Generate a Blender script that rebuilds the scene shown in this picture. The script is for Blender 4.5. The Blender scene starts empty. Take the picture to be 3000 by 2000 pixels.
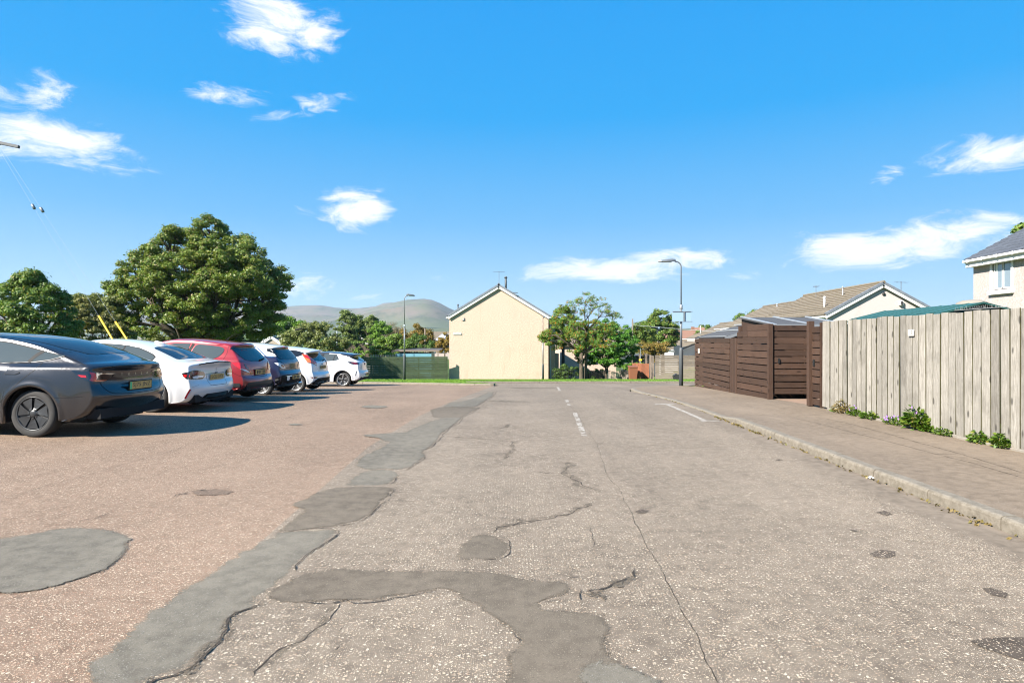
import bpy, bmesh, math, random
import numpy as np
from mathutils import Vector, Matrix
from mathutils.bvhtree import BVHTree

random.seed(7)
RNG = np.random.default_rng(11)
scene = bpy.context.scene
COL = scene.collection
rad = math.radians

# ------------------------------------------------------------------ camera
EYE = 1.5            # eye height above the road at the camera
FPX = 1800.0         # focal length in pixels of the 3000 px wide photograph
cam_d = bpy.data.cameras.new('camera'); cam = bpy.data.objects.new('camera', cam_d); COL.objects.link(cam)
cam_d.sensor_width = 36.0; cam_d.lens = 36.0 * FPX / 3000.0
cam_d.clip_start = 0.05; cam_d.clip_end = 12000.0
cam.location = (0, 0, EYE); cam.rotation_euler = (rad(90), 0, 0)
scene.camera = cam

# ------------------------------------------------------------------ render / exposure
scene.render.engine = 'CYCLES'
cy = scene.cycles
cy.use_denoising = True
try: cy.denoiser = 'OPENIMAGEDENOISE'
except Exception: pass
cy.pixel_filter_type = 'BLACKMAN_HARRIS'; cy.filter_width = 1.1
cy.max_bounces = 6; cy.diffuse_bounces = 3; cy.glossy_bounces = 3; cy.transmission_bounces = 4
cy.transparent_max_bounces = 8; cy.volume_bounces = 0
cy.caustics_reflective = False; cy.caustics_refractive = False
vs = scene.view_settings
vs.view_transform = 'Standard'; vs.look = 'None'; vs.gamma = 1.0; vs.use_curve_mapping = False
vs.exposure = 1.7

# ------------------------------------------------------------------ sun and sky
SUN_EL = 36.0
SUN_TRAVEL = Vector((0.80, 0.60))                 # horizontal direction the light travels
sun_d = bpy.data.lights.new('sun', 'SUN'); sun = bpy.data.objects.new('sun', sun_d); COL.objects.link(sun)
sun_d.energy = 5.0; sun_d.angle = rad(0.53); sun_d.color = (1.0, 0.93, 0.83)
_t = Vector((SUN_TRAVEL.x * math.cos(rad(SUN_EL)), SUN_TRAVEL.y * math.cos(rad(SUN_EL)), -math.sin(rad(SUN_EL))))
sun.rotation_euler = _t.to_track_quat('-Z', 'Y').to_euler()
sun.location = (-30, -20, 40)

# clouds: azimuth / elevation (degrees), half sizes, strength
CLOUDS = [(-20.5, 25.6, 4.4, 2.0, 1.0), (-20.5, 26.6, 3.2, 1.2, .7), (-37.6, 18.0, 2.0, 1.2, .75), (-39.6, 17.0, 2.0, .9, .6),
          (-37.2, 14.6, 4.9, 1.5, 1.0), (-35.2, 15.1, 3.0, 1.1, .8), (-34.8, 13.2, 4.2, .5, .45),
          (-23.8, 19.8, 3.0, .9, .7), (-21.6, 19.2, 2.4, .7, .5), (-17.2, 20.2, 1.8, 1.0, .5), (-15.2, 21.2, 1.5, .5, .4),
          (-14.2, 11.8, 2.9, 1.75, 1.0), (-18.2, 11.4, 1.8, .45, .35),
          (9.2, 6.6, 7.0, 1.15, .95), (14.5, 7.2, 5.0, 1.0, .85), (3.2, 6.1, 3.0, .7, .6), (-6.5, 5.9, .9, .4, .3), (20.5, 5.6, 2.2, .45, .4),
          (30.5, 7.4, 6.2, 1.5, 1.0), (35.5, 8.4, 5.0, 1.2, .9), (27.2, 7.0, 3.0, .8, .7), (38.5, 7.0, 3.0, .8, .5),
          (38.2, 13.6, 4.0, 1.2, .9), (31.4, 13.0, 1.1, .6, .5), (-18.8, 4.9, 2.8, 1.1, .7), (-14.6, 3.9, 3.0, .4, .35)]
for _i in range(15):
    _az = -60 - _i * 17.2 + RNG.uniform(-5, 5)
    CLOUDS.append((_az if _az > -180 else _az + 360, RNG.uniform(7, 36), RNG.uniform(3, 8), RNG.uniform(1.0, 2.6), RNG.uniform(.6, 1)))

world = bpy.data.worlds.new('World'); scene.world = world; world.use_nodes = True
def build_world():
    nt = world.node_tree; nt.nodes.clear(); L = nt.links.new
    def N(t, **k):
        n = nt.nodes.new(t)
        for a, b in k.items(): setattr(n, a, b)
        return n
    def mth(op, a, b=None, c=None, clamp=False):
        n = N('ShaderNodeMath', operation=op, use_clamp=clamp)
        for i, v in enumerate((a, b, c)):
            if v is None: continue
            if isinstance(v, (int, float)): n.inputs[i].default_value = v
            else: L(v, n.inputs[i])
        return n.outputs[0]
    sky = N('ShaderNodeTexSky', sky_type='NISHITA', sun_disc=False)
    sky.sun_elevation = rad(SUN_EL); sky.sun_rotation = math.atan2(-SUN_TRAVEL.x, -SUN_TRAVEL.y)
    sky.altitude = 200; sky.air_density = 1.25; sky.dust_density = 0.6; sky.ozone_density = 2.2
    hs = N('ShaderNodeHueSaturation'); hs.inputs['Hue'].default_value = 0.485; hs.inputs['Saturation'].default_value = 1.25; hs.inputs['Value'].default_value = .9
    L(sky.outputs[0], hs.inputs['Color'])
    tc = N('ShaderNodeTexCoord'); sp = N('ShaderNodeSeparateXYZ'); L(tc.outputs['Generated'], sp.inputs[0])
    x, y, z = sp.outputs
    az = mth('MULTIPLY', mth('ARCTAN2', x, y), 180 / math.pi)
    el = mth('MULTIPLY', mth('ARCSINE', z), 180 / math.pi)
    rp = N('ShaderNodeValToRGB'); L(mth('MULTIPLY', el, 1 / 90.0), rp.inputs[0])
    st = [(0, (3.1, 4.4, 5.3)), (.05, (2.2, 3.9, 5.4)), (.12, (.85, 2.95, 5.5)), (.22, (0, 2.3, 5.5)), (.34, (0, 2.05, 5.4)), (1, (0, 1.5, 4.4))]
    while len(rp.color_ramp.elements) < len(st): rp.color_ramp.elements.new(.5)
    for e_, (p_, c_) in zip(rp.color_ramp.elements, st): e_.position = p_; e_.color = (*c_, 1)
    gr = N('ShaderNodeMix', data_type='RGBA'); gr.inputs[0].default_value = .96; L(hs.outputs[0], gr.inputs[6]); L(rp.outputs[0], gr.inputs[7])
    cb = N('ShaderNodeCombineXYZ'); L(mth('MULTIPLY', az, 0.16), cb.inputs[0]); L(mth('MULTIPLY', el, 0.42), cb.inputs[1])
    wn = N('ShaderNodeTexNoise'); wn.inputs['Scale'].default_value = 0.55; wn.inputs['Detail'].default_value = 3; L(cb.outputs[0], wn.inputs['Vector'])
    wv = N('ShaderNodeVectorMath', operation='MULTIPLY_ADD'); L(wn.outputs['Color'], wv.inputs[0]); wv.inputs[1].default_value = (1.6, .8, 0); L(cb.outputs[0], wv.inputs[2])
    n1 = N('ShaderNodeTexNoise'); n1.inputs['Scale'].default_value = 1.5; n1.inputs['Detail'].default_value = 9; n1.inputs['Roughness'].default_value = 0.68; n1.inputs['Distortion'].default_value = .5
    L(wv.outputs[0], n1.inputs['Vector'])
    tot = None
    for a0, e0, ra, re, s in CLOUDS:
        da = mth('MULTIPLY', mth('SUBTRACT', az, a0), 1 / ra); de = mth('MULTIPLY', mth('SUBTRACT', el, e0), 1 / re)
        q = mth('ADD', mth('MULTIPLY', da, da), mth('MULTIPLY', de, de))
        g = mth('MULTIPLY', mth('SUBTRACT', 1.0, mth('MULTIPLY', q, 0.5)), s)
        tot = g if tot is None else mth('MAXIMUM', tot, g)
    tot = mth('MAXIMUM', tot, -0.6)
    fld = mth('ADD', tot, mth('MULTIPLY', mth('SUBTRACT', n1.outputs['Fac'], 0.5), 2.6))
    mr = N('ShaderNodeMapRange', interpolation_type='SMOOTHSTEP'); L(fld, mr.inputs[0])
    mr.inputs[1].default_value = 0.22; mr.inputs[2].default_value = 1.12; mr.inputs[3].default_value = 0; mr.inputs[4].default_value = 0.97
    mk = mr.outputs[0]
    mix = N('ShaderNodeMix', data_type='RGBA'); L(mk, mix.inputs[0]); L(gr.outputs[2], mix.inputs[6]); mix.inputs[7].default_value = (6.6, 6.7, 6.9, 1)
    bg = N('ShaderNodeBackground'); bg.inputs[1].default_value = 0.053; L(mix.outputs[2], bg.inputs[0])
    out = N('ShaderNodeOutputWorld'); L(bg.outputs[0], out.inputs[0])
build_world()

# ------------------------------------------------------------------ ground shape
_gy = np.array([-80, 12, 16, 19, 23, 26, 36, 46, 60, 90, 150, 300, 600, 1000, 1600, 4000.])
_gz = np.array([0, 0, -.05, -.13, -.26, -.37, -.8, -1.39, -2.2, -3.4, -4.8, -5.5, -3.0, 3.0, 10, 20.])
_fy = np.arange(-80, 200, .25); _fz = np.interp(_fy, _gy, _gz)
_k = np.ones(17) / 17; _fzs = np.convolve(np.pad(_fz, 8, mode='edge'), _k, 'valid')
def sst(a, b, v):
    t = np.clip((v - a) / (b - a), 0, 1); return t * t * (3 - 2 * t)
def G(x, y):
    """height of the ground at (x, y)"""
    x = np.asarray(x, float); y = np.asarray(y, float)
    g = np.where(y < 190, np.interp(y, _fy, _fzs), np.interp(y, _gy, _gz))
    u = -x - 1
    g = g + .024 * np.minimum((np.sqrt(u * u + 1) + u) / 2, 9) * (1 - sst(13, 24, y))
    g = g - g * .95 * sst(12.5, 17, x) * sst(11, 15, y) * (1 - sst(45, 70, y))
    return g
def gz(x, y): return float(G(x, y))
def at(px, py, Y): return Vector(((px - 1500) / FPX * Y, Y, EYE + (1000 - py) / FPX * Y))
def px_ground(px, py, off=0.0):
    """the ground point seen at a pixel (march along the view ray)"""
    rx, rz = (px - 1500) / FPX, (1000 - py) / FPX
    y = 1.0
    for _ in range(60):
        h = EYE - (gz(rx * y, y) + off)
        y2 = h / max(1e-4, -rz)
        if abs(y2 - y) < 1e-4: break
        y = y + (y2 - y) * .7
    return (rx * y, y)

# ------------------------------------------------------------------ mesh helpers
WM = {}
def setp(o, label=None, cat=None, group=None, kind=None):
    if label: o['label'] = label
    if cat: o['category'] = cat
    if group: o['group'] = group
    if kind: o['kind'] = kind
    return o
def thing(name, label, cat, loc=(0, 0, 0), rz=0.0, group=None):
    o = bpy.data.objects.new(name, None); COL.objects.link(o)
    o.location = loc; o.rotation_euler = (0, 0, rz); o.empty_display_size = .2
    WM[o] = Matrix.Translation(Vector(loc)) @ Matrix.Rotation(rz, 4, 'Z')
    return setp(o, label, cat, group)
def add_obj(name, me, mat=None, parent=None, loc=None, rot=None):
    o = bpy.data.objects.new(name, me); COL.objects.link(o)
    if mat is not None and len(me.materials) == 0:
        for m in (mat if isinstance(mat, (list, tuple)) else [mat]): me.materials.append(m)
    if parent is not None: o.parent = parent
    if loc is not None: o.location = loc
    if rot is not None: o.rotation_euler = rot
    WM[o] = (WM[parent] if parent is not None else Matrix()) @ Matrix.LocRotScale(Vector(loc or (0, 0, 0)), None if rot is None else Matrix.Identity(3) @ (Matrix.Rotation(rot[2], 3, 'Z') @ Matrix.Rotation(rot[1], 3, 'Y') @ Matrix.Rotation(rot[0], 3, 'X')), None)
    return o
def mesh_np(name, V, F, smooth=False):
    me = bpy.data.meshes.new(name)
    V = np.asarray(V, np.float32); F = np.asarray(F, np.int32)
    n, k = F.shape
    me.vertices.add(len(V)); me.vertices.foreach_set('co', V.ravel())
    me.loops.add(n * k); me.loops.foreach_set('vertex_index', F.ravel())
    me.polygons.add(n); me.polygons.foreach_set('loop_start', np.arange(0, n * k, k, dtype=np.int32))
    if smooth: me.polygons.foreach_set('use_smooth', np.ones(n, bool))
    me.update(calc_edges=True)
    return me
class MB:
    def __init__(s): s.v = []; s.f = []
    def add(s, vs, fs):
        b = len(s.v); s.v += [tuple(p) for p in vs]; s.f += [[i + b for i in f] for f in fs]; return s
    def box(s, c, d, rz=0.0, M=None, bev=0.0):
        hx, hy, hz = d[0] / 2, d[1] / 2, d[2] / 2
        if bev > 0:
            b = bev; p = []
            for z, k in ((-hz, b), (-hz + b, 0), (hz - b, 0), (hz, b)):
                for x, y in ((-hx + k, -hy + k), (hx - k, -hy + k), (hx - k, hy - k), (-hx + k, hy - k)): p.append((x, y, z))
            f = [(3, 2, 1, 0), (12, 13, 14, 15)]
            for r in range(3):
                for i in range(4):
                    j = (i + 1) % 4; f.append((r * 4 + i, r * 4 + j, r * 4 + 4 + j, r * 4 + 4 + i))
        else:
            p = [(x, y, z) for z in (-hz, hz) for x, y in ((-hx, -hy), (hx, -hy), (hx, hy), (-hx, hy))]
            f = [(3, 2, 1, 0), (4, 5, 6, 7), (0, 1, 5, 4), (1, 2, 6, 5), (2, 3, 7, 6), (3, 0, 4, 7)]
        if M is None: M = Matrix.Rotation(rz, 3, 'Z')
        return s.add([M @ Vector(q) + Vector(c) for q in p], f)
    def tube(s, pts, rads, n=8, caps=True):
        pts = [Vector(p) for p in pts]
        if isinstance(rads, (int, float)): rads = [rads] * len(pts)
        vs, fs = [], []
        up = None
        for i, p in enumerate(pts):
            t = (pts[min(i + 1, len(pts) - 1)] - pts[max(i - 1, 0)]).normalized()
            if up is None: up = Vector((0, 0, 1)) if abs(t.z) < .9 else Vector((1, 0, 0))
            a = t.cross(up).normalized(); b = a.cross(t).normalized(); up = b
            for k in range(n):
                an = 2 * math.pi * k / n
                vs.append(p + (a * math.cos(an) + b * math.sin(an)) * rads[i])
        for i in range(len(pts) - 1):
            for k in range(n):
                j = (k + 1) % n; fs.append((i * n + k, i * n + j, i * n + n + j, i * n + n + k))
        if caps: fs += [tuple(range(n))[::-1], tuple((len(pts) - 1) * n + k for k in range(n))]
        return s.add(vs, fs)
    def prism(s, poly, o, ux, uy, d):
        """polygon (u, v) in the frame (o, ux, uy) extruded by vector d"""
        o, ux, uy, d = Vector(o), Vector(ux), Vector(uy), Vector(d)
        n = len(poly); a = [o + ux * u + uy * v for u, v in poly]
        vs = a + [p + d for p in a]
        fs = [tuple(range(n)), tuple(range(2 * n - 1, n - 1, -1))]
        for i in range(n):
            j = (i + 1) % n; fs.append((j, i, n + i, n + j))
        return s.add(vs, fs)
    def lathe(s, prof, axis='y', n=32, c=(0, 0, 0)):
        vs, fs = [], []
        for r, h in prof:
            for k in range(n):
                an = 2 * math.pi * k / n; u, v = r * math.cos(an), r * math.sin(an)
                vs.append((c[0] + u, c[1] + h, c[2] + v) if axis == 'y' else (c[0] + u, c[1] + v, c[2] + h))
        for i in range(len(prof) - 1):
            for k in range(n):
                j = (k + 1) % n; fs.append((i * n + k, i * n + j, (i + 1) * n + j, (i + 1) * n + k))
        return s.add(vs, fs)
    def build(s, name, mat, parent=None, world=True, smooth=False, fix=True):
        v = s.v
        if parent is not None and world:
            inv = WM[parent].inverted(); v = [inv @ Vector(p) for p in v]
        me = bpy.data.meshes.new(name); me.from_pydata([tuple(p) for p in v], [], s.f)
        if fix:
            bm = bmesh.new(); bm.from_mesh(me); bmesh.ops.recalc_face_normals(bm, faces=bm.faces); bm.to_mesh(me); bm.free()
        if smooth:
            for p in me.polygons: p.use_smooth = True
        me.update()
        return add_obj(name, me, mat, parent)
def text_mesh(txt, size, align='CENTER', extrude=0.0):
    cu = bpy.data.curves.new('t', 'FONT'); cu.body = txt; cu.size = size; cu.align_x = align; cu.align_y = 'CENTER'; cu.extrude = extrude
    ob = bpy.data.objects.new('t', cu); COL.objects.link(ob)
    dg = bpy.context.evaluated_depsgraph_get()
    me = bpy.data.meshes.new_from_object(ob.evaluated_get(dg))
    bpy.data.objects.remove(ob); bpy.data.curves.remove(cu)
    return me
def copy_tree(o, parent=None):
    c = o.copy(); COL.objects.link(c); c.parent = parent; WM[c] = WM[o]
    for ch in list(o.children): copy_tree(ch, c)
    return c

# ------------------------------------------------------------------ materials
MAT = {}
class NB:
    def __init__(s, name):
        s.m = bpy.data.materials.new(name); s.m.use_nodes = True; s.t = s.m.node_tree; s.t.nodes.clear()
        s.out = s.n('ShaderNodeOutputMaterial'); s.b = s.n('ShaderNodeBsdfPrincipled')
        s.t.links.new(s.b.outputs[0], s.out.inputs[0]); MAT[name] = s.m
    def n(s, typ, ins=None, **props):
        nd = s.t.nodes.new(typ)
        for k, v in props.items(): setattr(nd, k, v)
        for k, v in (ins or {}).items(): s.put(nd.inputs[k], v)
        return nd
    def put(s, sock, v):
        if isinstance(v, bpy.types.NodeSocket): s.t.links.new(v, sock)
        elif isinstance(v, tuple) and len(v) == 3 and sock.type == 'RGBA': sock.default_value = (*v, 1)
        else: sock.default_value = v
    def coords(s, scale=None, kind='Object', rot=None):
        c = s.n('ShaderNodeTexCoord').outputs[kind]
        if scale is not None or rot is not None:
            mp = s.n('ShaderNodeMapping', {0: c}); mp.inputs['Scale'].default_value = scale or (1, 1, 1)
            if rot: mp.inputs['Rotation'].default_value = rot
            c = mp.outputs[0]
        return c
    def noise(s, scale, detail=4, rough=.55, vec=None, dist=0):
        return s.n('ShaderNodeTexNoise', {'Vector': vec if vec is not None else s.coords(), 'Scale': scale, 'Detail': detail, 'Roughness': rough, 'Distortion': dist}).outputs['Fac']
    def ramp(s, fac, stops, interp='LINEAR'):
        r = s.n('ShaderNodeValToRGB', {0: fac}); cr = r.color_ramp; cr.interpolation = interp
        while len(cr.elements) < len(stops): cr.elements.new(.5)
        for e, (p, c) in zip(cr.elements, stops):
            e.position = p; e.color = (c, c, c, 1) if isinstance(c, (int, float)) else (*c, 1)
        return r.outputs[0]
    def mix(s, f, a, b, mode='MIX'):
        m = s.n('ShaderNodeMix', data_type='RGBA', blend_type=mode)
        s.put(m.inputs[0], f); s.put(m.inputs[6], a); s.put(m.inputs[7], b); return m.outputs[2]
    def math(s, op, a, b=0.0, clamp=False):
        m = s.n('ShaderNodeMath', operation=op, use_clamp=clamp); s.put(m.inputs[0], a); s.put(m.inputs[1], b); return m.outputs[0]
    def mr(s, v, a, b, c=0.0, d=1.0, smooth=True):
        m = s.n('ShaderNodeMapRange', {0: v, 1: a, 2: b, 3: c, 4: d}, interpolation_type='SMOOTHSTEP' if smooth else 'LINEAR'); return m.outputs[0]
    def bump(s, h, strength=.3, dist=.01, nrm=None):
        b = s.n('ShaderNodeBump', {'Height': h, 'Strength': strength, 'Distance': dist})
        if nrm is not None: s.put(b.inputs['Normal'], nrm)
        return b.outputs[0]
    def done(s, col=None, rough=None, metal=None, nrm=None, spec=None, coat=None, coat_rough=.03):
        b = s.b
        if col is not None: s.put(b.inputs['Base Color'], col)
        if rough is not None: s.put(b.inputs['Roughness'], rough)
        if metal is not None: s.put(b.inputs['Metallic'], metal)
        if nrm is not None: s.put(b.inputs['Normal'], nrm)
        if spec is not None: s.put(b.inputs['Specular IOR Level'], spec)
        if coat is not None: s.put(b.inputs['Coat Weight'], coat); s.put(b.inputs['Coat Roughness'], coat_rough)
        return s.m
def plain(name, col, rough=.6, metal=0.0, var=.15, vscale=6.0, bump=0.0, bscale=60., coat=None, spec=None):
    nb = NB(name)
    f = nb.noise(vscale, 5, .6)
    c = nb.mix(f, tuple(max(0, v * (1 - var)) for v in col), tuple(min(1, v * (1 + var)) for v in col))
    nrm = nb.bump(nb.noise(bscale, 4), .5, bump) if bump > 0 else None
    return nb.done(c, rough, metal, nrm, spec, coat)

def road_material(name, base1, base2, chip_cols, scale, density, size, bare_kerb=False, bump=.004, blot=.5, stain=1.0, edge=False):
    nb = NB(name); co = nb.coords()
    sp = nb.n('ShaderNodeSeparateXYZ', {0: co}).outputs
    flat = nb.n('ShaderNodeCombineXYZ', {0: sp[0], 1: sp[1]}).outputs[0]
    fine = nb.noise(170, 3, .7, flat); mid = nb.noise(9, 5, .6, flat); big = nb.noise(.55, 4, .55, flat)
    c = nb.mix(nb.ramp(fine, [(.3, 0.0), (.7, 1.0)]), base1, base2)
    c = nb.mix(nb.mr(mid, .35, .7), c, tuple(v * .8 for v in base1))
    c = nb.mix(nb.math('MULTIPLY', nb.mr(big, .35, .75), .45), c, tuple(v * 1.12 for v in base2))
    st = nb.n('ShaderNodeMapping', {0: flat}); st.inputs['Scale'].default_value = (1.1, .10, 1); st.inputs['Rotation'].default_value = (0, 0, .04)
    tr = nb.noise(1.0, 4, .6, st.outputs[0])
    c = nb.mix(1.0, c, nb.ramp(tr, [(.3, .86), (.7, 1.12)]), 'MULTIPLY')
    h = nb.math('MULTIPLY', fine, .25)
    for sc, dens, sz, seed in ((scale, density, size, 0), (scale * 1.55, density * .8, size * .95, 3.7), (scale * 2.7, density * 1.5, size * 1.0, 8.1)):
        jit = nb.n('ShaderNodeVectorMath', {0: flat, 1: (seed, seed * 2.3, 0)}, operation='ADD').outputs[0]
        wob = nb.n('ShaderNodeTexNoise', {'Vector': jit, 'Scale': sc * 1.6, 'Detail': 1}).outputs['Color']
        jit = nb.n('ShaderNodeVectorMath', {0: wob, 1: (.5 / sc, .5 / sc, 0), 2: jit}, operation='MULTIPLY_ADD').outputs[0]
        v = nb.n('ShaderNodeTexVoronoi', {'Vector': jit, 'Scale': sc, 'Randomness': 1.0}, voronoi_dimensions='2D')
        rs = nb.n('ShaderNodeSeparateColor', {0: v.outputs['Color']}).outputs
        den = nb.math('ADD', dens, nb.math('MULTIPLY', nb.math('SUBTRACT', nb.noise(2.4, 6, .72, flat), .5), blot * 1.5))
        if bare_kerb:
            u = nb.math('SUBTRACT', sp[0], nb.math('MULTIPLY', sp[1], .03))
            u = nb.math('ADD', u, nb.math('MULTIPLY', nb.math('SUBTRACT', nb.noise(3, 3, .6, flat), .5), .25))
            den = nb.math('MULTIPLY', den, nb.mr(u, 3.42, 3.2))
            den = nb.math('ADD', den, nb.math('MULTIPLY', nb.mr(u, 2.5, 3.1), nb.mr(u, 3.45, 3.2, 0, .22)))
        on = nb.math('LESS_THAN', rs[0], den)
        rr = nb.math('ADD', nb.math('MULTIPLY', rs[1], sz * .7), sz * .55)
        inside = nb.mr(nb.math('DIVIDE', v.outputs['Distance'], rr), 1.0, .75)
        k = nb.math('MULTIPLY', on, inside)
        cc = nb.ramp(rs[2], [(i / max(1, len(chip_cols) - 1), q) for i, q in enumerate(chip_cols)], 'CONSTANT' if len(chip_cols) > 3 else 'LINEAR')
        rim = nb.math('MULTIPLY', on, nb.math('MULTIPLY', nb.mr(nb.math('DIVIDE', v.outputs['Distance'], rr), 1.6, 1.05), .35))
        c = nb.mix(rim, c, tuple(q * .55 for q in base1))
        c = nb.mix(k, c, cc)
        h = nb.math('ADD', h, k)
    if stain != 1.0: c = nb.mix(1.0, c, (stain, stain, stain * 1.02), 'MULTIPLY')
    nb.done(c, .85, 0, nb.bump(h, .6, bump), .25)
    if edge:      # worn margins: the patch breaks up into grit towards its outline
        at_ = nb.n('ShaderNodeAttribute', attribute_name='margin').outputs['Fac']
        g = nb.math('ADD', nb.math('MULTIPLY', at_, 1 / .07), nb.math('MULTIPLY', nb.math('SUBTRACT', nb.noise(75, 3, .75, flat), .5), 2.4))
        g = nb.math('ADD', g, nb.math('MULTIPLY', nb.math('SUBTRACT', nb.noise(7, 3, .6, flat), .5), 1.6))
        tb = nb.n('ShaderNodeBsdfTransparent')
        ms = nb.n('ShaderNodeMixShader', {0: nb.mr(g, .32, .5), 1: tb.outputs[0], 2: nb.b.outputs[0]})
        nb.t.links.new(ms.outputs[0], nb.out.inputs[0])
    return nb.m

WHITECHIP = [(.42, .34, .245), (.50, .43, .33), (.31, .23, .16), (.58, .51, .40)]
road_material('road', (.136, .109, .081), (.212, .172, .131), WHITECHIP, 39., .36, .28, True, .005, 1.0)
road_material('road_stained', (.06, .047, .035), (.09, .071, .055), WHITECHIP, 34., .22, .26, False)
road_material('carpark', (.152, .105, .072), (.245, .176, .126), [(.37, .245, .165), (.45, .34, .24), (.26, .15, .10), (.54, .435, .32), (.085, .058, .043)], 44., .50, .30, False, .005, .45)
road_material('carpark_worn', (.10, .070, .050), (.17, .122, .088), [(.30, .21, .15), (.36, .27, .2), (.06, .045, .034)], 60., .5, .34, False, .02, .35)
road_material('pavement', (.150, .116, .083), (.205, .160, .117), [(.30, .245, .185), (.36, .30, .235)], 75., .20, .24, False, .003)
road_material('patch_grey', (.120, .105, .080), (.195, .173, .135), [(.29, .27, .23), (.08, .073, .06)], 95., .36, .3, False, .004, .3, edge=True)
road_material('patch_brown', (.106, .086, .063), (.172, .142, .107), [(.27, .23, .175), (.07, .056, .042)], 95., .36, .3, False, .004, .3, edge=True)
plain('crack', (.035, .026, .018), .95, 0, .5, 40, .01, 120)
plain('pothole', (.085, .058, .040), .95, 0, .5, 30, .02, 70)
def paint_mat():
    nb = NB('road_paint'); co = nb.coords()
    w = nb.mr(nb.noise(22, 6, .75, co), .46, .62)
    return nb.done(nb.mix(w, (.20, .165, .125), (.46, .44, .40)), .75, 0, nb.bump(nb.noise(90, 3), .4, .003))
paint_mat()
def kerb_mat():
    nb = NB('kerb_concrete'); co = nb.coords(kind='Object')
    f = nb.noise(14, 6, .7, co); g = nb.noise(160, 3, .7, co)
    c = nb.mix(nb.mr(f, .3, .7), (.115, .098, .073), (.195, .17, .134))
    c = nb.mix(nb.mr(g, .55, .75), c, (.26, .23, .185)); c = nb.mix(nb.mr(g, .45, .25), c, (.07, .058, .038))
    return nb.done(c, .9, 0, nb.bump(g, .6, .004))
kerb_mat()
def render_wall(name, c1, c2, stain, scale=55):
    nb = NB(name); co = nb.coords()
    f = nb.noise(scale, 4, .75, co); b = nb.noise(1.1, 5, .6, co)
    st = nb.n('ShaderNodeMapping', {0: co}); st.inputs['Scale'].default_value = (5, 5, .35)
    s = nb.noise(.8, 5, .65, st.outputs[0])
    c = nb.mix(nb.mr(f, .35, .65), c1, c2)
    c = nb.mix(nb.math('MULTIPLY', nb.mr(s, .55, .8), .55), c, stain)
    c = nb.mix(nb.math('MULTIPLY', nb.mr(b, .5, .8), .4), c, tuple(v * .88 for v in c1))
    return nb.done(c, .92, 0, nb.bump(f, .7, .012), .2)
render_wall('roughcast_cream', (.355, .264, .208), (.555, .430, .345), (.335, .215, .145), 12)
render_wall('roughcast_house', (0.285, 0.246, 0.228), (0.400, 0.352, 0.334), (0.270, 0.217, 0.185), 16)
render_wall('roughcast_pale', (0.360, 0.314, 0.297), (0.500, 0.449, 0.435), (0.340, 0.270, 0.223), 20)
render_wall('roughcast_white', (0.290, 0.246, 0.223), (0.430, 0.376, 0.350), (0.280, 0.217, 0.175), 16)
render_wall('harled_pale', (.27, .23, .18), (.34, .30, .25), (.25, .2, .16), 30)
def wood(name, c1, c2, c3, along='z', green=None, rough=.85, knots=True, grain=1.0):
    """sawn timber: grain along an axis, knots, each board its own tone"""
    nb = NB(name); co = nb.coords()
    oi = nb.n('ShaderNodeObjectInfo').outputs
    off = nb.n('ShaderNodeCombineXYZ', {0: nb.math('MULTIPLY', oi['Random'], 37.0), 1: nb.math('MULTIPLY', oi['Random'], 91.0), 2: nb.math('MULTIPLY', oi['Random'], 53.)}).outputs[0]
    v = nb.n('ShaderNodeVectorMath', {0: co, 1: off}, operation='ADD').outputs[0]
    mp = nb.n('ShaderNodeMapping', {0: v}); mp.inputs['Scale'].default_value = (1, 1, .05) if along == 'z' else (.05, 1, 1)
    g = nb.noise(95 * grain, 5, .7, mp.outputs[0], .6); l = nb.noise(14, 3, .6, mp.outputs[0]); b = nb.noise(2.2, 4, .6, v)
    c = nb.mix(nb.mr(g, .3, .7), c1, c2)
    c = nb.mix(nb.math('MULTIPLY', nb.mr(l, .4, .7), .6), c, c3)
    c = nb.mix(nb.math('MULTIPLY', nb.mr(b, .45, .75), .5), c, tuple(q * .78 for q in c1))
    c = nb.mix(1.0, c, nb.ramp(oi['Random'], [(0, .74), (.5, .98), (1, 1.15)]), 'MULTIPLY')
    if knots:
        kv = nb.n('ShaderNodeMapping', {0: v}); kv.inputs['Scale'].default_value = (9, 9, 3.2) if along == 'z' else (3.2, 9, 9)
        vo = nb.n('ShaderNodeTexVoronoi', {'Vector': kv.outputs[0], 'Scale': 1.0}).outputs
        sel = nb.math('GREATER_THAN', nb.n('ShaderNodeSeparateColor', {0: vo['Color']}).outputs[0], .55)
        c = nb.mix(nb.math('MULTIPLY', sel, nb.mr(vo['Distance'], .24, .10, 0, .85)), c, tuple(q * .34 for q in c1))
    if green:
        z = nb.n('ShaderNodeSeparateXYZ', {0: co}).outputs[2]
        z = nb.math('ADD', z, nb.math('MULTIPLY', b, .35))
        c = nb.mix(nb.math('MULTIPLY', nb.mr(z, green[1] + .32, green[1] + .08), .5), c, green[0])
    return nb.done(c, rough, 0, nb.bump(g, .5, .004), .25)
wood('wood_grey', (.150, .137, .115), (.315, .295, .260), (.215, .20, .175), 'z', ((.14, .12, .045), -.98))
wood('wood_grey_edge', (.045, .040, .018), (.085, .078, .035), (.06, .052, .025), 'z')  # algae tone on board edges, darkened to stand for shade between boards
wood('wood_brown', (.040, .0225, .015), (.074, .044, .030), (.054, .030, .020), 'x', None, .62)
wood('wood_brown_v', (.040, .0225, .015), (.066, .039, .027), (.050, .028, .019), 'z', None, .62)
wood('wood_weathered', (.135, .108, .086), (.20, .165, .135), (.165, .135, .115), 'x')
wood('wood_weathered_v', (.125, .10, .082), (.19, .16, .13), (.155, .13, .11), 'z')
wood('wood_green', (.042, .060, .028), (.066, .090, .050), (.052, .073, .037), 'x', None, .8)
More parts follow.
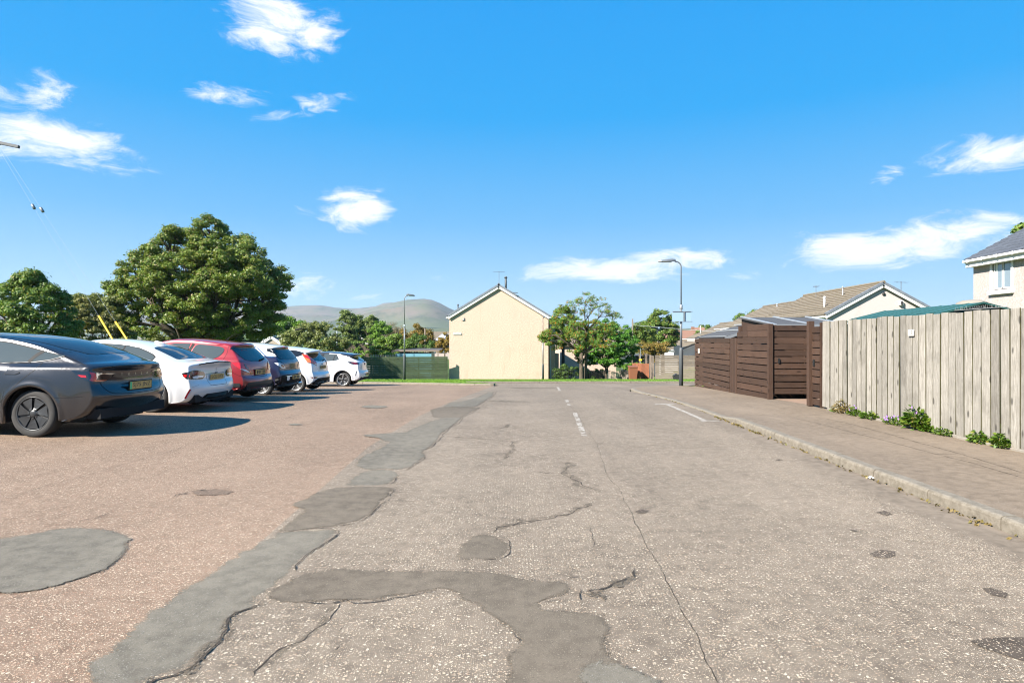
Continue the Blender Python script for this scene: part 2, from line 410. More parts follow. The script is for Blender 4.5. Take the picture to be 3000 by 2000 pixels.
wood('wood_terracotta', (.17, .06, .03), (.24, .095, .052), (.20, .075, .038), 'z', None, .8)
wood('wood_blue', (.10, .25, .32), (.14, .31, .38), (.12, .28, .35), 'x', None, .7, False)
wood('wood_pale', (.32, .26, .18), (.42, .35, .26), (.36, .30, .22), 'z', None, .8)
def tile_mat(name, c1, c2, moss=None):
    nb = NB(name); co = nb.coords(); oi = nb.n('ShaderNodeObjectInfo').outputs['Random']
    f = nb.noise(7, 6, .7, co); g = nb.noise(70, 3, .7, co)
    c = nb.mix(nb.mr(f, .3, .7), c1, c2); c = nb.mix(nb.math('MULTIPLY', nb.mr(g, .5, .75), .5), c, tuple(v * .7 for v in c1))
    if moss: c = nb.mix(nb.math('MULTIPLY', nb.mr(nb.noise(2.2, 5, .7, co), .5, .72), .55), c, moss)
    c = nb.mix(1.0, c, nb.ramp(oi, [(0, .85), (1, 1.12)]), 'MULTIPLY')
    return nb.done(c, .8, 0, nb.bump(g, .4, .006), .3)
tile_mat('tile_brown', (.130, .105, .074), (.195, .162, .118), (.145, .13, .075))
tile_mat('tile_slate', (.042, .050, .066), (.070, .081, .102))
tile_mat('tile_grey', (.11, .125, .15), (.17, .19, .22))
tile_mat('tile_terracotta', (.17, .09, .06), (.23, .13, .09), (.16, .12, .09))
plain('felt', (.050, .051, .054), .9, 0, .2, 5, .01, 80)
plain('white_trim', (.58, .58, .57), .45, 0, .06, 3)
plain('grey_trim', (.15, .165, .18), .6, 0, .15, 5)
plain('steel_grey', (.16, .18, .195), .5, .4, .2, 9, .001)
plain('steel_pale', (.30, .33, .35), .45, .5, .15, 9)
plain('lamp_dark', (.055, .064, .07), .6, 0, .2, 6)
plain('lamp_lens', (.75, .76, .74), .3, 0, .05)
plain('black_iron', (.018, .018, .018), .5, .3, .2)
plain('plastic_black', (.022, .022, .024), .55, 0, .2, 8)
plain('plastic_brown', (.20, .075, .04), .5, 0, .15)
plain('yellow_guard', (.55, .36, .008), .5, 0, .06)
plain('yellow_sign', (.85, .60, .03), .5, 0, .04)
plain('wire', (.16, .17, .18), .5, .6, .1)
plain('wire_pale', (.42, .45, .48), .5, .6, .1)
plain('white_enamel', (.50, .48, .44), .35, 0, .05)
plain('ink', (.03, .03, .03), .6, 0, .1)
plain('ink_grey', (.30, .31, .32), .6, 0, .1)
plain('litter_white', (.85, .85, .85), .7, 0, .03)
plain('green_metal', (.020, .078, .070), .6, .0, .12, 3, .0, 60, None, .5)
plain('green_metal_dark', (.004, .014, .012), .5, .0, .12, 3)
plain('concrete_pink', (.22, .145, .10), .9, 0, .2, 6, .004, 90)
plain('concrete_pale', (.20, .18, .15), .9, 0, .15, 5, .004, 90)
plain('soil', (.10, .08, .055), .95, 0, .4, 8, .02, 40)
plain('sign_pale', (.22, .33, .42), .5, 0, .03)
plain('flower_violet', (.30, .16, .50), .6, 0, .2)
plain('solar', (.45, .48, .54), .2, .2, .1)
plain('curtain', (.62, .66, .62), .8, 0, .1, 20)
nb = NB('window_glass'); nb.done((.16, .20, .23), .05, 0, None, .9, 1.0, .02)
nb = NB('clear_plastic'); nb.done((.22, .23, .23), .5, 0, None, .3)

def grass_mat():
    nb = NB('grass'); co = nb.coords()
    f = nb.noise(34, 6, .75, co); b = nb.noise(.9, 4, .6, co)
    c = nb.mix(nb.mr(f, .3, .7), (.05, .112, .004), (.12, .225, .012))
    c = nb.mix(nb.math('MULTIPLY', nb.mr(b, .45, .7), .5), c, (.13, .19, .02))
    return nb.done(c, .9, 0, nb.bump(f, .9, .04), .2)
grass_mat()
def blade_mat():
    nb = NB('grass_blade'); r = nb.n('ShaderNodeNewGeometry').outputs['Random Per Island']
    return nb.done(nb.ramp(r, [(0, (.05, .115, .006)), (.6, (.10, .205, .012)), (1, (.18, .24, .035))]), .7, 0, None, .3)
blade_mat()
def leaf_mat(name, stops, trans=.3, rough=.5):
    nb = NB(name); r = nb.n('ShaderNodeNewGeometry').outputs['Random Per Island']
    c = nb.ramp(r, stops)
    nb.done(c, rough, 0, None, .35)
    tr = nb.n('ShaderNodeBsdfTranslucent', {0: nb.mix(1.0, c, (1.0, 1.05, .55), 'MULTIPLY')})
    ms = nb.n('ShaderNodeMixShader', {0: trans, 1: nb.b.outputs[0], 2: tr.outputs[0]})
    nb.t.links.new(ms.outputs[0], nb.out.inputs[0]); return nb.m
leaf_mat('leaf_sycamore', [(0, (0.065, 0.116, 0.016)), (.45, (0.124, 0.192, 0.024)), (.8, (0.189, 0.233, 0.040)), (.93, (0.247, 0.217, 0.066)), (1, (0.291, 0.233, 0.094))])
leaf_mat('leaf_dark', [(0, (0.034, 0.081, 0.017)), (.6, (0.078, 0.146, 0.022)), (1, (0.149, 0.219, 0.042))])
leaf_mat('leaf_hawthorn', [(0, (0.062, 0.119, 0.019)), (.6, (0.122, 0.201, 0.030)), (.95, (0.211, 0.265, 0.057)), (1, (0.456, 0.219, 0.042))])
leaf_mat('leaf_olive', [(0, (0.113, 0.119, 0.035)), (.6, (0.183, 0.191, 0.057)), (1, (0.280, 0.256, 0.085))])
leaf_mat('leaf_willow', [(0, (0.104, 0.131, 0.036)), (.6, (0.172, 0.202, 0.059)), (1, (0.253, 0.272, 0.089))])
leaf_mat('leaf_bright', [(0, (0.076, 0.158, 0.015)), (.6, (0.125, 0.250, 0.025)), (1, (0.215, 0.327, 0.041))])
leaf_mat('leaf_birch', [(0, (0.078, 0.127, 0.030)), (.6, (0.140, 0.191, 0.047)), (1, (0.228, 0.273, 0.069))])
leaf_mat('leaf_rowan', [(0, (0.068, 0.148, 0.019)), (.55, (0.121, 0.225, 0.030)), (.85, (0.195, 0.264, 0.042)), (.93, (0.477, 0.140, 0.023)), (1, (0.626, 0.154, 0.023))])
leaf_mat('leaf_maple', [(0, (0.038, 0.119, 0.014)), (.6, (0.078, 0.211, 0.019)), (1, (0.149, 0.310, 0.035))])
leaf_mat('leaf_autumn', [(0, (0.122, 0.108, 0.019)), (.5, (0.196, 0.153, 0.029)), (1, (0.319, 0.191, 0.043))])
leaf_mat('leaf_twig', [(0, (0.132, 0.103, 0.053)), (.6, (0.185, 0.145, 0.079)), (1, (0.145, 0.137, 0.053))], .1)
leaf_mat('leaf_hedge', [(0, (0.071, 0.137, 0.019)), (.6, (0.131, 0.219, 0.030)), (1, (0.211, 0.291, 0.049))])
leaf_mat('leaf_weed', [(0, (0.044, 0.092, 0.009)), (.6, (0.087, 0.164, 0.014)), (.9, (0.148, 0.201, 0.028)), (1, (0.219, 0.173, 0.043))])
leaf_mat('leaf_dry', [(0, (0.132, 0.096, 0.032)), (.6, (0.185, 0.137, 0.047)), (1, (0.106, 0.103, 0.026))], .15)
leaf_mat('leaf_wood', [(0, (0.052, 0.091, 0.021)), (.6, (0.086, 0.146, 0.030)), (1, (0.140, 0.201, 0.042))], .15)
def bark():
    nb = NB('bark'); co = nb.coords(); mp = nb.n('ShaderNodeMapping', {0: co}); mp.inputs['Scale'].default_value = (1, 1, .25)
    f = nb.noise(18, 6, .7, mp.outputs[0])
    return nb.done(nb.mix(nb.mr(f, .3, .7), (.035, .026, .017), (.10, .08, .055)), .95, 0, nb.bump(f, .8, .03))
bark()

# ================================================================== GROUND
def drape(name, poly, off, mat, step=1.0, kind=None, parent=None, skirt=0.0, offf=None, xstep=None, margin=False):
    bm = bmesh.new()
    vs = [bm.verts.new((x, y, 0)) for x, y in poly]
    f = bm.faces.new(vs); f.normal_update()
    if f.normal.z < 0: f.normal_flip()
    bmesh.ops.triangulate(bm, faces=[f])
    xs = [p[0] for p in poly]; ys = [p[1] for p in poly]
    for lo, hi, no, st in ((min(ys), max(ys), (0, 1, 0), step), (min(xs), max(xs), (1, 0, 0), xstep or step)):
        k = math.floor(lo / st) + 1
        while k * st < hi:
            bmesh.ops.bisect_plane(bm, geom=bm.verts[:] + bm.edges[:] + bm.faces[:], dist=1e-6, plane_co=(k * st * no[0], k * st * no[1], 0), plane_no=no)
            k += 1
    if skirt > 0:
        be = [e for e in bm.edges if e.is_boundary]
        r = bmesh.ops.extrude_edge_only(bm, edges=be)
        low = set(v for v in r['geom'] if isinstance(v, bmesh.types.BMVert))
    else: low = set()
    for v in bm.verts:
        o = offf(v.co.x, v.co.y) if offf else off
        v.co.z = gz(v.co.x, v.co.y) + o - (skirt if v in low else 0)
    me = bpy.data.meshes.new(name); bm.to_mesh(me); bm.free()
    if margin:
        A = np.array(poly, float); D = np.roll(A, -1, 0) - A; L2 = (D ** 2).sum(1) + 1e-12
        P = np.array([v.co[:2] for v in me.vertices]); W = P[:, None] - A[None]
        t = np.clip((W * D[None]).sum(2) / L2, 0, 1)
        dist = np.sqrt((((W - t[..., None] * D[None]) ** 2).sum(2)).min(1))
        at_ = me.attributes.new('margin', 'FLOAT', 'POINT'); at_.data.foreach_set('value', np.minimum(dist, .3).astype(np.float32))
    o = add_obj(name, me, MAT[mat], parent)
    if kind: o['kind'] = kind
    return o

# terrain: one sheet to the horizon
def terrain():
    xs = np.concatenate([-np.geomspace(3600, 45, 26), np.arange(-40, 41, 2.0), np.geomspace(45, 3600, 26)])
    ys = np.concatenate([np.geomspace(400, 12, 12) * -1, np.arange(-10, 100, 2.0), np.geomspace(102, 4200, 50)])
    X, Y = np.meshgrid(xs, ys)
    Z = G(X, Y) - .045
    far = sst(150, 500, Y)
    Z = Z + far * (3.0 * np.sin(X / 190.) * np.cos(Y / 230.) )
    V = np.stack([X, Y, Z], -1).reshape(-1, 3); nx = len(xs); ny = len(ys)
    I = np.arange(nx * ny).reshape(ny, nx)
    F = np.stack([I[:-1, :-1], I[:-1, 1:], I[1:, 1:], I[1:, :-1]], -1).reshape(-1, 4)
    nb = NB('terrain'); co = nb.coords()
    f = nb.noise(3., 6, .7, co); pn = nb.n('ShaderNodeTexVoronoi', {'Vector': co, 'Scale': .006}).outputs['Color']
    r = nb.n('ShaderNodeSeparateColor', {0: pn}).outputs[0]
    fld = nb.ramp(r, [(0, (.06, .09, .025)), (.35, (.09, .11, .035)), (.6, (.15, .135, .065)), (.8, (.04, .065, .02))], 'CONSTANT')
    c = nb.mix(nb.mr(f, .3, .7), (.035, .06, .012), (.07, .10, .025))
    yy = nb.n('ShaderNodeSeparateXYZ', {0: co}).outputs[1]
    c = nb.mix(nb.mr(yy, 120, 260), c, fld)
    nb.done(c, .95, 0, None, .15)
    o = add_obj('ground', mesh_np('ground', V, F, True), MAT['terrain']); o['kind'] = 'structure'
terrain()

# hills beyond the village
def hills():
    nb = NB('hill_heath'); co = nb.coords(); sp = nb.n('ShaderNodeSeparateXYZ', {0: co}).outputs
    f = nb.noise(.006, 6, .65, co); f2 = nb.noise(.02, 5, .65, co)
    vo = nb.n('ShaderNodeTexVoronoi', {'Vector': co, 'Scale': .0042}).outputs
    r = nb.n('ShaderNodeSeparateColor', {0: vo['Color']}).outputs
    heath = nb.mix(nb.mr(f, .4, .62), (.125, .105, .08), (.10, .105, .066))
    heath = nb.mix(nb.mr(nb.noise(.011, 6, .7, co), .48, .62), heath, (.055, .065, .045))
    heath = nb.mix(nb.mr(f2, .5, .7), heath, (.15, .115, .10))
    fld = nb.ramp(r[0], [(0, (.085, .10, .058)), (.3, (.19, .175, .11)), (.42, (.04, .055, .035)), (.66, (.11, .12, .07)), (.74, (.045, .06, .038))], 'CONSTANT')
    hz = nb.math('ADD', sp[2], nb.math('MULTIPLY', nb.math('SUBTRACT', f, .5), 120))
    c = nb.mix(nb.mr(hz, 45, 95), fld, heath)
    nb.done(c, .95, 0, None, .1)
    def ridge(name, sky, d0, dc, d1, amp):
        pxs = np.linspace(-900, 3600, 190); sx, sy = zip(*sky)
        yy = np.interp(pxs, sx, sy)
        yy = yy + amp * (np.interp(np.arange(190), np.arange(0, 190, 6), RNG.normal(0, 1, 32)) + .5 * RNG.normal(0, .6, 190))
        hc = (1000 - yy) / FPX * dc + EYE
        ds = np.concatenate([np.linspace(d0, dc, 22), np.linspace(dc, d1, 8)[1:]])
        V = []
        for i, d in enumerate(ds):
            t = (d - d0) / (dc - d0) if d <= dc else 1 - .4 * (d - dc) / (d1 - dc)
            prof = t ** 1.25 if d <= dc else t
            base = gz(0, d0) - 6
            n = np.interp(np.arange(190), np.arange(0, 190, 9), RNG.normal(0, 1, 22)) * (hc * .10) * math.sin(math.pi * min(1, t)) * (1 if d < dc * .97 else 0)
            z = base + (hc - base) * prof + n
            V.append(np.stack([(pxs - 1500) / FPX * d, np.full(190, d), z], -1))
        V = np.concatenate(V); m = len(ds); I = np.arange(190 * m).reshape(m, 190)
        F = np.stack([I[:-1, :-1], I[:-1, 1:], I[1:, 1:], I[1:, :-1]], -1).reshape(-1, 4)
        o = add_obj(name, mesh_np(name, V, F, True), MAT['hill_heath']); o['kind'] = 'structure'
    ridge('hills', [(-900, 930), (300, 905), (700, 903), (820, 899), (880, 895), (940, 894), (985, 902), (1040, 904), (1100, 897), (1128, 886), (1140, 883), (1160, 889), (1250, 900), (1400, 935), (1800, 962), (2600, 968), (3600, 960)], 1900, 3300, 4000, .5)
    ridge('hills', [(-900, 985), (700, 960), (900, 945), (1050, 915), (1100, 900), (1150, 887), (1190, 878), (1240, 874.5), (1265, 878), (1290, 888), (1325, 907), (1400, 935), (1560, 962), (2000, 975), (3600, 975)], 1250, 2500, 3000, .5)
    ridge('hills', [(-900, 992), (700, 985), (900, 968), (1000, 962), (1100, 966), (1250, 962), (1350, 962), (1600, 975), (1990, 962), (2150, 960), (2600, 965), (3600, 970)], 500, 1100, 1350, .8)
hills()

KX = lambda y: float(np.interp(y, [-30, 3, 5.3, 9.3, 11.7, 15.2, 18, 20.7], [3.3, 3.84, 3.90, 4.0, 4.08, 4.17, 4.13, 4.0]))
corner = [(4.0, 20.7), (4.15, 21.6), (4.6, 22.5), (5.3, 23.1), (6.4, 23.5), (9.0, 23.9), (40, 25)]
kerb_line = [(KX(y), y) for y in np.arange(-12, 20.7, .5)] + corner[:-1]

# car park (pinkish chippings), left of the road
road_edge = lambda y: float(np.interp(y, [-30, 2, 6, 8.5, 12, 16, 20, 25], [-1.9, -1.75, -1.9, -2.0, -1.85, -1.5, -1.15, -.8]))
isl = [(-14, 31.2), (-9.5, 30.2), (-6.0, 28.6), (-3.0, 26.9), (-1.2, 25.9), (-.62, 25.6)]
drape('car_park', [(road_edge(y) + .4, y) for y in (-25, 2, 6, 8.5, 12, 16, 20, 25)] + [(-.5, 25.4)] + isl[::-1] + [(-13.4, 31), (-13.4, -25)], 0.0, 'carpark', 1.0, 'structure')
road = drape('road', [(road_edge(y), y) for y in (-25, 2, 6, 8.5, 12, 16, 20, 25)] + [(-.75, 25.3), (-.55, 26.2), (-.9, 27.5), (-2.2, 29.9), (5, 30.2), (40, 31.5), (40, 25)] +
             [(x - .02, y) for x, y in reversed(kerb_line)] + [(KX(-25) - .02, -25)], .006, 'road', 1.0, 'structure')
# grass verge beyond the junction
verge = drape('grass_verge', [(-60, 31), (-14, 31.2), (-9.5, 30.3), (-6.0, 28.75), (-3.0, 27.05), (-1.25, 26.05), (-.7, 26.1), (-1.05, 27.5), (-2.3, 30.0), (5, 30.3), (40, 31.6), (60, 45.5), (60, 60), (-60, 60)], .07, 'grass', 1.0, 'structure')
drape('grass_verge', [(6.4, 23.6), (9.0, 24.0), (40, 25.1), (40, 20), (7.2, 20.5), (6.95, 22.6), (6.3, 22.95), (6.1, 23.4)], .085, 'grass', 1.0, 'structure')

def pav_off(x, y):
    k = float(np.interp(y, [-30, 11.2, 12.0, 19.5, 21, 30], [.105, .105, .035, .035, .09, .09]))
    t = min(1, max(0, (x - KX(y)) / 1.9)); return k + (.105 - k) * t
FX = lambda y: float(np.interp(y, [-12, 7.8, 13, 15.1, 17.6, 22.8, 30], [6.2, 6.48, 6.56, 6.45, 6.42, 6.78, 7.0]))
pav_poly = [(x + .13, y) for x, y in kerb_line] + [(6.3, 22.9), (FX(22.6) + .05, 22.6)] + [(FX(y) + .12, y) for y in np.arange(22, -13, -1.0)]
drape('pavement', [p for p in pav_poly if p[0] < 7.2], .1, 'pavement', 1.0, 'structure', None, 0, pav_off)
pavement = bpy.data.objects['pavement']
drape('driveway_slab', [(FX(13.3) + .1, 13.35), (10.5, 13.35), (10.5, 15.6), (FX(15.4) + .1, 15.4)], .108, 'concrete_pink', 1.0, 'structure')

def resample(line, step):
    P = np.array(line, float); d = np.concatenate([[0], np.cumsum(np.hypot(*np.diff(P, axis=0).T))])
    n = max(1, int(round(d[-1] / step))); t = np.linspace(0, d[-1], n + 1)
    return [Vector((x, y, 0)) for x, y in zip(np.interp(t, d, P[:, 0]), np.interp(t, d, P[:, 1]))]
def kerbs(line, step, offf, parent, inner=1, w=.13, mat='kerb_concrete'):
    p = resample(line, step)
    for i in range(len(p) - 1):
        a, b = p[i], p[i + 1]
        m = (a + b) / 2; t = (b - a).normalized(); nrm = Vector((t.y, -t.x, 0)) * inner
        L = (b - a).length - .014
        ang = math.atan2(t.y, t.x)
        mb = MB()
        h0 = offf(a.x, a.y); h1 = offf(b.x, b.y)
        za, zb = gz(a.x, a.y) + h0, gz(b.x, b.y) + h1
        n = 5; vs, fs = [], []
        for k in range(n):
            s = k / (n - 1) - .5; q = m + t * (s * L); zt = za + (zb - za) * (s + .5) + random.uniform(-.0025, .0025) + .004
            o = random.uniform(-.003, .003)
            for u, z in ((0 + o, -.3), (0 + o, -.028), (.008 + o, -.010), (.026 + o, 0), (w, 0), (w, -.3)):
                vs.append((q.x + nrm.x * u, q.y + nrm.y * u, zt + z))
        for k in range(n - 1):
            for j in range(5): fs.append((k * 6 + j, k * 6 + j + 1, k * 6 + 6 + j + 1, k * 6 + 6 + j))
        fs += [(0, 1, 2, 3, 4, 5), tuple((n - 1) * 6 + j for j in range(6))]
        mb.add(vs, fs); mb.build('kerb_stone', MAT[mat], parent)
kerbs([(KX(y), y) for y in np.arange(-.5, 20.8, .5)] + corner[1:-1], .9, pav_off, pavement, 1)
kerbs([(-9.5, 30.2), (-6.0, 28.6), (-3.0, 26.9), (-1.2, 25.9), (-.7, 25.85), (-.62, 26.2), (-.95, 27.5)], .9, lambda x, y: .085, verge, -1)
kerbs([(-2.25, 29.95), (5, 30.22), (22, 30.9)], .9, lambda x, y: .085, verge, -1)

# --- patched tarmac, cracks, worn paint
def crop(o, s, pts): return [px_ground(o[0] + x / s, o[1] + y / s) for x, y in pts]
C5 = lambda *p: crop((0, 1200), 1.96, p)
C6 = lambda *p: crop((900, 1100), 1.7425, p)
C4 = lambda *p: crop((1800, 1100), 1.96, p)
C8 = lambda *p: crop((1200, 1080), 2.352, p)
def rough_edge(poly, amp, step, closed=True):
    """resample an outline and roughen it at several scales"""
    P = np.array(list(poly) + ([poly[0]] if closed else []), float)
    d = np.concatenate([[0], np.cumsum(np.hypot(*np.diff(P, axis=0).T))]); L = d[-1]
    n = max(len(poly) + 2, int(L / step)); t = np.linspace(0, L, n + 1); t = np.unique(np.concatenate([t, d]))
    X, Y = np.interp(t, d, P[:, 0]), np.interp(t, d, P[:, 1])
    tx, ty = np.gradient(X, t), np.gradient(Y, t); l = np.hypot(tx, ty) + 1e-9
    off = np.zeros_like(t)
    for wl, a in ((.30, 1.3), (.11, 1.0), (.045, .8), (.02, .45)):
        if wl < step * 1.2: continue
        m = max(3, int(L / wl)); v = RNG.normal(0, .55, m + 1)
        if closed: v[-1] = v[0]
        off += a * amp * np.interp(t, np.linspace(0, L, m + 1), v)
    if not closed: off *= np.clip(np.minimum(t, L - t) / .05, 0, 1)
    out = [(x - b_ / q * o, y + a_ / q * o) for x, y, a_, b_, q, o in zip(X, Y, tx, ty, l, off)]
    return out[:-1] if closed else out
PATCHES = [
 ('patch_grey', .0075, C5((400,1500),(480,1460),(600,1370),(760,1230),(900,1130),(1050,1010),(1210,930),(1330,860),(1430,800),(1540,720),(1610,700),(1720,697),(1830,692),(1950,690),(1930,720),(1850,790),(1780,830),(1740,870),(1700,900),(1690,935),(1600,1010),(1480,1080),(1520,1110),(1450,1150),(1360,1175),(1320,1200),(1315,1270),(1270,1330),(1190,1380),(1110,1440),(1080,1490),(1010,1520),(880,1560),(760,1640),(560,1640),(450,1568))),
 ('patch_brown', .0095, C5((1600,703),(1640,660),(1700,610),(1725,570),(1630,560),(1740,520),(1800,480),(1900,455),(2010,440),(2130,440),(2260,450),(2240,480),(2235,510),(2190,550),(2150,600),(2110,630),(2050,650),(1970,665),(1900,685),(1820,690),(1720,700))),
 ('patch_grey', .0075, C5((1975,440),(2020,395),(2060,365),(2130,345),(2250,345),(2300,370),(2260,410),(2220,442))),
 ('patch_grey', .0095, C6((240,460),(260,420),(330,385),(420,345),(360,320),(255,305),(400,295),(500,290),(570,255),(640,230),(700,215),(790,215),(770,245),(720,275),(690,300),(670,330),(640,360),(600,385),(610,410),(580,440),(540,465),(470,490),(380,480),(300,492))),
 ('patch_brown', .0075, C6((640,220),(620,175),(700,158),(890,163),(830,195),(790,218))),
 ('patch_grey', .0095, C6((690,162),(720,140),(800,130),(870,110),(920,85),(965,80),(945,110),(900,135),(860,162))),
 ('patch_grey', .0075, C5((0,740),(150,720),(320,685),(480,675),(600,680),(700,705),(760,750),(745,810),(690,870),(600,930),(480,980),(300,1030),(100,1070),(-60,1085),(-260,1060),(-300,900),(-150,770))),
 ('patch_brown', .0095, C6((-250,1141),(-150,1075),(-52,1014),(30,1005),(100,1000),(250,995),(400,995),(560,1000),(800,995),(1000,1005),(1150,1030),(1300,1055),(1370,1085),(1390,1115),(1300,1130),(1220,1165),(1210,1200),(1540,1210),(1560,1270),(1575,1340),(1560,1430),(1640,1470),(1700,1510),(1830,1568),(1950,1680),(1000,1680),(980,1568),(1010,1450),(1040,1400),(1090,1360),(1040,1310),(960,1250),(860,1190),(760,1150),(680,1100),(560,1125),(440,1140),(340,1160),(270,1165),(200,1150),(100,1168),(-60,1165),(-200,1170))),
 ('patch_brown', .0075, C6((740,930),(760,890),(800,850),(850,810),(920,810),(990,825),(1030,860),(1045,900),(1020,930),(960,945),(880,950),(800,955))),
 ('patch_grey', .012, C6((1330,1680),(1370,1568),(1420,1480),(1560,1440),(1640,1480),(1720,1520),(1830,1568),(1930,1680))),
 ('patch_grey', .0075, C6((250,165),(300,150),(420,155),(410,168),(330,168))),
 ('patch_grey', .0075, C5((1620,92),(1680,78),(1760,80),(1740,92))),
 ('patch_brown', .0075, C8((520,222),(700,222),(835,226),(835,231),(600,230))),
 ('patch_brown', .0075, C8((640,128),(1000,128),(1010,135),(760,140))),
]
for i, (m, off, poly) in enumerate(PATCHES):
    far = min(p[1] for p in poly) > 9
    drape('tarmac_patch', rough_edge(poly, .016 if far else .015, .04 if far else .02), off, m, .25 if far else .1, 'structure', None, 0, margin=True)
for sp_ in ([(1465,1030),(1530,1005),(1610,1015),(1615,1040),(1560,1055),(1490,1045)], [(1500,790),(1550,780),(1600,795),(1560,808)], [(1350,893),(1390,893),(1385,902)],
            [(110,785),(150,772),(205,780),(190,797),(130,797)], [(920,487),(945,483),(970,488),(940,493)]):
    drape('tarmac_stain', rough_edge(C4(*sp_), .006, .04), .0095, 'road_stained', 1.0, 'structure')
C7 = lambda *p: crop((2000, 1500), 2.352, p)
drape('tarmac_stain', rough_edge(C7((2000,905),(2060,885),(2200,880),(2352,880),(2500,900),(2500,1040),(2352,1035),(2200,990),(2060,940)), .01, .04), .0095, 'road_stained', 1.0, 'structure')
drape('tarmac_stain', rough_edge(C7((2085,540),(2130,535),(2230,565),(2220,595),(2130,575)), .01, .04), .0095, 'road_stained', 1.0, 'structure')

def ribbon(name, line, w, off, mat, parent=None, amp=.012, step=.03, label=None):
    """a crack: an uneven strip lying on the surface"""
    far = min(p[1] for p in line)
    step = max(step, far * .006)
    p = rough_edge(line, amp, step, False)
    V, F = [], []
    for i, (x, y) in enumerate(p):
        a, b = Vector(p[max(0, i - 1)]), Vector(p[min(len(p) - 1, i + 1)]); t = (b - a).normalized(); nr = Vector((-t.y, t.x))
        e = min(1, i / 3, (len(p) - 1 - i) / 3)
        ww = w * random.uniform(.25, 1.0) * max(e, .1) * (1.6 if random.random() < .1 else 1)
        for s in (-1, 1):
            q = Vector((x, y)) + nr * (s * ww / 2); V.append((q.x, q.y, gz(q.x, q.y) + off))
    for i in range(len(p) - 1): F.append((2 * i, 2 * i + 1, 2 * i + 3, 2 * i + 2))
    me = mesh_np(name, V, F)
    if mat == 'patch_brown':
        at_ = me.attributes.new('margin', 'FLOAT', 'POINT'); at_.data.foreach_set('value', np.full(len(V), .022, np.float32))
    o = add_obj(name, me, MAT[mat], parent); o['kind'] = 'structure' if parent is None else 'stuff'
    return o
CR = [
 (C6((1280,60),(1300,110),(1380,200),(1440,290),(1480,360),(1530,510),(1590,580),(1650,690),(1720,840),(1800,990),(1870,1110),(1930,1240),(2000,1370),(2060,1500),(2110,1620)), .010, .012, .006),
 (C6((950,800),(1000,770),(1100,745),(1250,725),(1370,700),(1450,655)), .022, .012, .02),
 (C6((1500,600),(1440,580),(1370,540),(1310,500),(1340,440)), .02, .012, .02),
 (C6((1310,1055),(1360,1040),(1435,1035)), .022, .020, .01),
 (C6((1390,1112),(1440,1105),(1500,1100),(1560,1085),(1610,1065),(1670,1030),(1672,990)), .026, .020, .014),
 (C6((1440,1108),(1500,1130),(1520,1160)), .02, .020, .012),
 (C6((1210,1190),(1230,1165),(1300,1130)), .012, .020, .008),
 (C6((1375,1085),(1392,1112),(1400,1180)), .012, .020, .008),
 (C6((1440,770),(1450,870),(1445,890)), .008, .011, .01),
 (C6((720,310),(1050,340),(1060,380),(1000,430)), .014, .011, .02),
 (C6((700,320),(900,315),(1250,310),(1400,290)), .012, .011, .01),
 (C6((930,270),(1000,268),(1050,245)), .02, .011, .02),
 (C6((1130,490),(1230,500),(1300,500)), .014, .011, .02),
 (C6((1180,740),(1000,775)), .016, .011, .012),
 (C6((1020,830),(1048,880),(1030,925),(960,945),(880,950)), .014, .012, .01),
 (C5((1985,1100),(1950,1140),(1880,1190),(1800,1270),(1720,1330),(1600,1400),(1540,1440),(1460,1510),(1455,1545)), .014, .011, .012),
 (C5((1990,1230),(1950,1270),(1945,1290)), .008, .011, .01),
 (C5((1880,1400),(1920,1380),(2000,1340)), .008, .011, .01),
 (C5((0,525),(110,490),(250,440),(450,395),(600,350),(760,300),(900,265),(1050,215),(1250,160),(1500,90),(1750,20)), .012, .006, .01),
 (C5((985,510),(1020,490),(1060,485),(1110,470),(1230,455)), .03, .006, .012),
 (C5((450,655),(470,640),(540,630),(640,590)), .022, .006, .012),
 (C5((0,1105),(90,1080),(180,1078)), .02, .012, .012),
 (C5((1940,695),(1930,722),(1850,792),(1780,832),(1742,872),(1702,902),(1692,938)), .018, .016, .012),
 (C5((1690,937),(1750,945)), .014, .016, .012),
 (C5((1522,1112),(1450,1152),(1360,1178),(1322,1203),(1318,1272),(1272,1332),(1192,1383),(1112,1443),(1082,1493),(1010,1523),(880,1560),(760,1640)), .024, .019, .010),
 (C5((1720,690),(1820,688),(1900,684),(1970,668),(2050,652),(2110,632),(2150,602),(2190,552),(2235,512)), .017, .019, .012),
 (C5((2258,452),(2242,482),(2236,512)), .014, .018, .01),
 (C5((2220,440),(2262,412),(2302,372)), .016, .018, .01),
 (C5((1720,568),(1630,562)), .010, .018, .01),
 (C6((470,492),(540,467),(582,441),(612,412)), .015, .019, .012),
 (C6((602,386),(642,361),(672,331),(692,301),(722,276),(772,246),(792,216)), .018, .019, .012),
 (C6((450,415),(500,422),(540,415),(560,398)), .010, .019, .008),
 (C6((792,216),(832,196),(892,164)), .018, .019, .012),
 (C6((862,160),(902,136),(947,111),(967,81)), .018, .019, .012),
 (C6((-40,1162),(100,1170),(200,1152),(270,1167),(340,1162),(440,1142),(560,1127),(680,1102)), .016, .020, .010),
 (C6((560,1000),(800,996),(1000,1006),(1150,1031),(1300,1056)), .006, .020, .008),
 (C6((1040,1310),(1092,1360),(1042,1400)), .012, .020, .01),
]
for i, (ln, w, off, amp) in enumerate(CR):
    ribbon('tarmac_crack', ln, w * .62, (.0085 if off < .0125 else .0128), 'crack', None, amp * 1.3)
    if i in (1, 2, 4, 5, 9, 11, 12, 13, 15, 24): ribbon('crumbled_margin', ln, w * (5.5 if i in (1, 2, 9, 11, 12) else 3.4), (.0073 if off < .0125 else .0118), 'patch_brown', None, amp * 2, .022)
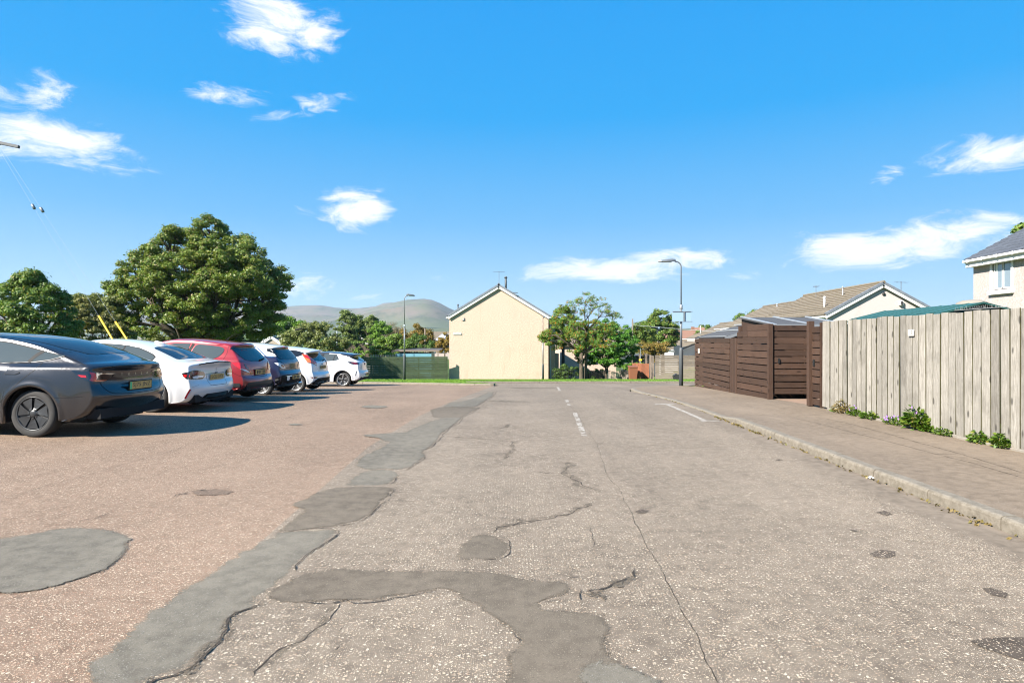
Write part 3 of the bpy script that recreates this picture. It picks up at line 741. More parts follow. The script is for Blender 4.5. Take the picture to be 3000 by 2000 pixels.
CRP = [C4((690,230),(900,230),(1000,240),(1150,270),(1300,310),(1500,360),(1700,410),(1850,452),(1980,448)), C4((1040,228),(1250,225)), C4((1150,235),(1300,265),(1500,315),(1980,448),(2352,560)), C4((1850,452),(2050,500),(2352,590))]
for ln in CRP:
    ln = [(p[0] * .93, p[1] * .93) for p in ln]          # the pavement lies 0.1 m higher than the road
    o = ribbon('pavement_crack', ln, .012, .108, 'crack', None, .008)
# pothole in the car park
drape('pothole', rough_edge(C5((1100,478),(1150,462),(1240,456),(1340,472),(1300,488),(1200,494),(1130,490)), .02, .03), .004, 'carpark_worn', 1.0, 'structure')
# worn road paint
def paint(quad): drape('road_marking', rough_edge(quad, .006, .06), .0105, 'road_paint', 1.0, 'structure')
for a, b in ((305, 335), (343, 364), (372, 398), (402, 432), (438, 452), (456, 466)):
    f = lambda y: (1125 + (y - 305) * .375, 1152 + (y - 305) * .44)
    paint(C8((f(a)[0], a), (f(a)[1], a), (f(b)[1], b), (f(b)[0], b)))
paint(C8((1070,217),(1092,217),(1098,232),(1076,232))); paint(C8((1085,244),(1106,244),(1112,255),(1090,255)))
paint(C8((1012,127),(1028,127),(1046,154),(1028,154)))
paint(C8((1690,243),(1820,243),(1830,247),(1690,247))); paint(C8((1765,250),(1790,248),(2045,356),(2020,360)))
paint(C8((1995,357),(2135,360),(2135,365),(2010,364)))

# ================================================================== CARS
def paint_car(name, col, metal=0.0, rough=.35, coat=1.0):
    nb = NB(name); f = nb.noise(900, 2, .6); b = nb.noise(1.4, 3)
    c = nb.mix(nb.math('MULTIPLY', f, .35 if metal > 0 else .05), col, tuple(min(1, v * 1.5 + .02 * (metal > 0)) for v in col))
    c = nb.mix(nb.math('MULTIPLY', nb.mr(b, .4, .8), .10), c, (.20, .17, .14))
    return nb.done(c, rough, metal, None, .5, coat, .04)
paint_car('car_midnight', (.0145, .015, .0195), .5, .26)
paint_car('car_white', (.62, .62, .625)); paint_car('car_pearl', (.60, .605, .62), .1, .3)
paint_car('car_red', (.26, .010, .014), .2, .3); paint_car('car_navy', (.010, .010, .042), .3, .3)
paint_car('car_cream', (.58, .55, .49)); paint_car('car_black', (.012, .013, .02), .2, .3)
plain('tyre', (.028, .027, .026), .85, 0, .3, 30, .002, 200)
plain('rim_dark', (.04, .042, .045), .42, .5, .1); plain('rim_silver', (.55, .56, .57), .32, .85, .08); plain('rim_black', (.012, .012, .013), .4, .2, .1)
plain('underbody', (.010, .010, .010), .95, 0, .2)
plain('car_trim', (.010, .010, .011), .6, 0, .1, spec=.15); plain('chrome', (.75, .76, .78), .12, 1.0, .03)
nb = NB('car_glass'); nb.done((.012, .015, .020), .04, 0, None, .55)
nb = NB('car_glass_pale'); nb.done((.055, .065, .063), .05, 0, None, .9)
nb = NB('lamp_red'); nb.done((.55, .012, .012), .12, 0, None, .7, 1.0)
nb = NB('lamp_red_dark'); nb.done((.13, .006, .010), .12, 0, None, .7, 1.0)
nb = NB('lamp_orange'); nb.done((.80, .13, .03), .15, 0, None, .7, 1.0)
nb = NB('lamp_clear'); nb.done((.72, .72, .70), .1, 0, None, .7, 1.0)
nb = NB('lamp_smoke'); nb.done((.012, .012, .014), .08, 0, None, .8, 1.0)
plain('plate_yellow', (.52, .33, .10), .45, 0, .05); plain('plate_green', (.06, .52, .22), .45, 0, .03)

def hermite(T, K, t):
    T = np.asarray(T); K = np.asarray(K, float); n = len(T)
    h = np.diff(T)[:, None]; d = np.diff(K, axis=0) / h
    m = np.zeros_like(K); m[0] = d[0]; m[-1] = d[-1]
    m[1:-1] = (d[:-1] * h[1:] + d[1:] * h[:-1]) / (h[1:] + h[:-1])
    i = np.clip(np.searchsorted(T, t, side='right') - 1, 0, n - 2); hh = h[i]; s = ((t - T[i]) / hh[:, 0])[:, None]
    return (2 * s**3 - 3 * s**2 + 1) * K[i] + (s**3 - 2 * s**2 + s) * hh * m[i] + (-2 * s**3 + 3 * s**2) * K[i + 1] + (s**3 - s**2) * hh * m[i + 1]

class Car:
    """a car body lofted from its own side outline (x from the rear bumper forward, y to its left, z up)"""
    def __init__(s, name, label, pos, spec, mats, turn=0.0):
        X, Y = pos; th = rad(177.8 + turn)
        s.s = spec; s.mats = mats
        s.root = thing(name, label, 'car', (X, Y, gz(X - 1, Y)), th)
        # tilt with the ground
        fx, fy = math.cos(th), math.sin(th)
        zr = gz(X + fx * spec['xw'][0], Y + fy * spec['xw'][0]); zf = gz(X + fx * spec['xw'][1], Y + fy * spec['xw'][1])
        pit = math.atan2(zf - zr, spec['xw'][1] - spec['xw'][0])
        s.root.location.z = zr - pit * spec['xw'][0]
        s.root.rotation_euler = (0, -pit, th)
        WM[s.root] = Matrix.Translation(s.root.location) @ Matrix.Rotation(th, 4, 'Z') @ Matrix.Rotation(-pit, 4, 'Y')
        s.body()
    def yside(s, x, z):
        p = s.s; W = p['W'] / 2; L = p['L']
        ar, x0, af, x1 = p['plan']
        w = W * (1 - ar * np.clip((x0 - x) / x0, 0, 2) ** 2 - af * np.clip((x - x1) / (L - x1), 0, 2) ** 2)
        zb = np.interp(x, [0, L], p['belt'])
        zm = .58
        lo = np.clip((zm - z) / zm, 0, 1); hi = np.clip((z - zm) / (zb - zm), 0, 1)
        y = w - .075 * lo ** 2 - .045 * hi ** 2.2
        dz = np.clip(z - zb, 0, 2)
        y = y - p.get('shoulder', .03) * sst(0, .07, dz) - p['tum'] * dz - p.get('tum2', .25) * dz ** 2
        gt = p.get('gtaper', 0.0)
        y = y - gt * np.clip((1.5 - x) / 1.5, 0, 1) ** 2 * sst(0, .3, dz)
        for xw in p['xw']:
            r = np.hypot(x - xw, z - p['R'])
            y = y + .016 * np.exp(-((r - p['arch'] - .025) / .035) ** 2) + p.get('haunch', .0) * np.exp(-((r - p['arch'] - .1) / .16) ** 2)
        cz, cd = p.get('crease', (.3, 0.0))
        y = y - cd * np.exp(-((z - cz) / .09) ** 2) * sst(p['xw'][0] + .3, p['xw'][0] + .7, x)
        return y
    def botz(s, x):
        p = s.s; z = np.interp(x, [0, p['xw'][0] - .3, p['xw'][0] + .4, p['xw'][1] - .4, p['L']], [p['bot'][0], p['bot'][0], p['bot'][1], p['bot'][1], p['bot'][0]])
        for xw in p['xw']:
            d = np.abs(x - xw); a = p['arch']
            z = np.where(d < a, np.maximum(z, p['R'] + np.sqrt(np.maximum(0, a * a - d * d))), z)
        return z
    def body(s):
        p = s.s; K = np.array([k[:4] for k in p['keys']]); c = np.array([k[4] for k in p['keys']]); bx = np.array([k[5] for k in p['keys']])
        T = np.concatenate([[0], np.cumsum(np.hypot(*np.diff(K[:, :2], axis=0).T) + .3 * np.hypot(*np.diff(K[:, 2:], axis=0).T))])
        n = int(T[-1] / .02); t = np.linspace(0, T[-1], n)
        Q = hermite(T, K, t); cc = np.interp(t, T, c); bb = np.interp(t, T, bx)
        bz = s.botz(bb)
        nq, nr = 16, 22
        q = np.sin(np.linspace(0, 1, nq + 1) * math.pi / 2) ** .85; q[0] = 0; q[-1] = 1
        P, Rr = Q[:, :2], Q[:, 2:]
        Wr = s.yside(Rr[:, 0], Rr[:, 1]); Wr = np.maximum(Wr, .05)
        cols = []
        pw = 3.0
        for k in range(nq + 1):                        # centre line to rim
            f = cc * q[k] ** 2 + (1 - cc) * (1 - (1 - q[k] ** pw) ** (1 / pw))
            xz = P + (Rr - P) * f[:, None]
            cols.append(np.stack([xz[:, 0], Wr * q[k], xz[:, 1]], -1))
        B = np.stack([bb, bz], -1)
        for k in range(1, nr + 1):                     # rim to sill
            v = k / nr; xz = Rr + (B - Rr) * v
            y = s.yside(xz[:, 0], xz[:, 1])
            cols.append(np.stack([xz[:, 0], y, xz[:, 1]], -1))
        last = cols[-1].copy(); last[:, 1] -= .05; cols.append(last)
        half = np.stack(cols, 1)                       # n x m x 3
        m = half.shape[1]
        mir = half[:, :0:-1].copy(); mir[:, :, 1] *= -1
        grid = np.concatenate([mir, half], 1); M = grid.shape[1]
        V = grid.reshape(-1, 3); I = np.arange(n * M).reshape(n, M)
        F = np.stack([I[:-1, :-1], I[:-1, 1:], I[1:, 1:], I[1:, :-1]], -1).reshape(-1, 4)
        s.bvh = BVHTree.FromPolygons([tuple(v) for v in V], [tuple(f) for f in F])
        ctr = V[F].mean(1)
        cls = p.get('roofcls')
        sel = np.array([bool(cls(*a)) for a in ctr]) if cls else np.zeros(len(F), bool)
        # outward orientation
        a, b, d = V[F[:, 0]], V[F[:, 1]], V[F[:, 2]]; nn = np.cross(b - a, d - a)
        out = ctr - np.array([p['L'] / 2, 0, .6]); flip = (nn * out).sum(1).mean() < 0
        if flip: F = F[:, ::-1]
        for nm, mask, mt in (('body', ~sel, s.mats['body']), ('roof', sel, s.mats.get('roof'))):
            if not mask.any(): continue
            ff = F[mask]; u, inv = np.unique(ff, return_inverse=True)
            add_obj(nm, mesh_np(nm, V[u], inv.reshape(ff.shape), True), MAT[mt], s.root)
        # underbody and wheel wells
        mb = MB(); L = p['L']; w = p['W'] / 2 - .30
        mb.box((L / 2, 0, .40), (L - .75, 2 * w, .42))
        mb.box(((p['xw'][0] + p['xw'][1]) / 2, 0, .36), (p['xw'][1] - p['xw'][0] - 2 * p['arch'] - .02, p['W'] - .16, .30))
        for xw in p['xw']:
            for sg in (-1, 1):
                pts = []
                for k in range(15):
                    an = math.pi * k / 14
                    pts.append((xw + (p['arch'] + .012) * math.cos(an), p['R'] + (p['arch'] + .012) * math.sin(an)))
                pts = [(pts[0][0], .2)] + pts + [(pts[-1][0], .2)]
                y0, y1 = sg * (p['W'] / 2 - .075), sg * w
                vs = [(x, y0, z) for x, z in pts] + [(x, y1, z) for x, z in pts]; nn_ = len(pts)
                mb.add(vs, [(i, i + 1, nn_ + i + 1, nn_ + i) for i in range(nn_ - 1)] + [tuple(range(nn_, 2 * nn_))])
        mb.box((.34, 0, p['bot'][0] + .09), (.5, p['W'] - .36, .14))
        mb.build('underbody', MAT['underbody'], s.root, False, fix=False)
    def ray(s, u, z, a):
        ar = rad(a); d = Vector((math.cos(ar), -math.sin(ar), 0)); e = Vector((math.sin(ar), math.cos(ar), 0))
        o = e * u - d * 8; o.z = z
        h, nr, i, dist = s.bvh.ray_cast(o, d)
        if h is None: h, nr, i, dist = s.bvh.find_nearest(e * u + Vector((0, 0, z)) - d * .6)
        if nr.dot(d) > 0: nr = -nr
        return h, nr
    def rayt(s, x, y):
        h, nr, i, d = s.bvh.ray_cast(Vector((x, y, 5)), Vector((0, 0, -1)))
        return h, (nr if nr.z > 0 else -nr)
    def patch(s, name, mat, poly, a, off=.004, parent=None, sides=(1,), step=.05, label=None, smooth=True, curve=0):
        """a panel (glass, lamp, trim) lying on the body; a = viewing angle (0 rear, 90 side, 't' top)"""
        if curve: poly = round_poly(poly, curve)
        bm = bmesh.new(); f = bm.faces.new([bm.verts.new((u, v, 0)) for u, v in poly]); bmesh.ops.triangulate(bm, faces=[f])
        us = [q[0] for q in poly]; v_ = [q[1] for q in poly]
        for lo, hi, no in ((min(us), max(us), (1, 0, 0)), (min(v_), max(v_), (0, 1, 0))):
            k = math.floor(lo / step) + 1
            while k * step < hi:
                bmesh.ops.bisect_plane(bm, geom=bm.verts[:] + bm.edges[:] + bm.faces[:], dist=1e-6, plane_co=(k * step * no[0], k * step * no[1], 0), plane_no=no); k += 1
        for v in bm.verts:
            h, nr = s.rayt(v.co.x, v.co.y) if a == 't' else s.ray(v.co.x, v.co.y, a)
            v.co = h + nr * off
        bm.normal_update()
        dirn = Vector((0, 0, 1)) if a == 't' else Vector((-math.cos(rad(a)), math.sin(rad(a)), 0))
        if sum(f.normal.dot(dirn) * f.calc_area() for f in bm.faces) < 0: bmesh.ops.reverse_faces(bm, faces=bm.faces[:])
        res = []
        for sg in sides:
            b2 = bm.copy()
            if sg < 0:
                for v in b2.verts: v.co.y *= -1
                bmesh.ops.reverse_faces(b2, faces=b2.faces[:])
            me = bpy.data.meshes.new(name); b2.to_mesh(me); b2.free()
            if smooth:
                for pl in me.polygons: pl.use_smooth = True
            par = parent[0 if sg > 0 else -1] if isinstance(parent, list) else (parent or s.root)
            o = add_obj(name, me, MAT[mat], par)
            if label: o['label'] = label
            res.append(o)
        bm.free(); return res
    def line(s, pts, a, w=.007, mat='car_trim', name='panel_gap', off=.0015, sides=(1, -1), parent=None, curve=0):
        if curve: pts = smooth_line(pts, curve)
        P = np.array(pts, float); d = np.concatenate([[0], np.cumsum(np.hypot(*np.diff(P, axis=0).T))]); n = max(2, int(d[-1] / .03))
        t = np.linspace(0, d[-1], n); q = np.stack([np.interp(t, d, P[:, 0]), np.interp(t, d, P[:, 1])], -1)
        V, F = [], []
        for i in range(n):
            tt = q[min(n - 1, i + 1)] - q[max(0, i - 1)]; tt = tt / max(1e-9, np.hypot(*tt)); nr = np.array([-tt[1], tt[0]])
            for k in (-1, 1):
                u, v = q[i] + nr * k * w / 2
                h, nm = s.rayt(u, v) if a == 't' else s.ray(u, v, a); V.append(h + nm * off)
        F = [(2 * i, 2 * i + 1, 2 * i + 3, 2 * i + 2) for i in range(n - 1)]
        for sg in sides:
            me = mesh_np(name, [(v.x, v.y * sg, v.z) for v in V], F); add_obj(name, me, MAT[mat], parent or s.root)
    def plate(s, y0, z0, text, w=.52, h=.112, green=False, sunk=0.0, frame=True, marks=None, tilt=0.0):
        xs = [s.ray(y0 + dy, z0 + dz, 0)[0].x for dy in (-w / 2, 0, w / 2) for dz in (-h / 2, h / 2)]
        x = min(xs) - .006 + sunk
        M = Matrix.Rotation(rad(tilt), 3, 'Y')
        mb = MB()
        if frame:
            fr = MB().box((x + .001, y0, z0), (.012, w + .03, h + .03), 0, M).build('plate_holder', MAT['car_trim'], s.root, False)
        pl = MB().box((x - .006, y0, z0), (.006, w, h), 0, M, .001).build('number_plate', MAT['plate_yellow'], s.root, False)
        if green: MB().box((x - .0095, y0 + w / 2 - .022, z0), (.002, .042, h - .004), 0, M).build('green_band', MAT['plate_green'], pl, False)
        if text:
            me = text_mesh(text, .105); co = np.array([v.co[:] for v in me.vertices]); lo, hi = co.min(0), co.max(0)
            tw = w * (.80 if green else .88); th = h * .70
            sh = -.02 if green else 0
            for v in me.vertices:
                u = ((v.co.x - lo[0]) / (hi[0] - lo[0]) - .5) * tw; q = ((v.co.y - lo[1]) / (hi[1] - lo[1]) - .5) * th
                v.co = M @ Vector((-.0105, -u + sh, q)) + Vector((x, y0, z0))
            add_obj('lettering', me, MAT['ink'], pl)
        elif marks:
            mb = MB(); u = -w * .40
            for wd, hh in marks:
                mb.box((x - .0105, y0 - u - wd / 2, z0 + (h * .35 - hh * h * .35)), (.001, wd * .7, h * .7 * hh)); u += wd
            mb.build('lettering', MAT['ink'], pl, False)
        return pl
    def wheel(s, style):
        p = s.s; R = p['R']; rr = p['rim']; tw = p.get('tw', .21)
        first = None
        for xw in p['xw']:
            for sg in (1, -1):
                yo = sg * (p['W'] / 2 - p.get('inset', .045))
                if first is None:
                    wh = MB().lathe([(.0, -.03), (rr * .9, -.03), (rr * .985, -.02), (rr * .985, -tw + .03)], 'y', 40).build('wheel', MAT['rim_black'], s.root, False, True)
                    hw = tw / 2; prof = [(rr - .004, -.012), (rr + .006, -.004), (rr + .022, 0), (R - .055, .001), (R - .02, -.006), (R - .004, -.022), (R, -.045), (R, -tw + .045), (R - .012, -tw + .012), (rr, -tw + .01)]
                    MB().lathe(prof, 'y', 56).build('tyre', MAT['tyre'], wh, False, True)
                    MB().lathe([(rr * .93, -.028), (rr * .95, -.008), (rr + .002, -.004), (rr + .006, -.010), (rr - .002, -.03)], 'y', 48).build('rim', MAT[style['rim']], wh, False, True)
                    for k in range(style['n']):
                        an = 2 * math.pi * (k + .25) / style['n']
                        mb = MB()
                        def pol(r, t, y): return (r * math.cos(an + t), y, r * math.sin(an + t))
                        if style['kind'] == 'blade':
                            vs = []; rs = [.055, .085, rr * .62, rr * .955]; tl = [.30, .33, .36, .37]; tr = [.22, .20, .12, .10]
                            tot = 2 * math.pi / style['n']
                            for i, r in enumerate(rs):
                                for t, y in ((-tot * .42 + .02, -.014 + .012 * (i == 0)), (tot * (.42 - .05 * (3 - i)), -.006)): vs.append(pol(r, t, y))
                            mb.add(vs, [(2 * i, 2 * i + 1, 2 * i + 3, 2 * i + 2) for i in range(3)])
                            vs2 = [(x, y - .012, z) for x, y, z in vs]; n0 = len(vs)
                            mb.add(vs + vs2, [(2 * i + 1, 2 * i + 3, n0 + 2 * i + 3, n0 + 2 * i + 1) for i in range(3)] + [(2 * i, 2 * i + 2, n0 + 2 * i + 2, n0 + 2 * i) for i in range(3)])
                        else:
                            for dt in style['pair']:
                                w0, w1 = style['w']
                                a0, a1 = pol(.045, dt * .35, -.02), pol(rr * .96, dt, -.008)
                                A, B = Vector(a0), Vector(a1); tt = (B - A).normalized(); nr = Vector((-tt.z, 0, tt.x))
                                vs = [A + nr * w0, A - nr * w0, B - nr * w1, B + nr * w1]; vs += [v + Vector((0, -.02, 0)) for v in vs]
                                mb.add(vs, [(0, 1, 2, 3), (0, 3, 7, 4), (1, 0, 4, 5), (2, 1, 5, 6), (3, 2, 6, 7)])
                        mb.build('spoke', MAT[style['spoke']], wh, False)
                    MB().lathe([(0, .0), (.028, -.001), (.05, -.008), (.062, -.02)], 'y', 24).build('hub_cap', MAT[style.get('hub', style['spoke'])], wh, False, True)
                    wh.location = (xw, yo, R); first = wh
                else:
                    w2 = copy_tree(first, s.root); w2.location = (xw, yo, R)
                    w2.rotation_euler = (0, random.uniform(0, 2), 0 if sg > 0 else math.pi)
def round_poly(poly, k=4):
    """Chaikin corner cutting"""
    for _ in range(k):
        o = []
        for a, b in zip(poly, poly[1:] + poly[:1]):
            o += [(a[0] * .8 + b[0] * .2, a[1] * .8 + b[1] * .2), (a[0] * .2 + b[0] * .8, a[1] * .2 + b[1] * .8)]
        poly = o
    return poly
def smooth_line(pts, k=2):
    for _ in range(k):
        o = [pts[0]]
        for a, b in zip(pts, pts[1:]): o += [(a[0] * .75 + b[0] * .25, a[1] * .75 + b[1] * .25), (a[0] * .25 + b[0] * .75, a[1] * .25 + b[1] * .75)]
        pts = o + [pts[-1]]
    return pts
BOTH = (1, -1)
def common(c, sp):
    """parts every car has at its front and sides"""
    L = sp['L']
    for sg in BOTH:
        mb = MB().box((sp['mir'], sg * (sp['W'] / 2 + .07), sp['belt'][1] + .06), (.16, .20, .13), 0, None, .03)
        mb.build('door_mirror', MAT[c.mats.get('mirror', c.mats['body'])], c.root, False, True)
    c.patch('headlight', 'lamp_clear', [(-.80 * sp['W'] / 2, .60), (-.45 * sp['W'] / 2, .62), (-.48 * sp['W'] / 2, .72), (-.8 * sp['W'] / 2, .76)], 180, .004, None, BOTH)
    c.patch('grille', 'car_trim', [(-.55, .32), (.55, .32), (.5, .50), (-.5, .50)], 180, .004)

# ---- dark grey electric saloon
def car_saloon():
    sp = dict(L=4.70, W=1.87, R=.336, rim=.238, arch=.388, xw=(.985, 3.86), tw=.225, belt=(1.0, .93), tum=.50, tum2=.3, shoulder=.035, gtaper=.05, haunch=.015,
              plan=(.13, 1.25, .17, 3.6), bot=(.25, .19), crease=(.36, .018), mir=3.25,
      keys=[(.34,.20,.56,.25,.5,.56),(.14,.31,.36,.33,.5,.562),(.03,.46,.22,.47,.5,.565),(.0,.57,.18,.58,.5,.568),(.03,.66,.19,.67,.5,.57),(.085,.74,.21,.77,.5,.572),(.10,.86,.225,.87,.5,.576),(.085,.95,.25,.95,.5,.58),
            (.02,1.03,.30,1.005,.45,.586),(.05,1.052,.34,1.03,.45,.59),(.20,1.095,.46,1.058,.45,.595),(.40,1.18,.62,1.11,.45,.62),(.70,1.285,.84,1.19,.45,.84),(1.05,1.375,1.12,1.275,.45,1.12),(1.43,1.43,1.46,1.345,.45,1.46),(1.87,1.462,1.87,1.39,.45,1.87),(2.25,1.465,2.25,1.395,.45,2.25),(2.65,1.43,2.65,1.365,.45,2.65),
            (3.1,1.27,3.05,1.20,.5,3.05),(3.5,1.07,3.5,.985,.5,3.5),(4.0,.95,4.0,.86,.5,4.0),(4.4,.82,4.25,.75,.5,4.24),(4.62,.65,4.38,.62,.5,4.26),(4.69,.48,4.40,.47,.5,4.265),(4.62,.22,4.34,.25,.5,4.27)])
    c = Car('saloon_car', 'dark grey fastback saloon car with black paddle wheels and green banded plate', (-5.78, 9.55), sp, dict(body='car_midnight'))
    sg = [(.66,1.165),(.83,1.108),(1.02,1.076),(1.55,1.045),(2.4,1.005),(3.22,.985),(3.16,1.05),(2.9,1.20),(2.55,1.315),(2.2,1.355),(1.8,1.345),(1.53,1.318),(1.3,1.275),(1.02,1.22),(.80,1.175)]
    c.patch('window_seal', 'car_trim', [(u + (.02 if u > 2 else -.02) * (1 if u in (.66, 3.22) else 0), v + (.016 if i > 6 else -.016)) for i, (u, v) in enumerate(sg)], 90, .003, None, BOTH)
    c.patch('side_window', 'car_glass_pale', sg, 90, .006, None, BOTH)
    c.line([(1.12,1.062),(1.06,1.15),(.98,1.225)], 90, .055, 'car_trim', 'window_pillar', .008)
    c.line([(2.18,1.01),(2.15,1.35)], 90, .07, 'car_trim', 'window_pillar', .008)
    c.line([(.66,1.158),(.83,1.098),(1.02,1.066),(1.55,1.035),(2.4,.995),(3.22,.975)], 90, .010, 'rim_dark', 'window_trim', .008)
    c.patch('glass_roof', 'car_glass', [(.44,-.36),(.50,-.47),(.80,-.57),(1.2,-.57),(2.55,-.54),(3.32,-.62),(3.4,-.4),(3.43,0),(3.4,.4),(3.32,.62),(2.55,.54),(1.2,.57),(.80,.57),(.50,.47),(.44,.36),(.42,0)], 't', .004)
    c.line([(.92,1.06),(.92,1.0),(1.0,.92),(1.16,.78),(1.44,.46)], 90, .008, curve=2)
    c.line([(2.15,1.0),(2.13,.24)], 90, .008); c.line([(3.2,.97),(3.3,.24)], 90, .008)
    c.line([(1.46,.235),(3.35,.225)], 90, .01)
    c.line([(.60,1.26),(.72,1.195)], 90, .007)
    c.line([(1.0,1.17),(.85,1.09),(.755,1.02),(.72,.935),(.745,.84)], 45, .008, curve=2)
    c.line([(.70,.57),(.45,.578),(.27,.60)], 90, .006)
    c.patch('door_handle', 'car_midnight', [(1.38,.893),(1.375,.912),(1.24,.918),(1.17,.925),(1.165,.914),(1.225,.893)], 90, .009, None, BOTH, label=None)
    c.line([(1.385,.890),(1.375,.915),(1.24,.921),(1.165,.928),(1.16,.911),(1.225,.889),(1.385,.889)], 90, .004, off=.0095)
    lens = [(.93,.966),(.83,.952),(.724,.945),(.60,.935),(.47,.922),(.38,.914),(.39,.897),(.52,.892),(.611,.882),(.645,.862),(.658,.833),(.57,.826),(.496,.821),(.535,.806),(.65,.806),(.733,.809),(.788,.828),(.86,.885)]
    tl = c.patch('tail_light', 'lamp_smoke', lens, 45, .006, None, BOTH, .03)
    c.patch('red_lens', 'lamp_red', [(.735,.94),(.69,.936),(.665,.92),(.648,.865),(.66,.812),(.71,.812),(.735,.83),(.715,.88)], 45, .010, tl, BOTH, .02)
    c.patch('red_lens', 'lamp_red', [(.86,.90),(.775,.895),(.765,.865),(.82,.868)], 45, .010, tl, BOTH, .02)
    c.patch('clear_lens', 'chrome', [(.655,.928),(.40,.911),(.43,.902),(.60,.905),(.63,.89),(.645,.845),(.655,.835)], 45, .010, tl, BOTH, .02)
    c.patch('orange_lens', 'lamp_orange', [(.69,.825),(.51,.818),(.535,.808),(.67,.808)], 45, .011, tl, BOTH, .02)
    c.patch('boot_spoiler', 'car_black', [(-.72,.985),(-.5,1.012),(0,1.028),(.5,1.012),(.72,.985),(.66,.965),(.3,.985),(0,.992),(-.3,.985),(-.66,.965)], 0, .012)
    c.line([(.70,.80),(.662,.693),(.58,.63),(.446,.609),(0,.598),(-.446,.609),(-.58,.63),(-.662,.693),(-.70,.80)], 0, .008, sides=(1,), curve=2)
    c.plate(-.02, .715, 'SJ75 JNZ', green=True)
    for i, ch in enumerate('TESLA'):
        me = text_mesh(ch, .05)
        y = .30 - i * .15
        h, nr = c.ray(y, .885, 0)
        for v in me.vertices: v.co = Vector((h.x - .004, y - v.co.x, .885 + v.co.y))
        add_obj('lettering', me, MAT['chrome'], c.root)
    c.patch('rear_diffuser', 'car_trim', [(-.62,.40),(-.5,.35),(.5,.35),(.62,.40),(.72,.27),(.5,.23),(-.5,.23),(-.72,.27)], 0, .006)
    c.patch('reflector', 'lamp_red_dark', [(.62,.395),(.36,.385),(.36,.368),(.60,.372)], 0, .012, None, BOTH)
    c.line([(.60,.33),(.78,.29)], 45, .012, 'chrome', 'bumper_trim', .006)
    c.wheel(dict(kind='blade', n=7, rim='rim_dark', spoke='rim_dark', hub='rim_dark'))
    common(c, sp)
car_saloon()

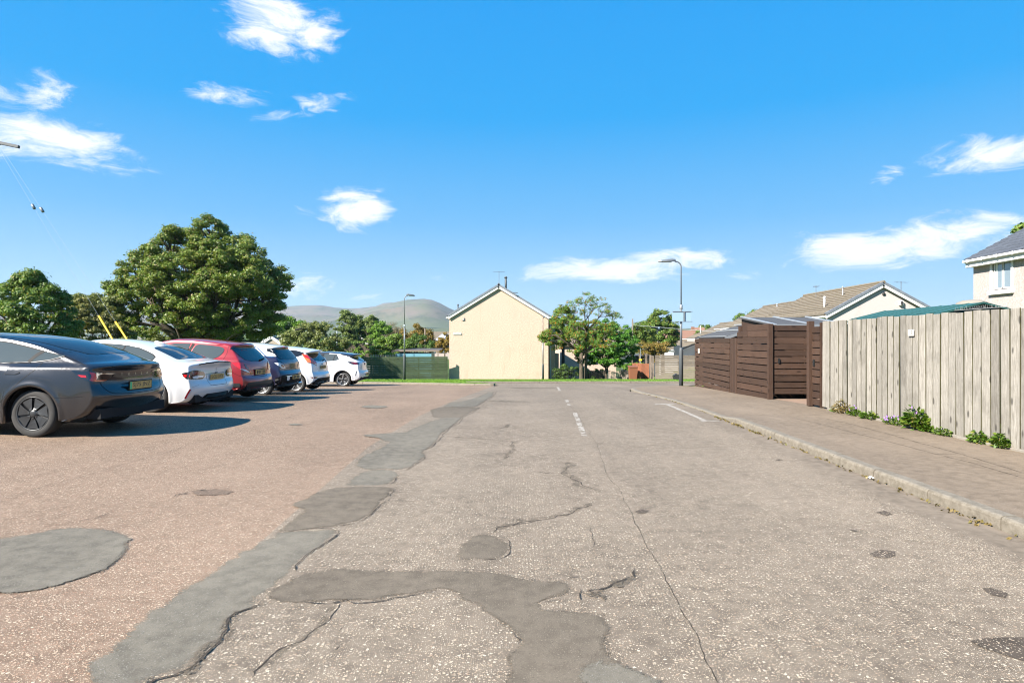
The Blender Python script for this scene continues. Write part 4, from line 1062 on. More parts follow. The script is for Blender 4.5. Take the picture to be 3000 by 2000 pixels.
# ---- white coupe
def car_coupe():
    sp = dict(L=4.54, W=1.84, R=.325, rim=.242, arch=.375, xw=(.90, 3.64), tw=.235, belt=(.955, .90), tum=.55, tum2=.3, shoulder=.05, gtaper=.04, haunch=.028,
              plan=(.12, 1.15, .17, 3.5), bot=(.19, .16), crease=(.40, .015), mir=3.05,
      keys=[(.30,.17,.50,.20,.5,.50),(.10,.23,.30,.25,.5,.502),(.02,.36,.19,.38,.5,.504),(.0,.46,.17,.48,.5,.506),(.02,.54,.18,.56,.5,.508),(.07,.61,.19,.64,.5,.51),(.09,.75,.20,.76,.5,.512),(.085,.86,.22,.85,.5,.514),
            (.03,.968,.27,.915,.45,.518),(.07,.985,.33,.94,.45,.522),(.28,1.00,.48,.962,.45,.53),(.52,1.03,.66,.99,.45,.66),(.72,1.11,.82,1.05,.45,.82),(1.0,1.225,1.06,1.145,.45,1.06),(1.35,1.325,1.38,1.245,.45,1.38),(1.72,1.38,1.74,1.31,.45,1.74),(2.1,1.395,2.1,1.335,.45,2.1),(2.45,1.365,2.45,1.31,.45,2.45),
            (2.85,1.22,2.82,1.155,.5,2.82),(3.25,1.03,3.22,.965,.5,3.22),(3.75,.95,3.75,.87,.5,3.75),(4.2,.83,4.1,.77,.5,4.02),(4.45,.66,4.25,.64,.5,4.04),(4.52,.46,4.28,.46,.5,4.045),(4.42,.18,4.2,.2,.5,4.05)])
    c = Car('coupe_car', 'white two door coupe with dark angular tail lights and black lower bumper', (-6.0, 12.6), sp, dict(body='car_white'))
    sg = [(.90,1.06),(.93,1.02),(1.06,.985),(1.5,.965),(2.3,.945),(2.98,.93),(2.92,.99),(2.7,1.12),(2.45,1.235),(2.15,1.285),(1.8,1.285),(1.52,1.262),(1.28,1.22),(1.08,1.155),(.96,1.10)]
    c.patch('window_seal', 'car_trim', [(u - .015 * (u < 1), v + (.016 if i > 6 or i == 0 else -.014)) for i, (u, v) in enumerate(sg)], 90, .003, None, BOTH)
    c.patch('side_window', 'car_glass_pale', sg, 90, .006, None, BOTH)
    c.line([(1.62,.962),(1.58,1.27)], 90, .03, 'car_trim', 'window_pillar', .008)
    c.patch('rear_window', 'car_glass', [(.555,-.50),(.60,-.55),(1.06,-.50),(1.12,-.44),(1.14,0),(1.12,.44),(1.06,.50),(.60,.55),(.555,.50),(.53,0)], 't', .005)
    c.patch('windscreen', 'car_glass', [(2.55,-.52),(3.2,-.62),(3.27,0),(3.2,.62),(2.55,.52),(2.58,0)], 't', .005)
    tl = c.patch('tail_light', 'lamp_smoke', [(.889,.775),(.80,.805),(.716,.828),(.615,.824),(.435,.786),(.396,.741),(.409,.692),(.461,.651),(.65,.652),(.84,.664),(.877,.714)], 30, .008, None, BOTH, .04)
    c.patch('red_lens', 'lamp_red', [(.873,.752),(.80,.748),(.80,.70),(.865,.70)], 30, .012, tl, BOTH)
    c.patch('red_lens', 'lamp_red_dark', [(.77,.775),(.64,.80),(.45,.765),(.44,.748),(.60,.745),(.72,.735)], 30, .012, tl, BOTH)
    c.patch('clear_lens', 'lamp_clear', [(.74,.71),(.60,.72),(.45,.712),(.47,.68),(.58,.682),(.63,.668),(.72,.672)], 30, .012, tl, BOTH)
    c.plate(-.0, .675, 'SN26 KWX', frame=False)
    c.line([(.62,.935),(.40,.957),(.0,.972),(-.40,.957),(-.62,.935)], 0, .016, 'car_trim', 'boot_spoiler', .01, (1,))
    c.line([(.36,.735),(.33,.53),(.29,.51),(-.29,.51),(-.33,.53),(-.36,.735)], 0, .008, sides=(1,)); c.line([(.36,.745),(-.36,.745)], 0, .008, sides=(1,))
    me = text_mesh('t', .12)
    h, nr = c.ray(0, .83, 0)
    for v in me.vertices: v.co = Vector((h.x - .006, -v.co.x, .83 + v.co.y))
    add_obj('badge', me, MAT['ink_grey'], c.root)
    MB().box((c.ray(0, .752, 0)[0].x - .004, 0, .752), (.02, .09, .022), 0, None, .004).build('boot_camera', MAT['car_trim'], c.root, False)
    c.patch('bumper_insert', 'car_trim', [(.42,.355),(-.42,.355),(-.52,.28),(-.50,.19),(-.40,.175),(.40,.175),(.50,.19),(.52,.28)], 0, .006)
    c.patch('bumper_insert', 'car_black', [(.36,.345),(-.36,.345),(-.42,.275),(.42,.275)], 0, .010)
    c.line([(.79,.47),(.82,.39),(.845,.29)], 30, .022, 'lamp_red_dark', 'reflector', .006)
    c.line([(.80,.50),(.70,.52),(.60,.545)], 30, .006, 'ink_grey')
    for sg_ in BOTH:
        MB().tube([(.10, sg_ * .60, .235), (.30, sg_ * .60, .235)], .055, 16).build('exhaust', MAT['car_trim'], c.root, False, True)
    c.line([(1.5,.95),(1.52,.60),(1.62,.22)], 90, .007); c.line([(2.9,.92),(2.95,.22)], 90, .007)
    c.patch('door_handle', 'car_white', [(1.62,.83),(1.85,.835),(1.85,.86),(1.62,.855)], 90, .02, None, BOTH)
    mb = MB(); mb.box((1.28, 0, 1.335), (.20, .05, .045), 0, Matrix.Rotation(rad(-12), 3, 'Y'), .015); mb.build('aerial', MAT['car_white'], c.root, False, True)
    c.wheel(dict(kind='spoke', n=5, pair=(-.16, .16), w=(.010, .014), rim='rim_dark', spoke='rim_dark'))
    common(c, sp)
car_coupe()

# ---- red hatchback
def hatch_keys(L, H, tail, roof, nose):
    return tail + roof + nose
def car_red():
    sp = dict(L=4.03, W=1.75, R=.305, rim=.205, arch=.35, xw=(.74, 3.28), tw=.20, belt=(.99, .88), tum=.40, tum2=.35, shoulder=.03, gtaper=.06, haunch=.02,
              plan=(.16, 1.1, .2, 3.0), bot=(.27, .20), crease=(.4, .012), mir=2.75,
      keys=[(.26,.24,.38,.30,.5,.38),(.08,.30,.26,.34,.5,.381),(.01,.38,.17,.41,.5,.382),(.0,.48,.16,.49,.55,.383),(.03,.56,.17,.57,.55,.384),(.09,.61,.19,.63,.5,.385),(.10,.70,.20,.71,.5,.386),(.12,.82,.22,.83,.5,.387),(.16,.93,.26,.94,.45,.388),
            (.26,1.05,.36,1.06,.4,.389),(.37,1.17,.46,1.17,.4,.39),(.44,1.27,.55,1.25,.4,.41),(.40,1.345,.62,1.30,.4,.62),(.46,1.362,.68,1.315,.4,.68),(.75,1.405,.85,1.345,.4,.85),(1.15,1.445,1.2,1.38,.4,1.2),(1.6,1.47,1.6,1.405,.4,1.6),(2.0,1.455,2.0,1.395,.4,2.0),
            (2.35,1.37,2.35,1.31,.45,2.35),(2.75,1.15,2.75,1.09,.45,2.75),(3.1,.97,3.08,.91,.5,3.08),(3.5,.87,3.45,.80,.5,3.45),(3.85,.70,3.66,.66,.5,3.64),(4.0,.50,3.74,.49,.5,3.65),(3.93,.24,3.66,.27,.5,3.66)])
    c = Car('hatchback_car', 'red hatchback with large red tail lights and dark bumper strip', (-6.05, 14.95), sp, dict(body='car_red'))
    rg = [(.67,1.245),(.66,1.18),(.70,1.10),(.77,1.04),(.90,.99),(1.42,.965),(1.40,1.20),(1.34,1.335),(1.05,1.32),(.76,1.285)]
    c.patch('side_window', 'car_glass_pale', rg, 90, .006, None, BOTH, curve=1)
    c.patch('side_window', 'car_glass_pale', [(1.54,.958),(2.45,.93),(2.62,.93),(2.35,1.16),(2.1,1.30),(1.85,1.345),(1.50,1.345),(1.50,1.20)], 90, .006, None, BOTH)
    c.line([(1.48,.955),(1.46,1.20),(1.42,1.345)], 90, .07, 'car_trim', 'window_pillar', .004)
    c.line([(.595,1.30),(.575,1.14),(.62,.97),(.58,.75)], 90, .007)
    c.line([(1.46,.95),(1.44,.6),(1.2,.40),(1.1,.25)], 90, .007); c.line([(2.55,.92),(2.6,.24)], 90, .007)
    c.patch('rear_window', 'car_glass', [(.62,1.225),(.58,1.28),(.40,1.30),(0,1.305),(-.40,1.30),(-.58,1.28),(-.62,1.225),(-.60,1.10),(-.52,.985),(-.30,.945),(0,.94),(.30,.945),(.52,.985),(.60,1.10)], 0, .006, step=.04)
    c.patch('roof_spoiler', 'car_red', [(.56,1.352),(0,1.362),(-.56,1.352),(-.60,1.32),(0,1.325),(.60,1.32)], 0, .012)
    MB().box((.375, 0, 1.325), (.02, .26, .022), 0, None, .004).build('brake_light', MAT['lamp_red'], c.root, False)
    tl = c.patch('tail_light', 'lamp_red', [(.84,.93),(.74,.935),(.623,.926),(.55,.895),(.50,.86),(.431,.77),(.385,.68),(.42,.685),(.521,.715),(.61,.745),(.698,.79),(.786,.86)], 45, .008, None, BOTH, .03)
    c.patch('clear_lens', 'lamp_clear', [(.70,.787),(.64,.78),(.56,.765),(.49,.735),(.435,.685),(.52,.705),(.60,.735)], 45, .013, tl, BOTH, .03)
    c.patch('red_lens', 'lamp_red_dark', [(.60,.90),(.52,.86),(.45,.77),(.42,.715),(.47,.735),(.56,.80)], 45, .013, tl, BOTH, .03)
    c.plate(-.0, .69, None, w=.52, h=.115, marks=[(.09,1),(.04,.8),(.07,1),(.05,.9),(.05,.2),(.08,1),(.06,1)])
    c.line([(.50,.80),(.46,.66),(.38,.59),(0,.58),(-.38,.59),(-.46,.66),(-.50,.80)], 0, .008, sides=(1,), curve=1)
    c.line([(.87,.72),(.73,.635),(.58,.60)], 45, .007)
    c.patch('bumper_strip', 'plastic_black', [(-.66,.46),(-.5,.475),(.5,.475),(.66,.46),(.68,.42),(.64,.37),(.5,.355),(-.5,.355),(-.64,.37),(-.68,.42)], 0, .012)
    c.patch('bumper_strip', 'plastic_black', [(.96,.455),(.70,.46),(.70,.37),(.92,.375)], 45, .012, None, BOTH)
    MB().tube([(.17, -.12, .955), (.14, -.30, 1.0), (.20, -.42, 1.02)], [.025, .014, .008], 8).build('wiper', MAT['car_trim'], c.root, False, True)
    MB().tube([(.95, .05, 1.41), (.70, .06, 1.62)], [.008, .003], 6).build('aerial', MAT['car_trim'], c.root, False)
    c.patch('door_handle', 'car_red', [(1.52,.86),(1.72,.865),(1.72,.885),(1.52,.88)], 90, .02, None, BOTH)
    c.wheel(dict(kind='spoke', n=5, pair=(-.05, .05), w=(.022, .02), rim='rim_silver', spoke='rim_silver'))
    common(c, sp)
car_red()

# ---- navy city car with cream roof
def car_navy():
    roof = lambda x, y, z: z > 1.085 + max(0, (x - .55)) * .9 * (x < .62) and not (z < 1.14 and x > 2.4) and (z > 1.10) and x < 2.9
    sp = dict(L=3.70, W=1.72, R=.305, rim=.215, arch=.352, xw=(.62, 2.93), tw=.20, belt=(1.02, .92), tum=.36, tum2=.40, shoulder=.03, gtaper=.07, haunch=.03,
              plan=(.18, 1.05, .22, 2.75), bot=(.30, .20), crease=(.4, .02), mir=2.4, roofcls=roof,
      keys=[(.26,.22,.27,.33,.5,.265),(.08,.29,.20,.37,.5,.2655),(.02,.40,.15,.44,.5,.266),(.0,.52,.14,.53,.5,.2665),(.03,.62,.15,.63,.5,.267),(.09,.70,.17,.71,.5,.2675),(.10,.80,.18,.80,.5,.268),(.11,.90,.20,.90,.45,.2685),(.15,.99,.24,.99,.4,.269),
            (.22,1.10,.32,1.10,.4,.2695),(.30,1.21,.40,1.20,.35,.27),(.36,1.30,.48,1.275,.35,.28),(.32,1.365,.56,1.32,.35,.56),(.40,1.385,.62,1.335,.35,.62),(.70,1.435,.78,1.375,.4,.78),(1.05,1.47,1.08,1.405,.4,1.08),(1.45,1.485,1.45,1.42,.4,1.45),(1.85,1.46,1.85,1.40,.4,1.85),
            (2.15,1.38,2.15,1.32,.45,2.15),(2.5,1.18,2.5,1.12,.45,2.5),(2.8,1.01,2.8,.95,.5,2.8),(3.15,.92,3.12,.85,.5,3.12),(3.5,.76,3.33,.72,.5,3.285),(3.66,.55,3.40,.54,.5,3.287),(3.6,.26,3.34,.29,.5,3.289)])
    c = Car('city_car', 'navy blue city car with cream roof beside the red hatchback', (-6.27, 17.75), sp, dict(body='car_navy', roof='car_cream', mirror='car_cream'))
    c.patch('side_window', 'car_glass_pale', [(.57,1.045),(.62,1.03),(1.2,1.005),(2.1,.975),(2.42,.97),(2.15,1.18),(1.9,1.31),(1.6,1.36),(1.2,1.365),(.98,1.345),(.86,1.30),(.72,1.195)], 90, .006, None, BOTH)
    c.line([(.34,1.085),(.50,1.085),(.58,1.12),(.72,1.23),(.86,1.34),(.98,1.375)], 90, .018, 'chrome', 'roof_trim', .008, curve=1)
    c.line([(1.28,1.0),(1.26,1.36)], 90, .05, 'car_trim', 'window_pillar', .008)
    c.patch('rear_window', 'car_glass', [(.62,1.24),(.58,1.31),(.40,1.33),(0,1.335),(-.40,1.33),(-.58,1.31),(-.62,1.24),(-.62,1.12),(-.56,1.03),(-.30,1.0),(0,.995),(.30,1.0),(.56,1.03),(.62,1.12)], 0, .008, step=.04)
    c.patch('rear_window', 'car_glass', [(.70,1.32),(.48,1.325),(.45,1.04),(.58,1.02),(.68,1.10)], 35, .009, None, BOTH, .03)
    MB().box((.30, 0, 1.352), (.02, .24, .02), 0, None, .004).build('brake_light', MAT['lamp_red'], c.root, False)
    tl = c.patch('tail_light', 'lamp_clear', [(.80,.925),(.70,.925),(.60,.90),(.52,.86),(.455,.80),(.44,.77),(.50,.755),(.58,.76),(.66,.79),(.74,.85)], 30, .008, None, BOTH, .03)
    c.patch('red_lens', 'lamp_red_dark', [(.67,.895),(.57,.875),(.50,.82),(.49,.79),(.56,.78),(.63,.83)], 30, .013, tl, BOTH, .03)
    c.line([(.60,.98),(.58,.90),(.50,.72),(0,.705),(-.50,.72),(-.58,.90),(-.60,.98)], 0, .008, sides=(1,))
    c.plate(-.05, .50, None, w=.50, h=.11, frame=False, marks=[(.05,1),(.06,1),(.05,.8),(.06,1),(.05,.2),(.07,1),(.06,1)])
    c.patch('bumper_insert', 'car_trim', [(.56,.585),(-.56,.585),(-.62,.50),(-.56,.38),(-.40,.34),(.40,.34),(.56,.38),(.62,.50)], 0, .004)
    c.patch('bumper_insert', 'car_trim', [(1.0,.42),(.8,.50),(.60,.585),(.50,.585),(.50,.33),(.95,.33)], 35, .003, None, BOTH)
    c.patch('reversing_light', 'lamp_clear', round_poly([(.50,.55),(.36,.55),(.36,.42),(.50,.42)], 2), 0, .010, None, BOTH, .03)
    c.line([(.52,.545),(-.52,.545)], 0, .02, 'chrome', 'bumper_trim', .008, (1,))
    MB().tube([(.17, -.02, 1.0), (.135, -.2, 1.03), (.17, -.38, 1.045)], [.025, .014, .008], 8).build('wiper', MAT['car_trim'], c.root, False, True)
    h, nr = c.ray(0, .86, 0)
    MB().lathe([(0, -.012), (.06, -.01), (.065, 0)], 'y', 24, (0, 0, 0)).build('badge', MAT['chrome'], c.root, False, True)
    b = list(c.root.children)[-1]; b.location = (h.x - .002, 0, .86); b.rotation_euler = (0, 0, rad(-90))
    c.line([(.40,.75),(.70,.80),(1.4,.72)], 90, .006); c.line([(1.25,.99),(1.2,.55),(1.1,.25)], 90, .007)
    for sg_ in (.55, .63): MB().tube([(.05, -sg_, .29), (.22, -sg_, .29)], .035, 12).build('exhaust', MAT['chrome'], c.root, False, True)
    c.wheel(dict(kind='spoke', n=5, pair=(-.09, .09), w=(.018, .016), rim='rim_silver', spoke='rim_silver'))
    common(c, sp)
car_navy()

# ---- white hot hatch
def car_hot():
    sp = dict(L=3.97, W=1.73, R=.31, rim=.225, arch=.355, xw=(.70, 3.19), tw=.205, belt=(1.08, .90), tum=.36, tum2=.40, shoulder=.03, gtaper=.07, haunch=.02,
              plan=(.17, 1.1, .2, 2.95), bot=(.25, .19), crease=(.4, .02), mir=2.6,
      keys=[(.26,.20,.335,.27,.5,.335),(.08,.27,.24,.31,.5,.3355),(.01,.37,.17,.39,.5,.336),(.0,.47,.16,.48,.5,.3365),(.02,.57,.17,.58,.5,.337),(.08,.645,.19,.66,.5,.3375),(.10,.75,.20,.76,.5,.338),(.11,.86,.22,.87,.45,.3385),(.14,.97,.25,.98,.4,.339),
            (.22,1.07,.31,1.08,.4,.3395),(.32,1.18,.40,1.18,.4,.34),(.40,1.27,.48,1.26,.4,.345),(.18,1.315,.54,1.30,.4,.54),(.17,1.34,.58,1.325,.4,.58),(.30,1.368,.64,1.345,.4,.64),(.70,1.43,.80,1.385,.4,.80),(1.13,1.475,1.15,1.415,.4,1.15),(1.6,1.495,1.6,1.43,.4,1.6),(2.0,1.46,2.0,1.40,.4,2.0),
            (2.35,1.35,2.35,1.29,.45,2.35),(2.75,1.13,2.75,1.07,.45,2.75),(3.05,.98,3.05,.92,.5,3.05),(3.45,.87,3.4,.80,.5,3.4),(3.8,.68,3.62,.65,.5,3.56),(3.95,.48,3.70,.48,.5,3.562),(3.88,.22,3.62,.25,.5,3.565)])
    c = Car('hatchback_car', 'white hot hatch with roof spoiler and pointed orange red tail lights', (-6.25, 20.6), sp, dict(body='car_pearl'))
    c.patch('side_window', 'car_glass', [(.49,1.27),(.52,1.225),(.60,1.185),(.74,1.14),(1.05,1.105),(1.18,1.10),(1.18,1.385),(1.07,1.385),(.74,1.35),(.54,1.295)], 90, .006, None, BOTH)
    c.patch('side_window', 'car_glass_pale', [(1.26,1.095),(2.2,.99),(2.55,.96),(2.3,1.14),(2.05,1.29),(1.8,1.365),(1.5,1.395),(1.26,1.39)], 90, .006, None, BOTH)
    c.patch('rear_window', 'car_glass', [(.60,1.20),(.54,1.25),(0,1.262),(-.54,1.25),(-.60,1.20),(-.58,1.09),(-.50,1.02),(0,.99),(.50,1.02),(.58,1.09)], 0, .006, step=.04)
    tl = c.patch('tail_light', 'lamp_orange', [(.86,1.235),(.80,1.23),(.72,1.205),(.60,1.125),(.47,1.01),(.43,.945),(.436,.875),(.53,.91),(.623,.941),(.70,.965),(.78,.985),(.82,1.06)], 45, .008, None, BOTH, .03)
    c.patch('red_lens', 'lamp_red', [(.84,1.215),(.74,1.195),(.62,1.115),(.56,1.06),(.60,1.02),(.70,1.08),(.80,1.12)], 45, .013, tl, BOTH, .03)
    c.patch('red_lens', 'lamp_red', [(.58,1.06),(.48,.985),(.45,.93),(.54,.955),(.60,1.0)], 45, .013, tl, BOTH, .03)
    c.patch('clear_lens', 'lamp_clear', [(.54,.945),(.452,.918),(.455,.888),(.53,.918)], 45, .014, tl, BOTH, .03)
    c.line([(.86,1.245),(.72,1.215),(.60,1.135),(.46,1.015),(.42,.945),(.428,.862),(.62,.93),(.78,.975)], 45, .008, off=.009)
    c.plate(-.03, .80, None, w=.52, h=.112, frame=False, marks=[(.05,1),(.07,1),(.05,.8),(.06,1),(.05,.2),(.07,1),(.06,1)])
    h, nr = c.ray(0, .90, 0)
    MB().box((h.x - .004, 0, .90), (.012, .12, .05), 0, None, .005).build('badge', MAT['ink_grey'], c.root, False)
    c.line([(.53,.90),(.46,.76),(.36,.66),(0,.645),(-.36,.66),(-.46,.76),(-.53,.90)], 0, .008, 'ink_grey', sides=(1,), curve=1)
    c.patch('bumper_insert', 'car_trim', [(-.58,.455),(-.4,.46),(.4,.46),(.58,.455),(.72,.38),(.80,.26),(.7,.24),(-.7,.24),(-.80,.26),(-.72,.38)], 0, .006)
    c.patch('rear_diffuser', 'rim_silver', [(-.66,.26),(-.42,.345),(-.10,.345),(-.06,.30),(.06,.30),(.10,.345),(.42,.345),(.66,.26),(.60,.235),(.40,.31),(.15,.31),(.10,.265),(-.10,.265),(-.15,.31),(-.40,.31),(-.60,.235)], 0, .012)
    c.patch('reflector', 'lamp_red_dark', [(.72,.50),(.58,.505),(.46,.50),(.50,.46),(.66,.46)], 45, .006, None, BOTH)
    c.line(round_poly([(.31,.94),(.47,.94),(.47,.80),(.31,.80)], 2) + [(.31,.90)], 90, .006, 'ink_grey', 'fuel_flap', sides=(1,))
    c.line([(1.24,1.09),(1.22,.7),(1.08,.42)], 90, .007); c.line([(2.5,.95),(2.55,.24)], 90, .007)
    c.line([(.64,1.335),(.60,1.28),(.57,1.25)], 90, .006, 'ink_grey')
    MB().tube([(.17, -.12, 1.0), (.14, -.26, 1.03), (.19, -.40, 1.05)], [.022, .014, .008], 8).build('wiper', MAT['car_trim'], c.root, False, True)
    c.wheel(dict(kind='spoke', n=5, pair=(-.1, .1), w=(.016, .016), rim='rim_silver', spoke='rim_silver'))
    common(c, sp)
car_hot()

# ---- white supermini with black roof
def car_mini():
    def roof(x, y, z):
        return z > float(np.interp(x, [.0, .30, .45, .70, .95, 1.15, 1.3, 2.3, 2.6], [1.08, 1.10, 1.16, 1.275, 1.335, 1.365, 1.372, 1.30, 1.14])) and x < 2.75
    sp = dict(L=4.06, W=1.76, R=.318, rim=.228, arch=.365, xw=(.82, 3.36), tw=.205, belt=(1.03, .90), tum=.38, tum2=.40, shoulder=.035, gtaper=.08, haunch=.025,
              plan=(.15, 1.1, .2, 3.0), bot=(.27, .20), crease=(.42, .022), mir=2.75, roofcls=roof,
      keys=[(.28,.22,.43,.28,.5,.43),(.09,.29,.28,.32,.5,.431),(.01,.38,.19,.40,.5,.432),(.0,.48,.17,.49,.5,.433),(.02,.58,.18,.59,.5,.434),(.08,.67,.20,.68,.5,.435),(.10,.78,.22,.78,.5,.436),(.10,.90,.24,.89,.45,.437),(.12,.99,.27,.98,.4,.438),
            (.20,1.075,.35,1.05,.4,.439),(.33,1.16,.46,1.13,.4,.44),(.46,1.25,.56,1.21,.4,.46),(.30,1.315,.64,1.26,.4,.64),(.29,1.335,.68,1.285,.4,.68),(.45,1.362,.76,1.31,.4,.76),(.80,1.405,.92,1.345,.4,.92),(1.2,1.445,1.22,1.375,.4,1.22),(1.65,1.46,1.65,1.395,.4,1.65),(2.05,1.425,2.05,1.365,.4,2.05),
            (2.4,1.31,2.4,1.25,.45,2.4),(2.8,1.10,2.8,1.04,.45,2.8),(3.15,.96,3.15,.90,.5,3.15),(3.55,.85,3.5,.78,.5,3.5),(3.88,.66,3.7,.64,.5,3.735),(4.03,.47,3.78,.47,.5,3.737),(3.96,.22,3.7,.25,.5,3.74)])
    c = Car('hatchback_car', 'white hatchback with black roof and machined five spoke wheels by the kerb', (-6.15, 26.1), sp, dict(body='car_white', roof='car_black', mirror='car_black'), 3.0)
    c.patch('side_window', 'car_glass_pale', [(1.02,1.12),(1.22,1.075),(1.63,1.055),(1.63,1.355),(1.40,1.352),(1.16,1.335),(1.12,1.315)], 90, .006, None, BOTH)
    c.patch('side_window', 'car_glass_pale', [(1.72,1.05),(2.5,.99),(2.72,.975),(2.4,1.18),(2.1,1.31),(1.72,1.352)], 90, .006, None, BOTH)
    c.line([(1.24,1.08),(1.17,1.33)], 90, .03, 'car_trim', 'window_pillar', .008)
    c.line([(1.675,1.055),(1.675,1.35)], 90, .08, 'car_trim', 'window_pillar', .007)
    c.line([(1.0,1.125),(1.14,1.345)], 90, .02, 'car_trim', 'window_trim', .008)
    c.patch('rear_window', 'car_glass', [(.58,1.17),(.54,1.22),(0,1.235),(-.54,1.22),(-.58,1.17),(-.54,1.09),(0,1.06),(.54,1.09)], 0, .006, step=.04)
    tl = c.patch('tail_light', 'lamp_smoke', [(1.02,1.03),(.92,1.045),(.80,1.035),(.68,1.015),(.56,.975),(.58,.94),(.66,.925),(.78,.92),(.90,.955)], 50, .008, None, BOTH, .03)
    c.patch('red_lens', 'lamp_red_dark', [(.90,1.02),(.72,1.0),(.62,.965),(.66,.94),(.78,.94)], 50, .012, tl, BOTH, .03)
    c.line([(.72,.66),(.74,.57),(.765,.47)], 50, .018, 'car_trim', 'bumper_vent', .006)
    c.plate(0, .50, None, w=.52, h=.112, frame=False, marks=[(.05,1),(.07,1),(.05,.8),(.06,1),(.05,.2),(.07,1),(.06,1)])
    c.patch('bumper_insert', 'car_trim', [(-.66,.36),(-.5,.40),(.5,.40),(.66,.36),(.74,.28),(-.74,.28)], 0, .006)
    c.patch('reflector', 'lamp_red_dark', [(.56,.345),(.40,.355),(.40,.335),(.56,.325)], 0, .012, None, BOTH)
    c.line([(.97,1.12),(.99,1.04),(1.21,.72),(1.25,.55),(1.22,.42)], 90, .007, 'ink_grey', curve=1); c.line([(1.68,1.05),(1.66,.26)], 90, .007, 'ink_grey'); c.line([(2.66,.97),(2.7,.26)], 90, .007, 'ink_grey')
    c.patch('door_handle', 'car_white', [(1.20,.888),(1.33,.878),(1.45,.888),(1.45,.91),(1.33,.918),(1.20,.91)], 90, .02, None, BOTH)
    c.line([(1.20,.888),(1.33,.878),(1.45,.888)], 90, .012, 'ink_grey', 'handle_recess', .004)
    MB().box((.10, 0, 1.06), (.08, .12, .05), 0, None, .012).build('wiper', MAT['car_trim'], c.root, False)
    h, nr = c.ray(0, .93, 0)
    MB().box((h.x - .004, 0, .93), (.012, .16, .09), 0, None, .005).build('badge', MAT['car_trim'], c.root, False)
    c.line([(.55,.88),(.45,.70),(0,.68),(-.45,.70),(-.55,.88)], 0, .008, 'ink_grey', sides=(1,), curve=1)
    c.wheel(dict(kind='spoke', n=5, pair=(-.14, .14), w=(.007, .009), rim='rim_silver', spoke='rim_silver', hub='rim_dark'))
    common(c, sp)
car_mini()

# ================================================================== FENCES
def board_fence(name, label, A, B, z0, z1, n, gap, th, mat, posts=(), post_mat=None, post_w=.09, group=None, root=None, cat='fence', post_h=0.0, board='board', side=1, jig=.003, tops=None):
    """horizontal boards between two ground points A and B; every board an object"""
    A, B = Vector((A[0], A[1], 0)), Vector((B[0], B[1], 0)); d = B - A; L = d.length; t = d / L; nr = Vector((t.y, -t.x, 0)) * side
    ang = math.atan2(t.y, t.x)
    if root is None: root = thing(name, label, cat, (A.x, A.y, z0), 0, group)
    bh = (z1 - z0 - gap * (n - 1)) / n
    me = None
    base = WM[root].translation
    for k in range(n):
        if me is None:
            o = MB().box((0, 0, 0), (L, th, bh), 0, None, min(.004, th * .2)).build(board, MAT[mat], root, False); me = o.data
        else: o = add_obj(board, me, None, root)
        m = (A + B) / 2 + nr * random.uniform(-jig, jig)
        o.location = (m.x - base.x, m.y - base.y, z0 + bh / 2 + k * (bh + gap) - base.z + random.uniform(-.003, .003))
        o.rotation_euler = (0, random.uniform(-.0025, .0025), ang)
    for p in posts:
        q = A + d * p - nr * (th / 2 + post_w / 2 + .004)
        MB().box((q.x, q.y, (z0 + z1 + post_h) / 2 - .05), (post_w, post_w, z1 - z0 + post_h + .1), ang, None, .004).build('post', MAT[post_mat or mat], root)
    return root

def picket_run(root, A, B, n, z0, z1, w, th, mat, jz=.01, alt=0.0, name='board', tilt=.003, gz_follow=True, zoff=None, edge=None):
    """vertical boards side by side; every board an object"""
    A, B = Vector((A[0], A[1], 0)), Vector((B[0], B[1], 0)); t = (B - A).normalized(); nr = Vector((t.y, -t.x, 0)); ang = math.atan2(t.y, t.x)
    base = WM[root].translation; me = None
    for k in range(n):
        p = A + (B - A) * ((k + .5) / n)
        if me is None or k % 7 == 0:
            o = MB().box((0, 0, 0), (w * random.uniform(.93, 1.04), th, z1 - z0), 0, None, .003).build(name, MAT[mat], root, False); me = o.data
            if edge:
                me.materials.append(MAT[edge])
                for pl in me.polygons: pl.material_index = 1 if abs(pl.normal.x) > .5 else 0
        else: o = add_obj(name, me, None, root)
        q = p + t * (random.uniform(-.005, .005) + (.012 if random.random() < .15 else 0)) + nr * (alt * (1 if k % 2 else 0) + random.uniform(-.003, .003))
        o.location = (q.x - base.x, q.y - base.y, (z0 + z1) / 2 - base.z + random.uniform(-jz, jz) + (zoff(k / n) if zoff else 0))
        o.rotation_euler = (random.uniform(-tilt, tilt), random.uniform(-tilt, tilt), ang + random.uniform(-.02, .02))

# weathered vertical board fence along the pavement
fA, fB = (FX(13.0), 12.98), (FX(2.6) - .05, 2.6)
root = thing('board_fence', 'tall weathered grey vertical board fence along the pavement', 'fence', (fA[0], fA[1], .1))
picket_run(root, fA, fB, 62, .125, 1.925, .149, .017, 'wood_grey', .012, .002, tilt=.004, edge='wood_grey_edge')
for zz in (.45, 1.05, 1.65):
    MB().box(((fA[0] + fB[0]) / 2 + .055, (fA[1] + fB[1]) / 2, zz), (.045, 10.3, .09), math.atan2(fA[0] - fB[0], 10.4) * -1, None, .004).build('rail', MAT['wood_weathered'], root)
for y in np.arange(2.8, 13, 1.7):
    MB().box((FX(y) + .13, y, .95), (.10, .10, 1.8), 0, None, .005).build('post', MAT['wood_weathered_v'], root)
# low timber edging under the fence
root = thing('gravel_board', 'low pale concrete edging under the weathered board fence', 'edging', (FX(6) - .03, 6, .1))
for i, y in enumerate(np.arange(2.6, 12.6, 1.25)):
    MB().box((FX(y + .6) - .045, y + .62, .115 + random.uniform(-.004, .006)), (.07, 1.235, .045), .012, None, .006).build('edging_stone', MAT['concrete_pale'], root)

